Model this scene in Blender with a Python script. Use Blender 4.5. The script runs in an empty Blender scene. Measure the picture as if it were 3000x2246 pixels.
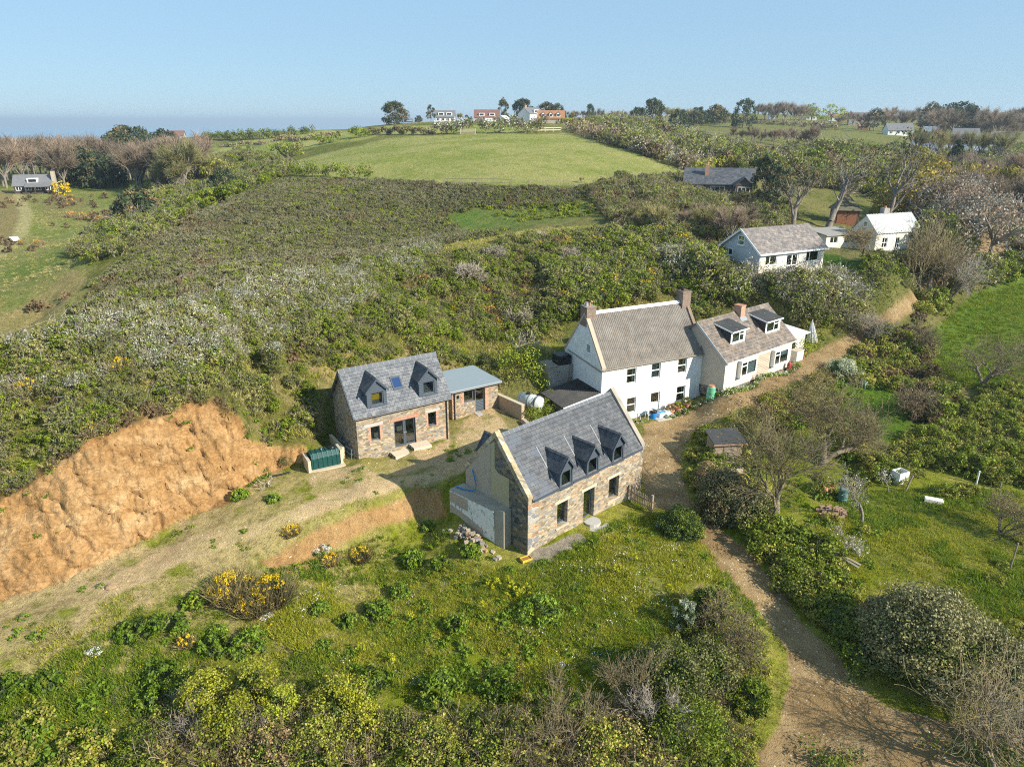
import bpy, math, random
import numpy as np
from mathutils import Vector
sc = bpy.context.scene
COL = sc.collection
rng = np.random.default_rng(11)
PIT = math.radians(20.35)
CAMH = 26.0
SP, CP = math.sin(PIT), math.cos(PIT)
K = 1.35624      # photo measured on a 2212 px wide view
FOC = 2079.0 / K
CX, CY = 1500 / K, 1123 / K

# ------------------------------------------------------------------ helpers
def tag(o, label=None, cat=None, group=None, kind=None):
    if label: o['label'] = label
    if cat: o['category'] = cat
    if group: o['group'] = group
    if kind: o['kind'] = kind
    return o

def empty(name, loc, rz=0.0, label=None, cat=None, group=None):
    o = bpy.data.objects.new(name, None)
    COL.objects.link(o)
    o.location = loc
    o.rotation_euler = (0, 0, rz)
    o.empty_display_size = 0.3
    return tag(o, label, cat, group)

def np_mesh(name, verts, quads, mats, midx=None, smooth=False, tris=None):
    me = bpy.data.meshes.new(name)
    verts = np.asarray(verts, np.float32)
    n = 0
    if quads is not None: n += len(quads)
    if tris is not None: n += len(tris)
    loops = []
    starts = []
    s = 0
    if quads is not None and len(quads):
        q = np.asarray(quads, np.int32)
        loops.append(q.ravel()); starts.append(np.arange(len(q), dtype=np.int32) * 4); s = len(q) * 4
    if tris is not None and len(tris):
        t = np.asarray(tris, np.int32)
        loops.append(t.ravel()); starts.append(s + np.arange(len(t), dtype=np.int32) * 3)
    loops = np.concatenate(loops); starts = np.concatenate(starts)
    me.vertices.add(len(verts)); me.vertices.foreach_set('co', verts.ravel())
    me.loops.add(len(loops)); me.loops.foreach_set('vertex_index', loops)
    me.polygons.add(len(starts)); me.polygons.foreach_set('loop_start', starts)
    for m in (mats if isinstance(mats, (list, tuple)) else [mats]): me.materials.append(m)
    if midx is not None: me.polygons.foreach_set('material_index', np.asarray(midx, np.int32))
    if smooth: me.polygons.foreach_set('use_smooth', np.ones(len(starts), bool))
    me.update(calc_edges=True)
    return me

def obj(name, me, parent=None, loc=None):
    o = bpy.data.objects.new(name, me)
    COL.objects.link(o)
    if parent: o.parent = parent
    if loc is not None: o.location = loc
    return o

class MB:
    def __init__(s): s.v = []; s.f = []; s.m = []
    def add(s, vs, fs, m=0):
        b = len(s.v); s.v += [tuple(map(float, p)) for p in vs]
        for f in fs: s.f.append([b + i for i in f]); s.m.append(m)
        return s
    def poly(s, pts, m=0): return s.add(pts, [list(range(len(pts)))], m)
    def box(s, x0, x1, y0, y1, z0, z1, m=0):
        vs = [(x0,y0,z0),(x1,y0,z0),(x1,y1,z0),(x0,y1,z0),(x0,y0,z1),(x1,y0,z1),(x1,y1,z1),(x0,y1,z1)]
        return s.add(vs, [(0,3,2,1),(4,5,6,7),(0,1,5,4),(1,2,6,5),(2,3,7,6),(3,0,4,7)], m)
    def prism(s, pts, off, m=0):
        # pts: planar polygon, off: extrude vector
        n = len(pts); o = Vector(off); P = [Vector(p) for p in pts]
        nrm = Vector((0,0,0))
        for i in range(n): nrm += P[i].cross(P[(i+1) % n])
        if nrm.dot(o) > 0: P = P[::-1]
        vs = P + [p + o for p in P]
        fs = [list(range(n)), [2*n-1-i for i in range(n)]]
        for i in range(n):
            j = (i+1) % n; fs.append([j, i, n+i, n+j])
        return s.add(vs, fs, m)
    def bar(s, a, b, w, h=None, m=0):
        h = h or w; a = Vector(a); b = Vector(b); d = (b-a).normalized()
        up = Vector((0,0,1)) if abs(d.z) < .95 else Vector((1,0,0))
        x = d.cross(up).normalized()*w/2; y = d.cross(x).normalized()*h/2
        vs = [a-x-y,a+x-y,a+x+y,a-x+y,b-x-y,b+x-y,b+x+y,b-x+y]
        return s.add(vs, [(0,1,2,3),(7,6,5,4),(1,0,4,5),(2,1,5,6),(3,2,6,7),(0,3,7,4)], m)
    def tube(s, pts, r, n=8, m=0, cap=True):
        P = [Vector(p) for p in pts]; rs = r if isinstance(r, (list, tuple)) else [r]*len(P)
        b = len(s.v); 
        for i, p in enumerate(P):
            d = (P[min(i+1, len(P)-1)] - P[max(i-1, 0)]).normalized()
            up = Vector((0,0,1)) if abs(d.z) < .9 else Vector((1,0,0))
            x = d.cross(up).normalized(); y = x.cross(d)
            for k in range(n):
                a = 2*math.pi*k/n; q = p + (x*math.cos(a) + y*math.sin(a))*rs[i]; s.v.append(tuple(q))
        for i in range(len(P)-1):
            for k in range(n):
                k2 = (k+1) % n; s.f.append([b+i*n+k, b+i*n+k2, b+(i+1)*n+k2, b+(i+1)*n+k][::-1]); s.m.append(m)
        if cap:
            s.f.append([b+k for k in range(n)]); s.m.append(m)
            e = b+(len(P)-1)*n; s.f.append([e+n-1-k for k in range(n)]); s.m.append(m)
        return s
    def lathe(s, c, prof, n=16, m=0):
        # prof: (r, z) list from bottom up
        b = len(s.v)
        for r, z in prof:
            for k in range(n):
                a = 2*math.pi*k/n; s.v.append((c[0]+r*math.cos(a), c[1]+r*math.sin(a), c[2]+z))
        for i in range(len(prof)-1):
            for k in range(n):
                k2 = (k+1) % n; s.f.append([b+i*n+k, b+i*n+k2, b+(i+1)*n+k2, b+(i+1)*n+k]); s.m.append(m)
        s.f.append([b+n-1-k for k in range(n)]); s.m.append(m)
        e = b+(len(prof)-1)*n; s.f.append([e+k for k in range(n)]); s.m.append(m)
        return s
    def build(s, name, mats, parent=None, smooth=False, bevel=0):
        me = bpy.data.meshes.new(name)
        me.from_pydata(s.v, [], s.f)
        for m in (mats if isinstance(mats, (list, tuple)) else [mats]): me.materials.append(m)
        me.polygons.foreach_set('material_index', s.m)
        if smooth: me.polygons.foreach_set('use_smooth', [True]*len(s.f))
        me.update()
        o = obj(name, me, parent)
        if bevel:
            md = o.modifiers.new('bevel', 'BEVEL'); md.width = bevel; md.segments = 2; md.limit_method = 'ANGLE'
        return o

# ------------------------------------------------------------------ materials
class NT:
    def __init__(s, name):
        s.mat = bpy.data.materials.new(name); s.mat.use_nodes = True
        s.nt = s.mat.node_tree; s.nt.nodes.clear()
        s.out = s.nt.nodes.new('ShaderNodeOutputMaterial')
    def n(s, t, ins=None, **kw):
        nd = s.nt.nodes.new('ShaderNode' + t)
        for k, v in kw.items(): setattr(nd, k, v)
        for k, v in (ins or {}).items():
            sk = nd.inputs[k]
            if isinstance(v, bpy.types.NodeSocket): s.nt.links.new(v, sk)
            else:
                if isinstance(v, (tuple, list)) and len(v) == 3 and sk.type == 'RGBA': v = (*v, 1)
                sk.default_value = v
        return nd
    def math(s, op, a, b=0.0, c=None):
        d = {0: a, 1: b}
        if c is not None: d[2] = c
        return s.n('Math', d, operation=op).outputs[0]
    def mix(s, f, a, b, mode='MIX'):
        nd = s.n('Mix', data_type='RGBA', blend_type=mode)
        for i, v in ((0, f), (6, a), (7, b)):
            if isinstance(v, bpy.types.NodeSocket): s.nt.links.new(v, nd.inputs[i])
            else: nd.inputs[i].default_value = (*v, 1) if isinstance(v, (tuple, list)) and len(v) == 3 else v
        return nd.outputs[2]
    def ramp(s, f, stops, interp='LINEAR'):
        nd = s.n('ValToRGB', {0: f}); cr = nd.color_ramp; cr.interpolation = interp
        while len(cr.elements) < len(stops): cr.elements.new(0.5)
        for e, (p, c) in zip(cr.elements, stops):
            e.position = p; e.color = (*c, 1) if not isinstance(c, float) else (c, c, c, 1)
        return nd.outputs[0]
    def noise(s, vec, scale, detail=3.0, rough=.55, dims='3D'):
        d = {'Scale': scale, 'Detail': detail, 'Roughness': rough}
        if vec is not None: d['Vector'] = vec
        return s.n('TexNoise', d, noise_dimensions=dims).outputs[0]
    def objco(s): return s.n('TexCoord').outputs['Object']
    def xyz(s, v): return s.n('SeparateXYZ', {0: v}).outputs
    def comb(s, x, y, z=0.0): return s.n('CombineXYZ', {0: x, 1: y, 2: z}).outputs[0]
    def wallco(s):
        x, y, z = s.xyz(s.objco()); return s.comb(s.math('ADD', x, y), z)
    def bump(s, h, strength=.5, dist=.02): return s.n('Bump', {'Height': h, 'Strength': strength, 'Distance': dist}).outputs[0]
    def bsdf(s, col, rough=.8, metal=0.0, normal=None, spec=.3):
        d = {'Base Color': col, 'Roughness': rough, 'Metallic': metal, 'Specular IOR Level': spec}
        if normal is not None: d['Normal'] = normal
        b = s.n('BsdfPrincipled', d); s.nt.links.new(b.outputs[0], s.out.inputs[0]); return s.mat
MATS = {}
def M(name, fn=None):
    if name not in MATS: MATS[name] = fn(NT(name))
    return MATS[name]
def plain(name, col, rough=.7, metal=0.0, var=.15, scale=6.0, spec=.3):
    def f(t):
        n = t.noise(t.objco(), scale, 4.0)
        c = t.mix(t.math('MULTIPLY', n, 1.0), tuple(x*(1-var) for x in col), tuple(min(1, x*(1+var)) for x in col))
        return t.bsdf(c, rough, metal, spec=spec)
    return M(name, f)

# ------------------------------------------------------------------ numpy noise
def _hash(ix, iy, seed):
    h = (ix.astype(np.int64)*374761393 + iy.astype(np.int64)*668265263 + seed*1274126177) & 0xffffffff
    h = ((h ^ (h >> 13))*1274126177) & 0xffffffff
    return ((h ^ (h >> 16)) & 0xffff)/65535.0
def vnoise(x, y, seed=0):
    ix = np.floor(x); iy = np.floor(y); fx = x-ix; fy = y-iy
    fx = fx*fx*(3-2*fx); fy = fy*fy*(3-2*fy); ix = ix.astype(np.int64); iy = iy.astype(np.int64)
    a = _hash(ix, iy, seed); b = _hash(ix+1, iy, seed); c = _hash(ix, iy+1, seed); d = _hash(ix+1, iy+1, seed)
    return (a*(1-fx)+b*fx)*(1-fy)+(c*(1-fx)+d*fx)*fy
def fbm(x, y, oct=4, seed=0, gain=.5):
    r = 0; a = 1; t = 0
    for i in range(oct):
        r = r + a*vnoise(x*2**i+17.3*i, y*2**i-9.1*i, seed+i); t += a; a *= gain
    return r/t

# ------------------------------------------------------------------ camera maths
def rays(u, v):
    u = np.asarray(u, float); v = np.asarray(v, float)
    dx = (u-CX)/FOC; dv = (CY-v)/FOC
    return np.stack([dx, CP+dv*SP, -SP+dv*CP], -1)
def at_z(u, v, z):
    d = rays(u, v); t = (z-CAMH)/d[..., 2]
    return np.stack([d[..., 0]*t, d[..., 1]*t, np.full_like(t, 0)+z], -1)
def at_D(u, v, D):
    d = rays(u, v); t = D/np.hypot(d[..., 0], d[..., 1])
    return np.stack([d[..., 0]*t, d[..., 1]*t, CAMH+d[..., 2]*t], -1)
def project(x, y, z):
    zz = z-CAMH; zc = y*CP-zz*SP; yc = y*SP+zz*CP; zc = np.maximum(zc, .1)
    return CX+FOC*x/zc, CY-FOC*yc/zc

# ------------------------------------------------------------------ terrain
HOUSES = {  # x, y, yaw, length, width, eaves, ridge, base z
 'annex': (-11.43, 47.73, 32.7, 7.63, 4.81, 3.80, 6.51, 2.0),
 'cottage': (1.0, 38.73, 43.0, 11.70, 6.11, 3.90, 7.19, 0.0),
 'white': (7.84, 58.16, 25.4, 11.15, 6.61, 4.18, 8.36, 1.5),
 'tan': (19.36, 60.86, 38.9, 11.08, 6.70, 2.85, 5.65, 2.8),
 'slate': (28.57, 81.71, 25.4, 10.22, 6.49, 2.69, 4.95, 9.0),
 'iron': (51.18, 100.58, 20.2, 8.10, 4.57, 2.74, 4.87, 8.5),
}
def hloc(h, a, b, z=0.0):
    q = HOUSES[h]; c, s = math.cos(math.radians(q[2])), math.sin(math.radians(q[2]))
    return (q[0]+c*a-s*b, q[1]+s*a+c*b, q[7]+z)
ctl = []
def cz(*pts):
    for u, v, z in pts: ctl.append(at_z(np.array(u), np.array(v), z))
def cD(*pts):
    for u, v, D in pts: ctl.append(at_D(np.array(u), np.array(v), D))
# meadow below the cottage
cz((1140,1200,-.05),(1000,1210,-.25),(700,1300,-.4),(1000,1350,-.6),(1300,1300,-.3),(1500,1210,-.1),(1560,1330,-.4),(800,1500,-1.1),
   (1200,1500,-1.0),(300,1550,-.9),(0,1500,-.5),(0,1650,-1.1),(500,1655,-1.3),(1106,1655,-1.4),(1500,1600,-1.4),(1500,1450,-.9),(500,1400,-.5),(250,1450,-.5))
# yard, track and the orange bank below it
cz((776,1000,2),(970,965,2),(1085,885,2.2),(1110,920,2.1),(940,1015,2),(850,1030,1.95),(700,1060,1.8),(500,1110,1.55),(400,1170,1.25),(250,1235,.95),
   (100,1320,.6),(0,1370,.4),(400,1250,.75),(250,1350,.25),(100,1420,.05),(520,1180,1.2),
   (700,1000,1.98),(760,1015,1.98),(650,1040,1.86),(600,1068,1.76),(560,1085,1.7),(480,1122,1.55),(800,1000,2.0),(860,1000,2.0),(900,985,2.0),(640,1075,1.78),(740,1060,1.88),(560,1185,1.15),(620,1150,1.45),(700,1120,1.65),(800,1085,1.8),(905,1045,1.95),(960,1045,1.9),
   (560,1235,.45),(620,1210,.3),(700,1185,.2),(800,1148,.15),(905,1110,.1),(950,1120,.05))
for a, b, z in ((-.2,0,-.1),(-.6,2,0),(-1.2,4,.25),(-1.4,6.2,.8),(-.3,7.2,2.0),(4,7.2,1.9),(8,7.2,1.5),(12.2,7,1.1),(12.2,3,.5),(12,0,.05),(5,-.6,0),(9,-.6,0),(2,-.6,0)):
    ctl.append(np.array(hloc('cottage', a, b, z)))
for a, b, z in ((-.3,0,0),(4,-.4,.05),(8,0,.05),(8,3,.1),(14,2.6,.4),(11,2,.3),(14.6,7.5,.5),(-1,2,.1),(-1,5,.2),(0,5.5,.4),(4,5.6,.6),(7.6,5.6,.6),(9,7.8,.8),(13,7.9,.8)):
    ctl.append(np.array(hloc('annex', a, b, z)))
for a, b, z in ((11.3,-.2,0),(9,-.3,-.6),(6,-.3,-.92),(3,-.3,-1.05),(-.2,-.3,-1.1),(-3.8,0,-.4),(-4,4,.3),(0,7,1.0),(5,7.3,1.6),(11,7.3,1.6),(-5,6,1.6)):
    ctl.append(np.array(hloc('white', a, b, z)))
for a, b, z in ((0,-.2,0),(5,-.2,0),(11,-.2,.05),(15,.5,.2),(17,2,.4),(11,7,1.0),(5,7.2,1.0),(17,6,1.2)):
    ctl.append(np.array(hloc('tan', a, b, z)))
for h in ('slate', 'iron'):
    L, W = HOUSES[h][3], HOUSES[h][4]
    for a, b in ((-.3,-.3),(L+.3,-.3),(L,W),(0,W),(L/2,-1.2)): ctl.append(np.array(hloc(h, a, b, 0)))
# quarry face: toe and crest share a bearing
TOE = [(0,1290,.6),(60,1275,.65),(130,1252,.8),(200,1222,1.0),(270,1185,1.15),(350,1142,1.35),(420,1108,1.5),(470,1085,1.6),(515,1064,1.7),(560,1036,1.8),(640,1012,1.9)]
CRE = [(0,1062,4.6),(60,1034,4.6),(130,986,4.5),(200,946,4.2),(270,906,4.0),(350,882,3.7),(420,861,3.3),(465,860,2.7),(510,894,2.0),(550,945,1.3),(625,985,.5)]
cz(*TOE)
RIDGE = [(0,760,58),(100,738,58),(200,714,58),(300,690,58.5),(400,664,60.5),(500,641,64),(600,619,68.5),(700,598,72),(800,572,79),(900,548,85),(1000,525,91),(1100,506,97),(1200,492,101),(1300,487,103),(1400,492,101)]
rD = lambda u: np.interp(u, [r[0] for r in RIDGE], [r[2] for r in RIDGE])
rV = lambda u: np.interp(u, [r[0] for r in RIDGE], [r[1] for r in RIDGE])
for (u, v, z), (u2, v2, off) in zip(TOE, CRE):
    p = at_z(np.array(float(u)), np.array(float(v)), z); D = math.hypot(p[0], p[1])
    c = at_D(np.array(float(u2)), np.array(float(v2)), D+off); ctl.append(c)
    for t in (.3, .7): ctl.append(p*(1-t)+c*t)
    r = at_D(np.array(float(u2)), np.array(float(rV(u2))), float(rD(u2)))
    for t in (.12, .35, .65): 
        q = c*(1-t)+r*t; q[2] += .5*math.sin(math.pi*t); ctl.append(q)
cD(*RIDGE)
cD((690,870,55),(650,800,57),(750,745,60),(1000,760,66.5),(1060,790,67),(1150,745,66),(1100,640,79),(900,700,66),(750,680,65),(1300,600,84),(1200,620,80),
   (640,930,51),(600,760,56),(850,640,73),(1000,600,80))
cz((1145,890,2.05),(1180,860,2.2),(1130,770,3.6))
# lane
LANEPTS = [(1400,1060,.1),(1420,1000,.2),(1440,930,.5),(1500,895,.75),(1600,845,1.45),(1700,800,2.4),(1800,757,3.1),(1860,722,3.7),(1950,655,5),(2050,592,6.6),(2130,545,8.2),(2165,515,9.3)]
cz(*LANEPTS)
cz((1500,1120,-.4),(1580,1190,-.8),(1680,1290,-1.3),(1750,1400,-1.5),(1800,1500,-1.6),(1700,1600,-1.7),(1900,1560,-1.8),(2200,1600,-2.0))
# gardens and field to the east
cz((1650,1100,0),(1750,1150,-.2),(1900,1100,-.2),(2000,1100,-.2),(2100,1200,-.5),(2000,1350,-.8),(2200,1300,-.8),(2100,1500,-1.3),(1900,900,1),(1900,800,2.2),
   (2000,800,1.8),(2100,900,1.0),(2200,1000,.3),(2200,800,2.2),(2000,720,3.4),(2100,650,5),(2200,600,5.6),(2200,700,3.8),(1700,900,1.0),(1600,950,.5))
# bungalow shelf and beyond
cD((1480,600,87),(1560,560,88),(1850,560,96),(1950,600,94),(1700,650,83),(1560,640,84),(2000,560,104))
cz((1550,412,13),(1640,430,12.2),(1720,470,10.5),(1900,450,10),(1480,460,12.2),(1350,460,12.5),(2150,470,8.3),(2200,400,9),(2000,400,10.3),(2050,500,8.6))
# big field and the dark hill below it
cz((640,385,15),(760,388,14.9),(900,396,14.9),(1106,404,14.8),(1300,402,14.6),(1480,376,15),(640,365,15.6),(840,296,21),(1000,291,21.9),(1220,289,22.1),(1106,340,18.3),(800,330,18),(1350,335,18.3))
cD((300,640,86),(200,560,107),(150,640,92),(200,690,80),(400,560,97),(400,600,84),(600,580,88),(800,540,97),(1000,500,111),(600,480,117),(900,440,126),(1200,440,124),(400,455,148),(560,400,152),(1400,440,122),(700,440,125))
# valley to the west
cz((0,700,4),(80,715,3.2),(50,600,5.6),(30,520,5.4),(100,480,6.2),(150,450,6.6),(68,387,8),(0,400,7.5),(200,400,7.6),(300,400,7.8),(350,460,7.2),(400,400,8.3),(250,500,5.6),(500,345,11.5))
# far ground, rising inland and falling to the sea
cz((100,350,9),(250,345,9),(540,322,15.5),(700,290,21),(430,296,18))
cD((1050,265,350),(850,268,305),(1200,268,345),(1500,300,262),(1700,290,370),(1900,288,420),(1600,332,236),(1750,342,250),(1500,262,520),(1800,262,560),(2000,315,372),(2150,300,500),(2100,400,194),(2212,262,700),(1100,262,520),(1900,262,640))
for az, D, z in ((-45,420,12),(-30,460,12),(-20,480,16),(-12,440,21),(-8,420,22),(-45,900,-45),(-30,900,-45),(-20,900,-45),(-12,850,-40),(-6,850,-40),(0,800,-30),(-45,1600,-70),(0,1600,-70),
                 (8,750,18),(15,800,24),(25,900,24),(35,900,22),(45,900,22),(50,500,15),(50,200,7),(50,100,3),(50,60,-.5),(50,30,-2),(-50,60,3),(-50,30,-1),(-50,42,1),(-50,100,4),(-50,200,7),(-50,14,-2),(0,14,-2),(50,14,-3),
                 (10,1600,-20),(30,1600,0),(45,1600,0)):
    a = math.radians(az); ctl.append(np.array([D*math.sin(a), D*math.cos(a), z]))
ctl = np.array(ctl)

def tps_fit(P, smooth):
    X = np.stack([np.arctan2(P[:, 0], P[:, 1]), np.log(np.hypot(P[:, 0], P[:, 1]))], 1)
    n = len(X); r2 = ((X[:, None]-X[None])**2).sum(-1)
    A = np.zeros((n+3, n+3)); A[:n, :n] = np.where(r2 > 1e-12, .5*r2*np.log(np.maximum(r2, 1e-12)), 0)+np.eye(n)*smooth
    A[:n, n] = 1; A[:n, n+1:] = X; A[n, :n] = 1; A[n+1:, :n] = X.T
    return X, np.linalg.solve(A, np.concatenate([P[:, 2], np.zeros(3)]))
def tps_eval(X, w, th, ld):
    q = np.stack([th.ravel(), ld.ravel()], 1); out = np.empty(len(q))
    for i in range(0, len(q), 20000):
        c = q[i:i+20000]; r2 = ((c[:, None]-X[None])**2).sum(-1)
        out[i:i+20000] = (np.where(r2 > 1e-12, .5*r2*np.log(np.maximum(r2, 1e-12)), 0)) @ w[:len(X)] + w[-3] + c @ w[-2:]
    return out.reshape(th.shape)
TX, TW = tps_fit(ctl, 2e-5)
NTH = 901
TH = np.linspace(-math.radians(50), math.radians(50), NTH)
DD = np.concatenate([np.geomspace(14, 30, 90, endpoint=False), np.geomspace(30, 62, 330, endpoint=False), np.geomspace(62, 130, 190, endpoint=False), np.geomspace(130, 400, 150, endpoint=False), np.geomspace(400, 1600, 71)])
ND = len(DD)
LD = np.log(DD)
# coarse evaluation, linear upsample
cj = np.linspace(0, NTH-1, 301); ci = np.unique(np.concatenate([np.arange(0, ND, 3), [ND-1]]))
thc = np.interp(cj, np.arange(NTH), TH)
Zc = tps_eval(TX, TW, np.broadcast_to(thc[None], (len(ci), 301)), np.broadcast_to(LD[ci][:, None], (len(ci), 301)))
tmp = np.stack([np.interp(np.arange(NTH), cj, r) for r in Zc])
f = np.interp(np.arange(ND), ci, np.arange(len(ci))); i0 = np.minimum(np.floor(f).astype(int), len(ci)-2); fr = (f-i0)[:, None]
Z = tmp[i0]*(1-fr)+tmp[i0+1]*fr
GX = DD[:, None]*np.sin(TH)[None]; GY = DD[:, None]*np.cos(TH)[None]
def terrain_rays(Zg):
    tanE = (Zg-CAMH)/DD[:, None]
    return np.maximum.accumulate(tanE, 0)
def inpoly(px, py, poly):
    r = np.zeros(px.shape, bool); n = len(poly)
    P = np.array(poly, float); bb = (px > P[:, 0].min()) & (px < P[:, 0].max()) & (py > P[:, 1].min()) & (py < P[:, 1].max())
    X = px[bb]; Y = py[bb]; q = np.zeros(X.shape, bool)
    for i in range(n):
        x1, y1 = poly[i]; x2, y2 = poly[(i+1) % n]
        if y1 == y2: continue
        c = ((y1 > Y) != (y2 > Y)) & (X < (x2-x1)*(Y-y1)/(y2-y1)+x1); q ^= c
    r[bb] = q
    return r
# regions, outlined once on the ground
POLY = dict(
 cliff=[(-60,1100),(0,1065),(60,1036),(130,988),(200,948),(270,908),(350,884),(420,863),(470,858),(520,900),(548,948),(600,968),(660,962),(668,990),(600,1022),(560,1040),(500,1078),(420,1112),(300,1172),(170,1240),(0,1298),(-60,1310)],
 topsoil_shade=[(-40,1080),(0,1058),(60,1030),(130,982),(200,942),(270,902),(350,878),(420,857),(470,852),(520,896),(548,946),(535,950),(505,905),(468,870),(420,874),(350,896),(270,922),(200,962),(130,1004),(60,1050),(0,1080),(-40,1100)],
 bankback=[(560,820),(620,800),(740,770),(840,745),(930,745),(1060,785),(1085,850),(1000,800),(740,800),(700,880),(690,940),(640,975),(590,975),(545,930),(520,880)],
 yardearth=[(660,1030),(700,1010),(760,1005),(850,990),(960,955),(985,900),(1040,880),(1100,885),(1125,915),(1080,980),(1010,1000),(960,1010),(900,1040),(820,1062),(700,1090)],
 track=[(170,1268),(300,1215),(420,1150),(560,1132),(640,1100),(700,1075),(820,1040),(950,1008),(985,985),(985,945),(1005,905),(1060,888),(1110,925),(1060,960),(1020,1010),(930,1040),(860,1058),(700,1112),(540,1168),(400,1215),(250,1285)],
 bank=[(560,1215),(600,1195),(650,1165),(700,1140),(760,1118),(860,1082),(905,1046),(950,1056),(965,1110),(900,1118),(800,1148),(700,1188),(650,1230),(600,1238)],
 lane=[(1390,915),(1440,905),(1500,882),(1600,832),(1700,792),(1800,740),(1870,700),(1960,640),(2060,572),(2120,530),(2140,500),(2190,505),(2175,545),(2070,612),(1970,672),(1885,732),(1820,775),(1700,828),(1610,880),(1540,910),(1495,945),(1470,1000),(1482,1070),(1545,1130),(1610,1190),(1700,1290),(1770,1375),(1835,1465),(1910,1522),(2230,1590),(2230,1700),(1590,1700),(1690,1560),(1715,1470),(1665,1360),(1610,1290),(1530,1190),(1460,1115),(1395,1085),(1380,1000)],
 gravel=[(1135,1195),(1180,1180),(1255,1148),(1268,1166),(1185,1215),(1140,1222)],
 field=[(628,372),(645,345),(760,318),(850,296),(1000,290.5),(1220,288),(1300,310),(1400,340),(1482,368),(1490,384),(1300,396),(1250,403),(1106,401),(900,391),(760,385),(640,382)],
 field2=[(450,322),(560,298),(700,282),(830,284),(800,300),(690,315),(600,335),(510,333)],
 topfield=[(830,272),(1090,270),(1130,275),(1130,288),(850,291),(800,292)],
 hill=[(150,706),(200,610),(300,540),(420,470),(520,424),(620,388),(760,390),(900,397),(1106,404),(1270,408),(1280,425),(1190,445),(1010,452),(955,470),(990,500),(1080,505),(900,545),(700,600),(500,640),(300,690)],
 greenpatch=[(950,472),(1010,453),(1100,450),(1200,443),(1270,438),(1262,470),(1180,482),(1100,500),(1000,505)],
 valley=[(-40,404),(300,396),(340,430),(330,500),(230,540),(180,600),(150,706),(-40,765)],
 tan1=[(-30,412),(40,414),(62,450),(50,500),(20,520),(-30,532)],
 tan2=[(85,440),(150,420),(200,440),(150,470),(95,475)],
 tan3=[(-20,690),(80,640),(160,580),(190,600),(120,690),(-20,760)],
 vtrack=[(28,410),(52,424),(70,462),(62,502),(24,545),(-20,566),(-20,542),(12,522),(36,495),(42,460),(32,432)],
 eastfield=[(1985,740),(2100,640),(2230,560),(2230,860),(2100,840),(2020,790)],
 lawn=[(1740,1120),(1850,1060),(2050,1060),(2230,1060),(2230,1320),(1960,1250),(1830,1190)],
 lawn2=[(1800,770),(1850,770),(1900,820),(1960,880),(1990,910),(1900,960),(1800,940)],
 rfields=[(1300,262),(1480,285),(1560,300),(1650,300),(1700,350),(1600,370),(1430,310)],
 rfields2=[(1500,250),(1600,255),(1900,268),(1960,290),(1900,310),(1700,290),(1550,285)],
 rgreen=[(1420,300),(1500,306),(1650,330),(1640,338),(1480,322),(1425,312)],
 drive=[(2080,505),(2180,505),(2180,530),(2110,545)],
 bungalawn=[(1765,545),(1850,560),(1900,570),(1860,590),(1780,580)],
)
# level the yard up to the foot of the quarry face: no ditch behind the track
U0, V0 = project(GX, GY, Z)
tm_ = inpoly(U0, V0, POLY['track'])
for j in range(NTH):
    q = np.nonzero(tm_[:, j])[0]
    if len(q):
        a_, b_ = q[len(q)//2], int(np.searchsorted(DD, DD[q[len(q)//2]]*1.22)); Z[a_:b_, j] = np.maximum.accumulate(Z[a_:b_, j])
jx = (fbm(GX*.35, GY*.35, 4, 3)-.5); jy = (fbm(GX*.35+50, GY*.35, 4, 9)-.5)
U0, V0 = project(GX, GY, Z)
jit = np.clip(900/np.maximum(DD, 1), 2, 22)[:, None]
UJ, VJ = U0+jx*jit*1.6, V0+jy*jit
MASK = {k: inpoly(UJ, VJ, p) for k, p in POLY.items()}
# relief: coarse lumps everywhere, crags on the quarry face, ruts smooth on the lane
rough = .35*np.ones_like(Z)
for k in ('lane', 'track', 'yardearth', 'field', 'lawn', 'eastfield', 'lawn2'): rough[MASK[k]] = .10
def blur(a, n=3):
    a = a.astype(float)
    for _ in range(n):
        a[1:-1] = (a[:-2]+a[1:-1]*2+a[2:])/4; a[:, 1:-1] = (a[:, :-2]+a[:, 1:-1]*2+a[:, 2:])/4
    return a
rough = blur(rough, 4)
far = np.clip((DD-150)/300, 0, 1)[:, None]
Z = Z+(fbm(GX*.55, GY*.55, 4, 21)-.5)*rough*1.1*(1-far*.5)
cm = blur(MASK['cliff'], 4)
crag = np.abs(fbm(GX*.55+Z*.5, GY*.4+Z*.9, 4, 31)-.5)*2
def facets(a, b, seed):
    """broken rock: the highest of tilted cell faces"""
    ia = np.floor(a).astype(np.int64); ib = np.floor(b).astype(np.int64); out = np.full(a.shape, -9.0)
    for da in (-1, 0, 1):
        for db in (-1, 0, 1):
            ca, cb = ia+da, ib+db; x = ca+.1+.8*_hash(ca, cb, seed); y = cb+.1+.8*_hash(ca, cb, seed+1); h = _hash(ca, cb, seed+2)
            gx_ = _hash(ca, cb, seed+3)-.5; gy_ = _hash(ca, cb, seed+4)-.5; dx = a-x; dy = b-y
            out = np.maximum(out, h*.8+dx*gx_*.9+dy*gy_*.9-(dx*dx+dy*dy)*.75)
    return out
arc = TH[None]*41+Z*.35; wv_ = fbm(arc*.5, Z*.5, 3, 77)
fa = facets(arc*.55+wv_*1.2, Z*.62+arc*.12, 201); fb = facets(arc*1.5+wv_*2, Z*1.9-arc*.3, 211); fc = facets(arc*3.3, Z*4.2-arc*.8, 221)
gul = np.abs(fbm(arc*.9+wv_*1.5, Z*.18, 4, 241)-.5)*2
fd = facets(arc*6.1, Z*7.4-arc*1.2, 231)
CDISP = cm*(fa*.40+fb*.36+fc*.40+fd*.20-gul*.75-.25)*np.clip((DD-20)/10, 0, 1)[:, None]
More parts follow.
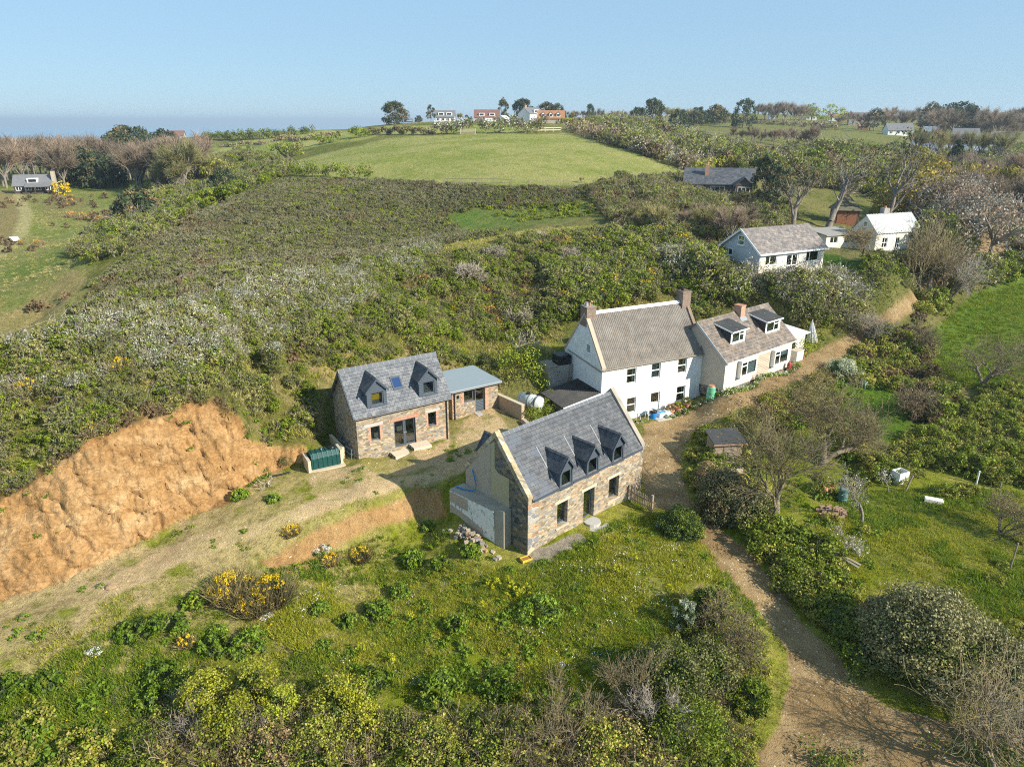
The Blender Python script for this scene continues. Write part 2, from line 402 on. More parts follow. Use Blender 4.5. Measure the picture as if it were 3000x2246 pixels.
DMX, DMY = -np.sin(TH)[None]*CDISP, -np.cos(TH)[None]*CDISP
CAV = np.clip(.5-(fb*.6+fa*.4), 0, 1)
bm = blur(MASK['bank'], 4)
Z = Z+bm*(fbm(GX*1.2, GY*1.2, 3, 51)-.5)*.5
ACC = terrain_rays(Z)

def G(u, v):
    """ground points seen at photo position (u, v); nan where only sky"""
    u = np.atleast_1d(np.asarray(u, float)); v = np.atleast_1d(np.asarray(v, float))
    d = rays(u, v); th = np.arctan2(d[:, 0], d[:, 1]); s = d[:, 2]/np.hypot(d[:, 0], d[:, 1])
    fj = np.clip((th-TH[0])/(TH[1]-TH[0]), 0, NTH-1.001); j = np.round(fj).astype(int)
    out = np.full((len(u), 3), np.nan)
    for k in range(len(u)):
        col = ACC[:, j[k]]; i = np.searchsorted(col, s[k])
        if i >= ND: continue
        if i == 0: D = DD[0]
        else:
            a, b = col[i-1], col[i]; D = DD[i-1]+(DD[i]-DD[i-1])*((s[k]-a)/(b-a) if b > a else 0)
        out[k] = (D*math.sin(th[k]), D*math.cos(th[k]), CAMH+s[k]*D)
    return out
def gz(x, y):
    """ground height under world x, y"""
    x = np.atleast_1d(np.asarray(x, float)); y = np.atleast_1d(np.asarray(y, float))
    th = np.arctan2(x, y); ld = np.log(np.maximum(np.hypot(x, y), 14.01))
    fj = np.clip((th-TH[0])/(TH[1]-TH[0]), 0, NTH-1.001); fi = np.clip(np.interp(ld, LD, np.arange(ND)), 0, ND-1.001)
    i = fi.astype(int); j = fj.astype(int); a = fi-i; b = fj-j
    return (Z[i, j]*(1-a)*(1-b)+Z[i+1, j]*a*(1-b)+Z[i, j+1]*(1-a)*b+Z[i+1, j+1]*a*b)
def g1(u, v):
    return tuple(G(u, v)[0])
def gpt(x, y, dz=0.0): return (x, y, float(gz(x, y)[0])+dz)

# ground albedo (colour of the thing itself: grass, soil, rock), per vertex
A = np.zeros(Z.shape+(3,))
n1 = fbm(GX*.12, GY*.12, 4, 61)[..., None]; n2 = fbm(GX*.9, GY*.9, 4, 71)[..., None]; n3 = fbm(GX*.03, GY*.03, 3, 81)[..., None]
def mixc(a, b, t): return np.array(a)*(1-t)+np.array(b)*t
sm = lambda t, a, b: np.clip((t-a)/(b-a), 0, 1)
GRASS = mixc((.20,.235,.014), (.38,.34,.08), sm(n1*.5+n2*.5, .42, .68))
A[:] = mixc((.12,.14,.025), (.22,.20,.07), sm(n1*.6+n2*.4, .35, .65))      # scrubby hillside
near = sm(V0+jy*160, 860, 1040)
A = mixc(A, 0, near[..., None])+GRASS*near[..., None]
# dry, sandy places in the lower meadow towards the quarry
dry = (sm(n1*.45+n2*.55, .40, .56)*np.clip((1000-U0)/650, 0, 1)[..., None]*near[..., None]*np.clip((1520-V0)/200, .25, 1)[..., None])
lf = np.clip((760-U0)/500, 0, 1)[..., None]*near[..., None]*.55; A = A*(1-lf)+lf*mixc((.25,.255,.05), (.42,.37,.14), sm(n2*.6+n1*.4, .38, .6))
A = mixc(A, (.52,.39,.20), dry*.9)
def put(k, col, soft=1):
    global A
    m = blur(MASK[k], soft)[..., None] if soft else MASK[k][..., None].astype(float)
    A = A*(1-m)+col*m
dd = DD[:, None, None]
put('valley', mixc((.15,.20,.035), (.25,.24,.08), sm(n1*.5+n2*.5, .38, .62)))
put('tan1', mixc((.22,.20,.07), (.30,.22,.10), n2)); put('tan2', mixc((.16,.18,.05), (.28,.22,.09), n2)); put('tan3', mixc((.20,.19,.06), (.36,.28,.13), n2))
put('vtrack', mixc((.30,.28,.10), (.46,.39,.20), n2))
put('hill', mixc((.10,.105,.035), (.16,.16,.05), n1))
put('greenpatch', mixc((.10,.17,.03), (.17,.19,.05), sm(n2*.6+n1*.4, .35, .65)), 14)
put('bankback', mixc((.17,.165,.04), (.38,.29,.14), sm(n1*.4+n2*.6, .40, .60)))
fld = mixc((.215,.25,.05), (.34,.325,.11), sm(n1*.35+n2*.35+n3*.3, .40, .62))
put('field', fld); put('field2', fld*1.05); put('topfield', fld*.95)
put('rfields', mixc((.13,.15,.04), (.19,.18,.06), n1)); put('rfields2', mixc((.14,.16,.04), (.2,.19,.06), n1)); put('rgreen', np.zeros_like(A)+(.12,.22,.03))
put('eastfield', mixc((.085,.17,.012), (.15,.21,.025), sm(n1*.4+n2*.6, .35, .65))); put('lawn', mixc((.12,.165,.014), (.27,.255,.055), sm(n1*.5+n2*.5, .38, .62)))
put('lawn2', mixc((.08,.16,.01), (.12,.19,.02), n2)); put('bungalawn', np.zeros_like(A)+(.07,.14,.012))
earth = mixc((.56,.40,.205), (.72,.545,.31), n2)
tr_ = blur(MASK['track'], 2)[..., None]*(1-.8*sm(n1*.45+n2*.55, .55, .66)); A = A*(1-tr_)+earth*tr_
yr_ = blur(MASK['yardearth'], 2)[..., None]*(1-.9*sm(n1*.3+n2*.7, .46, .58)); A = A*(1-yr_)+earth*yr_
put('bank', mixc((.44,.24,.085), (.58,.37,.17), n2))
lane_c = mixc((.34,.225,.105), (.48,.335,.17), sm(n1*.3+n2*.7, .38, .62)); put('lane', lane_c); put('drive', lane_c)
put('gravel', mixc((.30,.26,.2), (.42,.36,.28), n2), 0)
cl = mixc((.46,.29,.135), (.57,.395,.215), sm(crag[..., None]*.5+n2*.5, .25, .6))
cl = mixc(cl, (.40,.25,.115), sm(fbm(GX*.8+Z*2, GY*.8, 4, 91)[..., None], .52, .72)*.7)
cl = mixc(cl, (.66,.50,.30), sm(fbm(GX*.45-Z, GY*.45+Z*.6, 4, 95)[..., None], .54, .70)*.65)
cl = cl*np.array([.74,.70,.64])*(.85+.35*fbm(arc*2.2, Z*.7, 4, 99)[..., None])
put('cliff', cl)
put('topsoil_shade', mixc((.10,.075,.03), (.30,.17,.07), sm(n2, .4, .6)), 1)  # dark soil band at the lip, with the overhang's shade put into its colour
TEXT = np.ones(Z.shape)
for k, v in (('lane', .35), ('drive', .35), ('track', .5), ('yardearth', .5), ('bank', .6), ('gravel', .8), ('field', .55), ('field2', .5), ('eastfield', .7)): TEXT[MASK[k]] = v
TEXT = blur(TEXT, 2)
ter = NT('ground_cover')
ca_ = ter.n('Attribute', attribute_name='soil'); col = ca_.outputs['Color']
pos = ter.n('NewGeometry').outputs['Position']
na = ter.noise(pos, 2.3, 6.0, .7); nb = ter.noise(pos, 11.0, 5.0, .75)
g = ter.math('ADD', ter.math('MULTIPLY', na, 1.0), ter.math('MULTIPLY', nb, .8))
cc = ter.mix(ca_.outputs['Alpha'], col, ter.ramp(ter.math('MULTIPLY', g, .55), [(.36, (.42,.40,.36)), (.49, (1,1,1)), (.62, (1.42,1.40,1.30))]), 'MULTIPLY')
bp = ter.bump(g, 1.0, .3)
ter.bsdf(cc, .95, 0, bp, .1)
GROUND_MAT = ter.mat
def submesh(name, facemask, kind='structure', label=None, mat=None):
    fi, fj = np.nonzero(facemask)
    a = fi*NTH+fj; quads = np.stack([a, a+1, a+NTH+1, a+NTH], 1)
    used = np.unique(quads); remap = np.zeros(ND*NTH, np.int32); remap[used] = np.arange(len(used))
    V = np.stack([(GX+DMX).ravel()[used], (GY+DMY).ravel()[used], Z.ravel()[used]], 1)
    me = np_mesh(name, V, remap[quads], mat or GROUND_MAT, smooth=True)
    at = me.attributes.new('soil', 'FLOAT_COLOR', 'POINT')
    c4 = np.ones((len(used), 4), np.float32); c4[:, :3] = A.reshape(-1, 3)[used]; c4[:, 3] = TEXT.ravel()[used]
    at.data.foreach_set('color', c4.ravel())
    o = obj(name, me); o['kind'] = kind
    if label: o['label'] = label
    return o
left = np.ones((ND-1, NTH-1), bool)
def cut(name, keys, label, mat=None):
    global left
    m = np.zeros((ND-1, NTH-1), bool)
    for k in keys: m |= MASK[k][:-1, :-1]
    m &= left; left &= ~m
    return submesh(name, m, 'structure', label, mat)
cut('lane', ['lane', 'drive'], 'sandy unsurfaced lane winding past the cottages')
rk = NT('quarry_rock')
rc = rk.n('Attribute', attribute_name='soil').outputs['Color']; rp = rk.n('NewGeometry').outputs['Position']
rw_ = rk.n('VectorMath', {0: rp, 1: rk.n('VectorMath', {0: rk.n('TexNoise', {'Vector': rp, 'Scale': .9, 'Detail': 3.0}).outputs[1], 1: (1.6, 1.6, 1.6)}, operation='MULTIPLY').outputs[0]}, operation='ADD').outputs[0]
rm = rk.n('Mapping', {'Vector': rw_, 'Rotation': (.4, .25, .3), 'Scale': (1.0, 1.0, 2.1)}).outputs[0]
v1 = rk.n('TexVoronoi', {'Vector': rm, 'Scale': 1.1}, feature='DISTANCE_TO_EDGE').outputs['Distance']; v2 = rk.n('TexVoronoi', {'Vector': rm, 'Scale': 3.4}, feature='DISTANCE_TO_EDGE').outputs['Distance']; vc = rk.n('TexVoronoi', {'Vector': rm, 'Scale': 3.4}).outputs['Color']
k1 = rk.ramp(v1, [(0, 0.0), (.07, 1.0)]); k2 = rk.ramp(v2, [(0, 0.0), (.09, 1.0)])
c1 = rk.mix(1.0, rc, rk.ramp(rk.xyz(vc)[0], [(0, (.80,.78,.74)), (1, (1.16,1.14,1.12))]), 'MULTIPLY')
c1 = rk.mix(1.0, c1, rk.ramp(rk.noise(rp, 5.0, 6.0, .75), [(.35, (.74,.70,.66)), (.65, (1.18,1.16,1.12))]), 'MULTIPLY')
c1 = rk.mix(rk.math('MULTIPLY', rk.math('SUBTRACT', 1.0, k1), .10), c1, (.24,.13,.05))
hh = rk.math('ADD', rk.math('ADD', rk.math('MULTIPLY', k1, .16), rk.math('MULTIPLY', rk.xyz(vc)[1], .18)), rk.math('MULTIPLY', rk.noise(rp, 2.6, 8.0, .72), 1.1))
rk.bsdf(c1, .95, 0, rk.bump(hh, .8, .18), .1)
cut('quarry_face', ['cliff', 'topsoil_shade'], 'raw ochre earth and rock face cut into the hillside', rk.mat)
cut('yard_track', ['track', 'bank', 'gravel', 'yardearth'], 'bare sandy yard and track in front of the small stone house')
cut('field', ['field', 'field2', 'topfield'], 'broad pale green grass field on the hill top')
cut('pasture', ['eastfield', 'lawn', 'lawn2'], 'bright green grass on the lower side of the lane')
cut('hillside', ['hill', 'greenpatch', 'valley', 'tan1', 'tan2', 'tan3', 'vtrack'], 'far slope of the small valley')
submesh('ground', left, 'structure', 'grassy meadow and scrubby slopes around the cottages')
# ------------------------------------------------------------------ building materials
def stone(name, stops, mortar, sx=3.6, sz=7.0, rough=.9):
    def f(t):
        co = t.wallco(); x, y, z = t.xyz(co)
        wob = t.noise(co, 1.7, 3.0); wob2 = t.noise(co, 5.0, 2.0)
        xx = t.math('ADD', t.math('MULTIPLY', x, sx), t.math('MULTIPLY', wob, .9)); yy = t.math('ADD', t.math('MULTIPLY', y, sz), t.math('MULTIPLY', wob2, .5))
        v = t.comb(xx, yy)
        a = t.n('TexVoronoi', {'Vector': v, 'Scale': 1.0, 'Randomness': .8}, voronoi_dimensions='2D', distance='CHEBYCHEV')
        b = t.n('TexVoronoi', {'Vector': v, 'Scale': 1.0, 'Randomness': .8}, voronoi_dimensions='2D', distance='CHEBYCHEV', feature='F2')
        edge = t.math('SUBTRACT', b.outputs['Distance'], a.outputs['Distance'])
        r = t.xyz(a.outputs['Color'])[0]; r2 = t.xyz(a.outputs['Color'])[1]
        col = t.ramp(r, stops, 'CONSTANT')
        col = t.mix(1.0, col, t.ramp(r2, [(0, (.62,.62,.62)), (1, (1.25,1.25,1.25))]), 'MULTIPLY')
        col = t.mix(1.0, col, t.ramp(t.noise(co, 14.0, 4.0, .7), [(.25, (.65,.65,.65)), (.7, (1.2,1.2,1.2))]), 'MULTIPLY')
        fac = t.ramp(edge, [(.03, 0.0), (.13, 1.0)])
        col = t.mix(fac, mortar, col)
        return t.bsdf(col, rough, 0, t.bump(t.math('ADD', fac, t.math('MULTIPLY', t.noise(co, 22.0), .5)), .8, .03), .2)
    return M(name, f)
WARM = [(0, (.38,.29,.18)), (.18, (.27,.205,.13)), (.30, (.28,.265,.235)), (.42, (.43,.36,.26)), (.60, (.33,.30,.25)), (.70, (.47,.33,.21)), (.80, (.40,.34,.25)), (.90, (.22,.22,.22)), (.95, (.58,.34,.21))]
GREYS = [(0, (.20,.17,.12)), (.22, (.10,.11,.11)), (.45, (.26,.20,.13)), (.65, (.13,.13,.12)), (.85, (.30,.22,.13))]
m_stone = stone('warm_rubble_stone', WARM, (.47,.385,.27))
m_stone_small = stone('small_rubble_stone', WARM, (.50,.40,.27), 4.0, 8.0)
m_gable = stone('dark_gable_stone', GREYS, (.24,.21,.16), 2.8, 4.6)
m_coping = stone('coping_stone', [(0, (.47,.36,.21)), (.4, (.36,.31,.22)), (.6, (.50,.43,.31)), (.85, (.26,.24,.20))], (.52,.41,.25), 3.5, 3.5)
m_plinth = stone('dark_plinth_stone', [(0, (.10,.11,.12)), (.4, (.20,.17,.13)), (.7, (.34,.22,.13)), (.85, (.14,.15,.17))], (.35,.32,.27))
def slate(name, c1, c2, w=.36, h=.27, joint=(.012,.013,.016), patch=None, sl=1.5, lichen=None, bumpd=.02):
    # sl: slope length per metre of plan depth
    def f(t):
        x, y, z = t.xyz(t.objco())
        co = t.comb(x, t.math('MULTIPLY', y, sl))
        br = t.n('TexBrick', {'Vector': co, 'Color1': (*c1, 1), 'Color2': (*c2, 1), 'Mortar': (*joint, 1), 'Scale': 1.0, 'Mortar Size': .008, 'Mortar Smooth': .1, 'Bias': 0.0, 'Brick Width': w, 'Row Height': h})
        col = br.outputs['Color']
        wv = t.n('TexVoronoi', {'Vector': t.comb(t.math('MULTIPLY', x, 1/w), t.math('MULTIPLY', y, sl/h)), 'Scale': 1.0, 'Randomness': .1}, voronoi_dimensions='2D')
        rr = t.xyz(wv.outputs['Color'])[0]
        col = t.mix(1.0, col, t.ramp(rr, [(0, (.72,.74,.78)), (.5, (1,1,1)), (1, (1.4,1.35,1.28))]), 'MULTIPLY')
        col = t.mix(1.0, col, t.ramp(t.noise(co, 1.1, 4.0, .7), [(.3, (.82,.82,.82)), (.7, (1.18,1.18,1.18))]), 'MULTIPLY')
        if patch:
            m = t.math('GREATER_THAN', t.math('ADD', t.noise(t.comb(t.math('MULTIPLY', x, 1.0), t.math('MULTIPLY', y, 1.0)), .9, 1.0), t.math('MULTIPLY', x, -.13)), .33)
            m = t.math('MULTIPLY', m, t.math('GREATER_THAN', rr, .2))
            col = t.mix(m, col, patch)
        if lichen:
            n = t.noise(t.objco(), 1.6, 5.0, .75); n2 = t.noise(t.objco(), 9.0, 3.0, .6)
            m = t.ramp(t.math('ADD', t.math('MULTIPLY', n, .6), t.math('MULTIPLY', n2, .4)), [(.585, 0.0), (.63, 1.0)])
            col = t.mix(m, col, lichen)
        hgt = t.math('ADD', t.math('MULTIPLY', br.outputs['Fac'], -1.0), t.math('MULTIPLY', rr, .5))
        return t.bsdf(col, .55, 0, t.bump(hgt, .8, bumpd), .45)
    return M(name, f)
m_slate1 = slate('slate_mixed_grey', (.11,.12,.135), (.16,.165,.172), .33, .25, sl=1.5)
m_slate2 = slate('slate_blue_grey', (.072,.077,.086), (.088,.092,.099), .42, .30, patch=(.085,.098,.118), sl=1.47)
m_slate_d = slate('slate_dark_dormer', (.05,.056,.066), (.075,.082,.093), .40, .28, sl=1.0)
m_tan_tile = slate('weathered_brown_tile', (.155,.125,.10), (.21,.175,.145), .34, .30, (.05,.04,.035), sl=1.3, lichen=(.48,.25,.05))
m_grey_tile = slate('weathered_grey_tile', (.19,.165,.15), (.24,.21,.19), .34, .30, (.08,.07,.06), sl=1.22, lichen=(.40,.27,.12))
m_slate7 = slate('slate_plain_grey', (.075,.08,.09), (.095,.10,.11), .5, .35, sl=1.2)
m_red_tile = slate('red_brown_tile', (.22,.115,.085), (.27,.145,.105), .5, .4, (.1,.05,.04), sl=1.2)
def brick(name, c1, c2, mortar=(.45,.38,.30), w=.23, h=.075, vert=False):
    def f(t):
        co = t.wallco(); x, y, z = t.xyz(co)
        if vert: co = t.comb(y, x)
        b = t.n('TexBrick', {'Vector': co, 'Color1': (*c1, 1), 'Color2': (*c2, 1), 'Mortar': (*mortar, 1), 'Scale': 1.0, 'Mortar Size': .012, 'Brick Width': w, 'Row Height': h})
        col = t.mix(1.0, b.outputs['Color'], t.ramp(t.noise(co, 6.0, 4.0, .7), [(.3, (.7,.7,.7)), (.7, (1.25,1.25,1.25))]), 'MULTIPLY')
        return t.bsdf(col, .9, 0, t.bump(b.outputs['Fac'], -.5, .01), .2)
    return M(name, f)
m_brick = brick('red_brick', (.42,.16,.09), (.50,.25,.15))
m_brickv = brick('red_brick_arch', (.46,.15,.08), (.40,.17,.10), vert=True, w=.9)
m_chim = brick('old_chimney_brick', (.17,.10,.07), (.24,.14,.09), (.30,.27,.23))
m_chim2 = brick('orange_chimney_brick', (.50,.23,.13), (.42,.19,.12), (.45,.38,.3))
def stained(name, col, stain, amt=.5, scale=1.2, rough=.85, bd=.01):
    def f(t):
        co = t.objco(); x, y, z = t.xyz(co)
        n = t.noise(t.comb(t.math('MULTIPLY', t.math('ADD', x, y), 2.0), t.math('MULTIPLY', z, .7)), scale, 5.0, .7)
        c = t.mix(t.ramp(n, [(.45, 0.0), (.75, amt)]), col, stain)
        return t.bsdf(c, rough, 0, t.bump(t.noise(co, 9.0, 4.0, .65), .35, bd), .2)
    return M(name, f)
m_white = stained('white_painted_masonry', (.83,.83,.81), (.52,.51,.47), .6, 1.3, .8, .05)
m_wgable = stained('white_painted_gable', (.80,.81,.80), (.42,.43,.43), .5, 1.6, .8, .08)
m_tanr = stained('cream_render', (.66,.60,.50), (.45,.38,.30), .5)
m_tang = stained('shade_toned_pebbledash', (.52,.45,.36), (.34,.28,.22), .5)  # darker copy of the cream render: the gable's shade is in the colour
m_palegrey = stained('pale_render', (.70,.66,.58), (.5,.45,.38), .4)
m_bluegrey = stained('grey_painted_gable', (.50,.52,.53), (.38,.40,.41), .4)
m_cement = stained('cement_render', (.42,.35,.27), (.31,.26,.20), .6)
m_ochre = stained('ochre_render', (.42,.36,.22), (.32,.27,.17), .5)
m_brownr = stained('brown_wall_render', (.44,.335,.225), (.36,.27,.18), .5)
m_conc = stained('old_concrete', (.36,.32,.26), (.20,.18,.15), .8)
m_bhs = stained('concrete_block', (.36,.34,.31), (.22,.21,.19), .6)
m_lintel = stained('lintel_stone', (.56,.47,.34), (.40,.34,.26), .6)
m_lintelg = stained('grey_lintel_stone', (.42,.40,.37), (.52,.46,.38), .6)
m_upvc = plain('white_frame_paint', (.80,.80,.79), .4, 0, .04)
m_frame = plain('anthracite_frame_paint', (.07,.085,.105), .45, 0, .12)
def clad(name, c, pitch=.14):
    def f(t):
        x, y, z = t.xyz(t.objco()); s = t.math('FRACT', t.math('MULTIPLY', z, 1/pitch))
        col = t.mix(t.math('GREATER_THAN', s, .80), c, tuple(v*2.6 for v in c))
        return t.bsdf(col, .5, 0, t.bump(s, -.8, .03), .4)
    return M(name, f)
m_clad = clad('dark_blue_weatherboard', (.055,.07,.088))
m_weath = clad('brown_weatherboard', (.11,.085,.07), .18)
m_ridge = M('ridge_tile', lambda t: t.bsdf(t.n('TexBrick', {'Vector': t.comb(t.xyz(t.objco())[0], 1.5), 'Color1': (.10,.115,.135,1), 'Color2': (.13,.14,.155,1), 'Mortar': (.27,.23,.18,1), 'Scale': 1.0, 'Mortar Size': .02, 'Brick Width': .45, 'Row Height': 3.0}).outputs['Color'], .5))
m_lead = plain('lead_flashing', (.28,.30,.32), .45, 0, .12)
m_black = plain('black_plastic', (.015,.015,.017), .4)
m_grp = plain('pale_grey_roof_sheet', (.27,.315,.335), .55, 0, .08, 1.5)
m_glass = M('window_glass', lambda t: (lambda mx: (t.nt.links.new(mx.outputs[0], t.out.inputs[0]), t.mat)[1])(
    t.n('MixShader', {0: t.math('ADD', t.math('MULTIPLY', t.n('LayerWeight', {'Blend': .35}).outputs['Fresnel'], .55), .10), 1: t.n('BsdfTransparent', {'Color': (.72,.78,.78,1)}).outputs[0], 2: t.n('BsdfGlossy', {'Roughness': .02, 'Color': (.9,.95,1,1)}).outputs[0]})))
m_floor = plain('interior_floor', (.16,.11,.07), .7)
m_inner = plain('interior_wall', (.35,.31,.27), .8)
m_curtain = M('blue_curtain', lambda t: t.bsdf(t.mix(t.math('FRACT', t.math('MULTIPLY', t.xyz(t.objco())[0], 7.0)), (.22,.27,.42), (.50,.55,.68)), .9))
m_net = M('net_curtain', lambda t: t.bsdf(t.mix(t.math('FRACT', t.math('MULTIPLY', t.xyz(t.objco())[0], 6.0)), (.45,.45,.46), (.72,.72,.72)), .9))
m_yblind = plain('yellow_blind', (.85,.50,.015), .7)
def corr_mat(name, base, dark, spots):
    def f(t):
        co = t.objco(); n = t.noise(co, .9, 6.0, .75); n2 = t.noise(co, 13.0, 4.0, .7)
        c = t.mix(t.ramp(t.math('ADD', t.math('MULTIPLY', n, .45), t.math('MULTIPLY', n2, .55)), [(.38, 0.0), (.62, 1.0)]), dark, base)
        if spots:
            v = t.n('TexVoronoi', {'Vector': co, 'Scale': 2.6}); keep = t.math('GREATER_THAN', t.xyz(v.outputs['Color'])[1], .72)
            c = t.mix(t.math('MULTIPLY', t.math('LESS_THAN', v.outputs['Distance'], .16), keep), c, spots)
        return t.bsdf(c, .95, 0, t.bump(n2, .5, .02), .1)
    return M(name, f)
m_corr = corr_mat('lichened_corrugated_sheet', (.30,.27,.235), (.115,.10,.085), (.40,.20,.05))
m_corrw = corr_mat('white_corrugated_iron', (.62,.63,.61), (.40,.41,.40), None)
m_corrd = corr_mat('dark_corrugated_sheet', (.085,.08,.075), (.04,.04,.04), None)
m_felt = corr_mat('dark_felt_roof', (.085,.088,.088), (.045,.047,.05), (.36,.20,.05))
m_wood = M('weathered_wood', lambda t: t.bsdf(t.ramp(t.noise(t.n('Mapping', {'Vector': t.objco(), 'Scale': (1.5, 14, 14)}).outputs[0], 2.0, 5.0, .7), [(.3, (.20,.15,.10)), (.7, (.42,.34,.25))]), .85))
m_greywood = plain('grey_fence_wood', (.26,.22,.17), .9, 0, .35, 5)
m_palewood = plain('pale_pallet_wood', (.58,.48,.36), .85, 0, .25, 9)
m_terra = plain('terracotta', (.50,.24,.13), .8, 0, .2)
m_soil = plain('potting_soil', (.05,.035,.025), .95)

# ------------------------------------------------------------------ building helpers
def wall_open(mb, a, b, z0, z1, opens, depth=.3, m=0, mrev=None):
    """vertical wall a->b (2D), outward normal to the right of a->b, with recessed openings (s0,s1,z0,z1)"""
    a = Vector(a); b = Vector(b); L = (b-a).length; d = (b-a)/L; inn = Vector((-d.y, d.x))
    P = lambda s, z, q=0.0: (a.x+d.x*s+inn.x*q, a.y+d.y*s+inn.y*q, z)
    ss = sorted({0.0, L, *[o[0] for o in opens], *[o[1] for o in opens]}); zs = sorted({z0, z1, *[o[2] for o in opens], *[o[3] for o in opens]})
    for i in range(len(ss)-1):
        for j in range(len(zs)-1):
            sc_, zc_ = (ss[i]+ss[i+1])/2, (zs[j]+zs[j+1])/2
            if any(o[0] < sc_ < o[1] and o[2] < zc_ < o[3] for o in opens): continue
            mb.poly([P(ss[i], zs[j]), P(ss[i+1], zs[j]), P(ss[i+1], zs[j+1]), P(ss[i], zs[j+1])], m)
    mr = m if mrev is None else mrev
    for s0, s1, q0, q1 in opens:
        mb.poly([P(s0,q0), P(s0,q1), P(s0,q1,depth), P(s0,q0,depth)][::-1], mr); mb.poly([P(s1,q0), P(s1,q1), P(s1,q1,depth), P(s1,q0,depth)], mr)
        mb.poly([P(s0,q1), P(s1,q1), P(s1,q1,depth), P(s0,q1,depth)][::-1], mr); mb.poly([P(s0,q0), P(s1,q0), P(s1,q0,depth), P(s0,q0,depth)], mr)
def win(parent, name, x0, x1, z0, z1, y, fr=.07, bars=(), mat=None, sill=True, pane=True, vbars=(), th=.06, axis='y', sillmat=None, label=None, kidlevel=True):
    """window frame in plane y (facing -y) or plane x (facing -x, axis='x'): frame part with pane, sill sub-parts"""
    mat = mat or m_frame
    B = (lambda mb, a0, a1, c0, c1, q0, q1: mb.box(a0, a1, q0, q1, c0, c1)) if axis == 'y' else (lambda mb, a0, a1, c0, c1, q0, q1: mb.box(q0, q1, a0, a1, c0, c1))
    mb = MB()
    B(mb, x0, x0+fr, z0, z1, y, y+th); B(mb, x1-fr, x1, z0, z1, y, y+th); B(mb, x0+fr, x1-fr, z0, z0+fr, y, y+th); B(mb, x0+fr, x1-fr, z1-fr, z1, y, y+th)
    for f in bars: zz = z0+(z1-z0)*f; B(mb, x0+fr, x1-fr, zz-fr*.5, zz+fr*.5, y+.003, y+th-.003)
    for f in vbars: xx = x0+(x1-x0)*f; B(mb, xx-fr*.45, xx+fr*.45, z0+fr, z1-fr, y+.006, y+th-.006)
    o = mb.build(name, mat, parent)
    if label: o['label'] = label
    if pane:
        p = MB(); B(p, x0+fr*.6, x1-fr*.6, z0+fr*.6, z1-fr*.6, y+th*.45, y+th*.45+.012); p.build('pane', m_glass, o if kidlevel else parent)
    if sill:
        p = MB(); B(p, x0-.05, x1+.05, z0-.06, z0-.002, y-.10, y+th*.5); p.build('sill', sillmat or mat, o if kidlevel else parent)
    return o
def roof_slopes(L, W, he, hr, ov=.2, ove=.2, th=.1, yr=None, x0=0.0, back=True):
    """two slabs (front, back) as an MB; ov: verge overhang, ove: eaves overhang"""
    yr = W/2 if yr is None else yr
    mb = MB(); s = (hr-he)/yr; s2 = (hr-he)/(W-yr)
    f = [(x0-ov, -ove, he-s*ove), (x0+L+ov, -ove, he-s*ove), (x0+L+ov, yr, hr), (x0-ov, yr, hr)]
    mb.prism(f, (0, 0, th))
    if back:
        b = [(x0-ov, W+ove, he-s2*ove), (x0+L+ov, W+ove, he-s2*ove), (x0+L+ov, yr, hr), (x0-ov, yr, hr)]
        mb.prism(b, (0, 0, th))
    return mb
def gable(mb, x, W, zb, he, hr, side, m=0, yr=None):
    yr = W/2 if yr is None else yr
    p = [(x, 0, zb), (x, W, zb), (x, W, he), (x, yr, hr), (x, 0, he)]
    mb.poly(p if side < 0 else p[::-1], m)
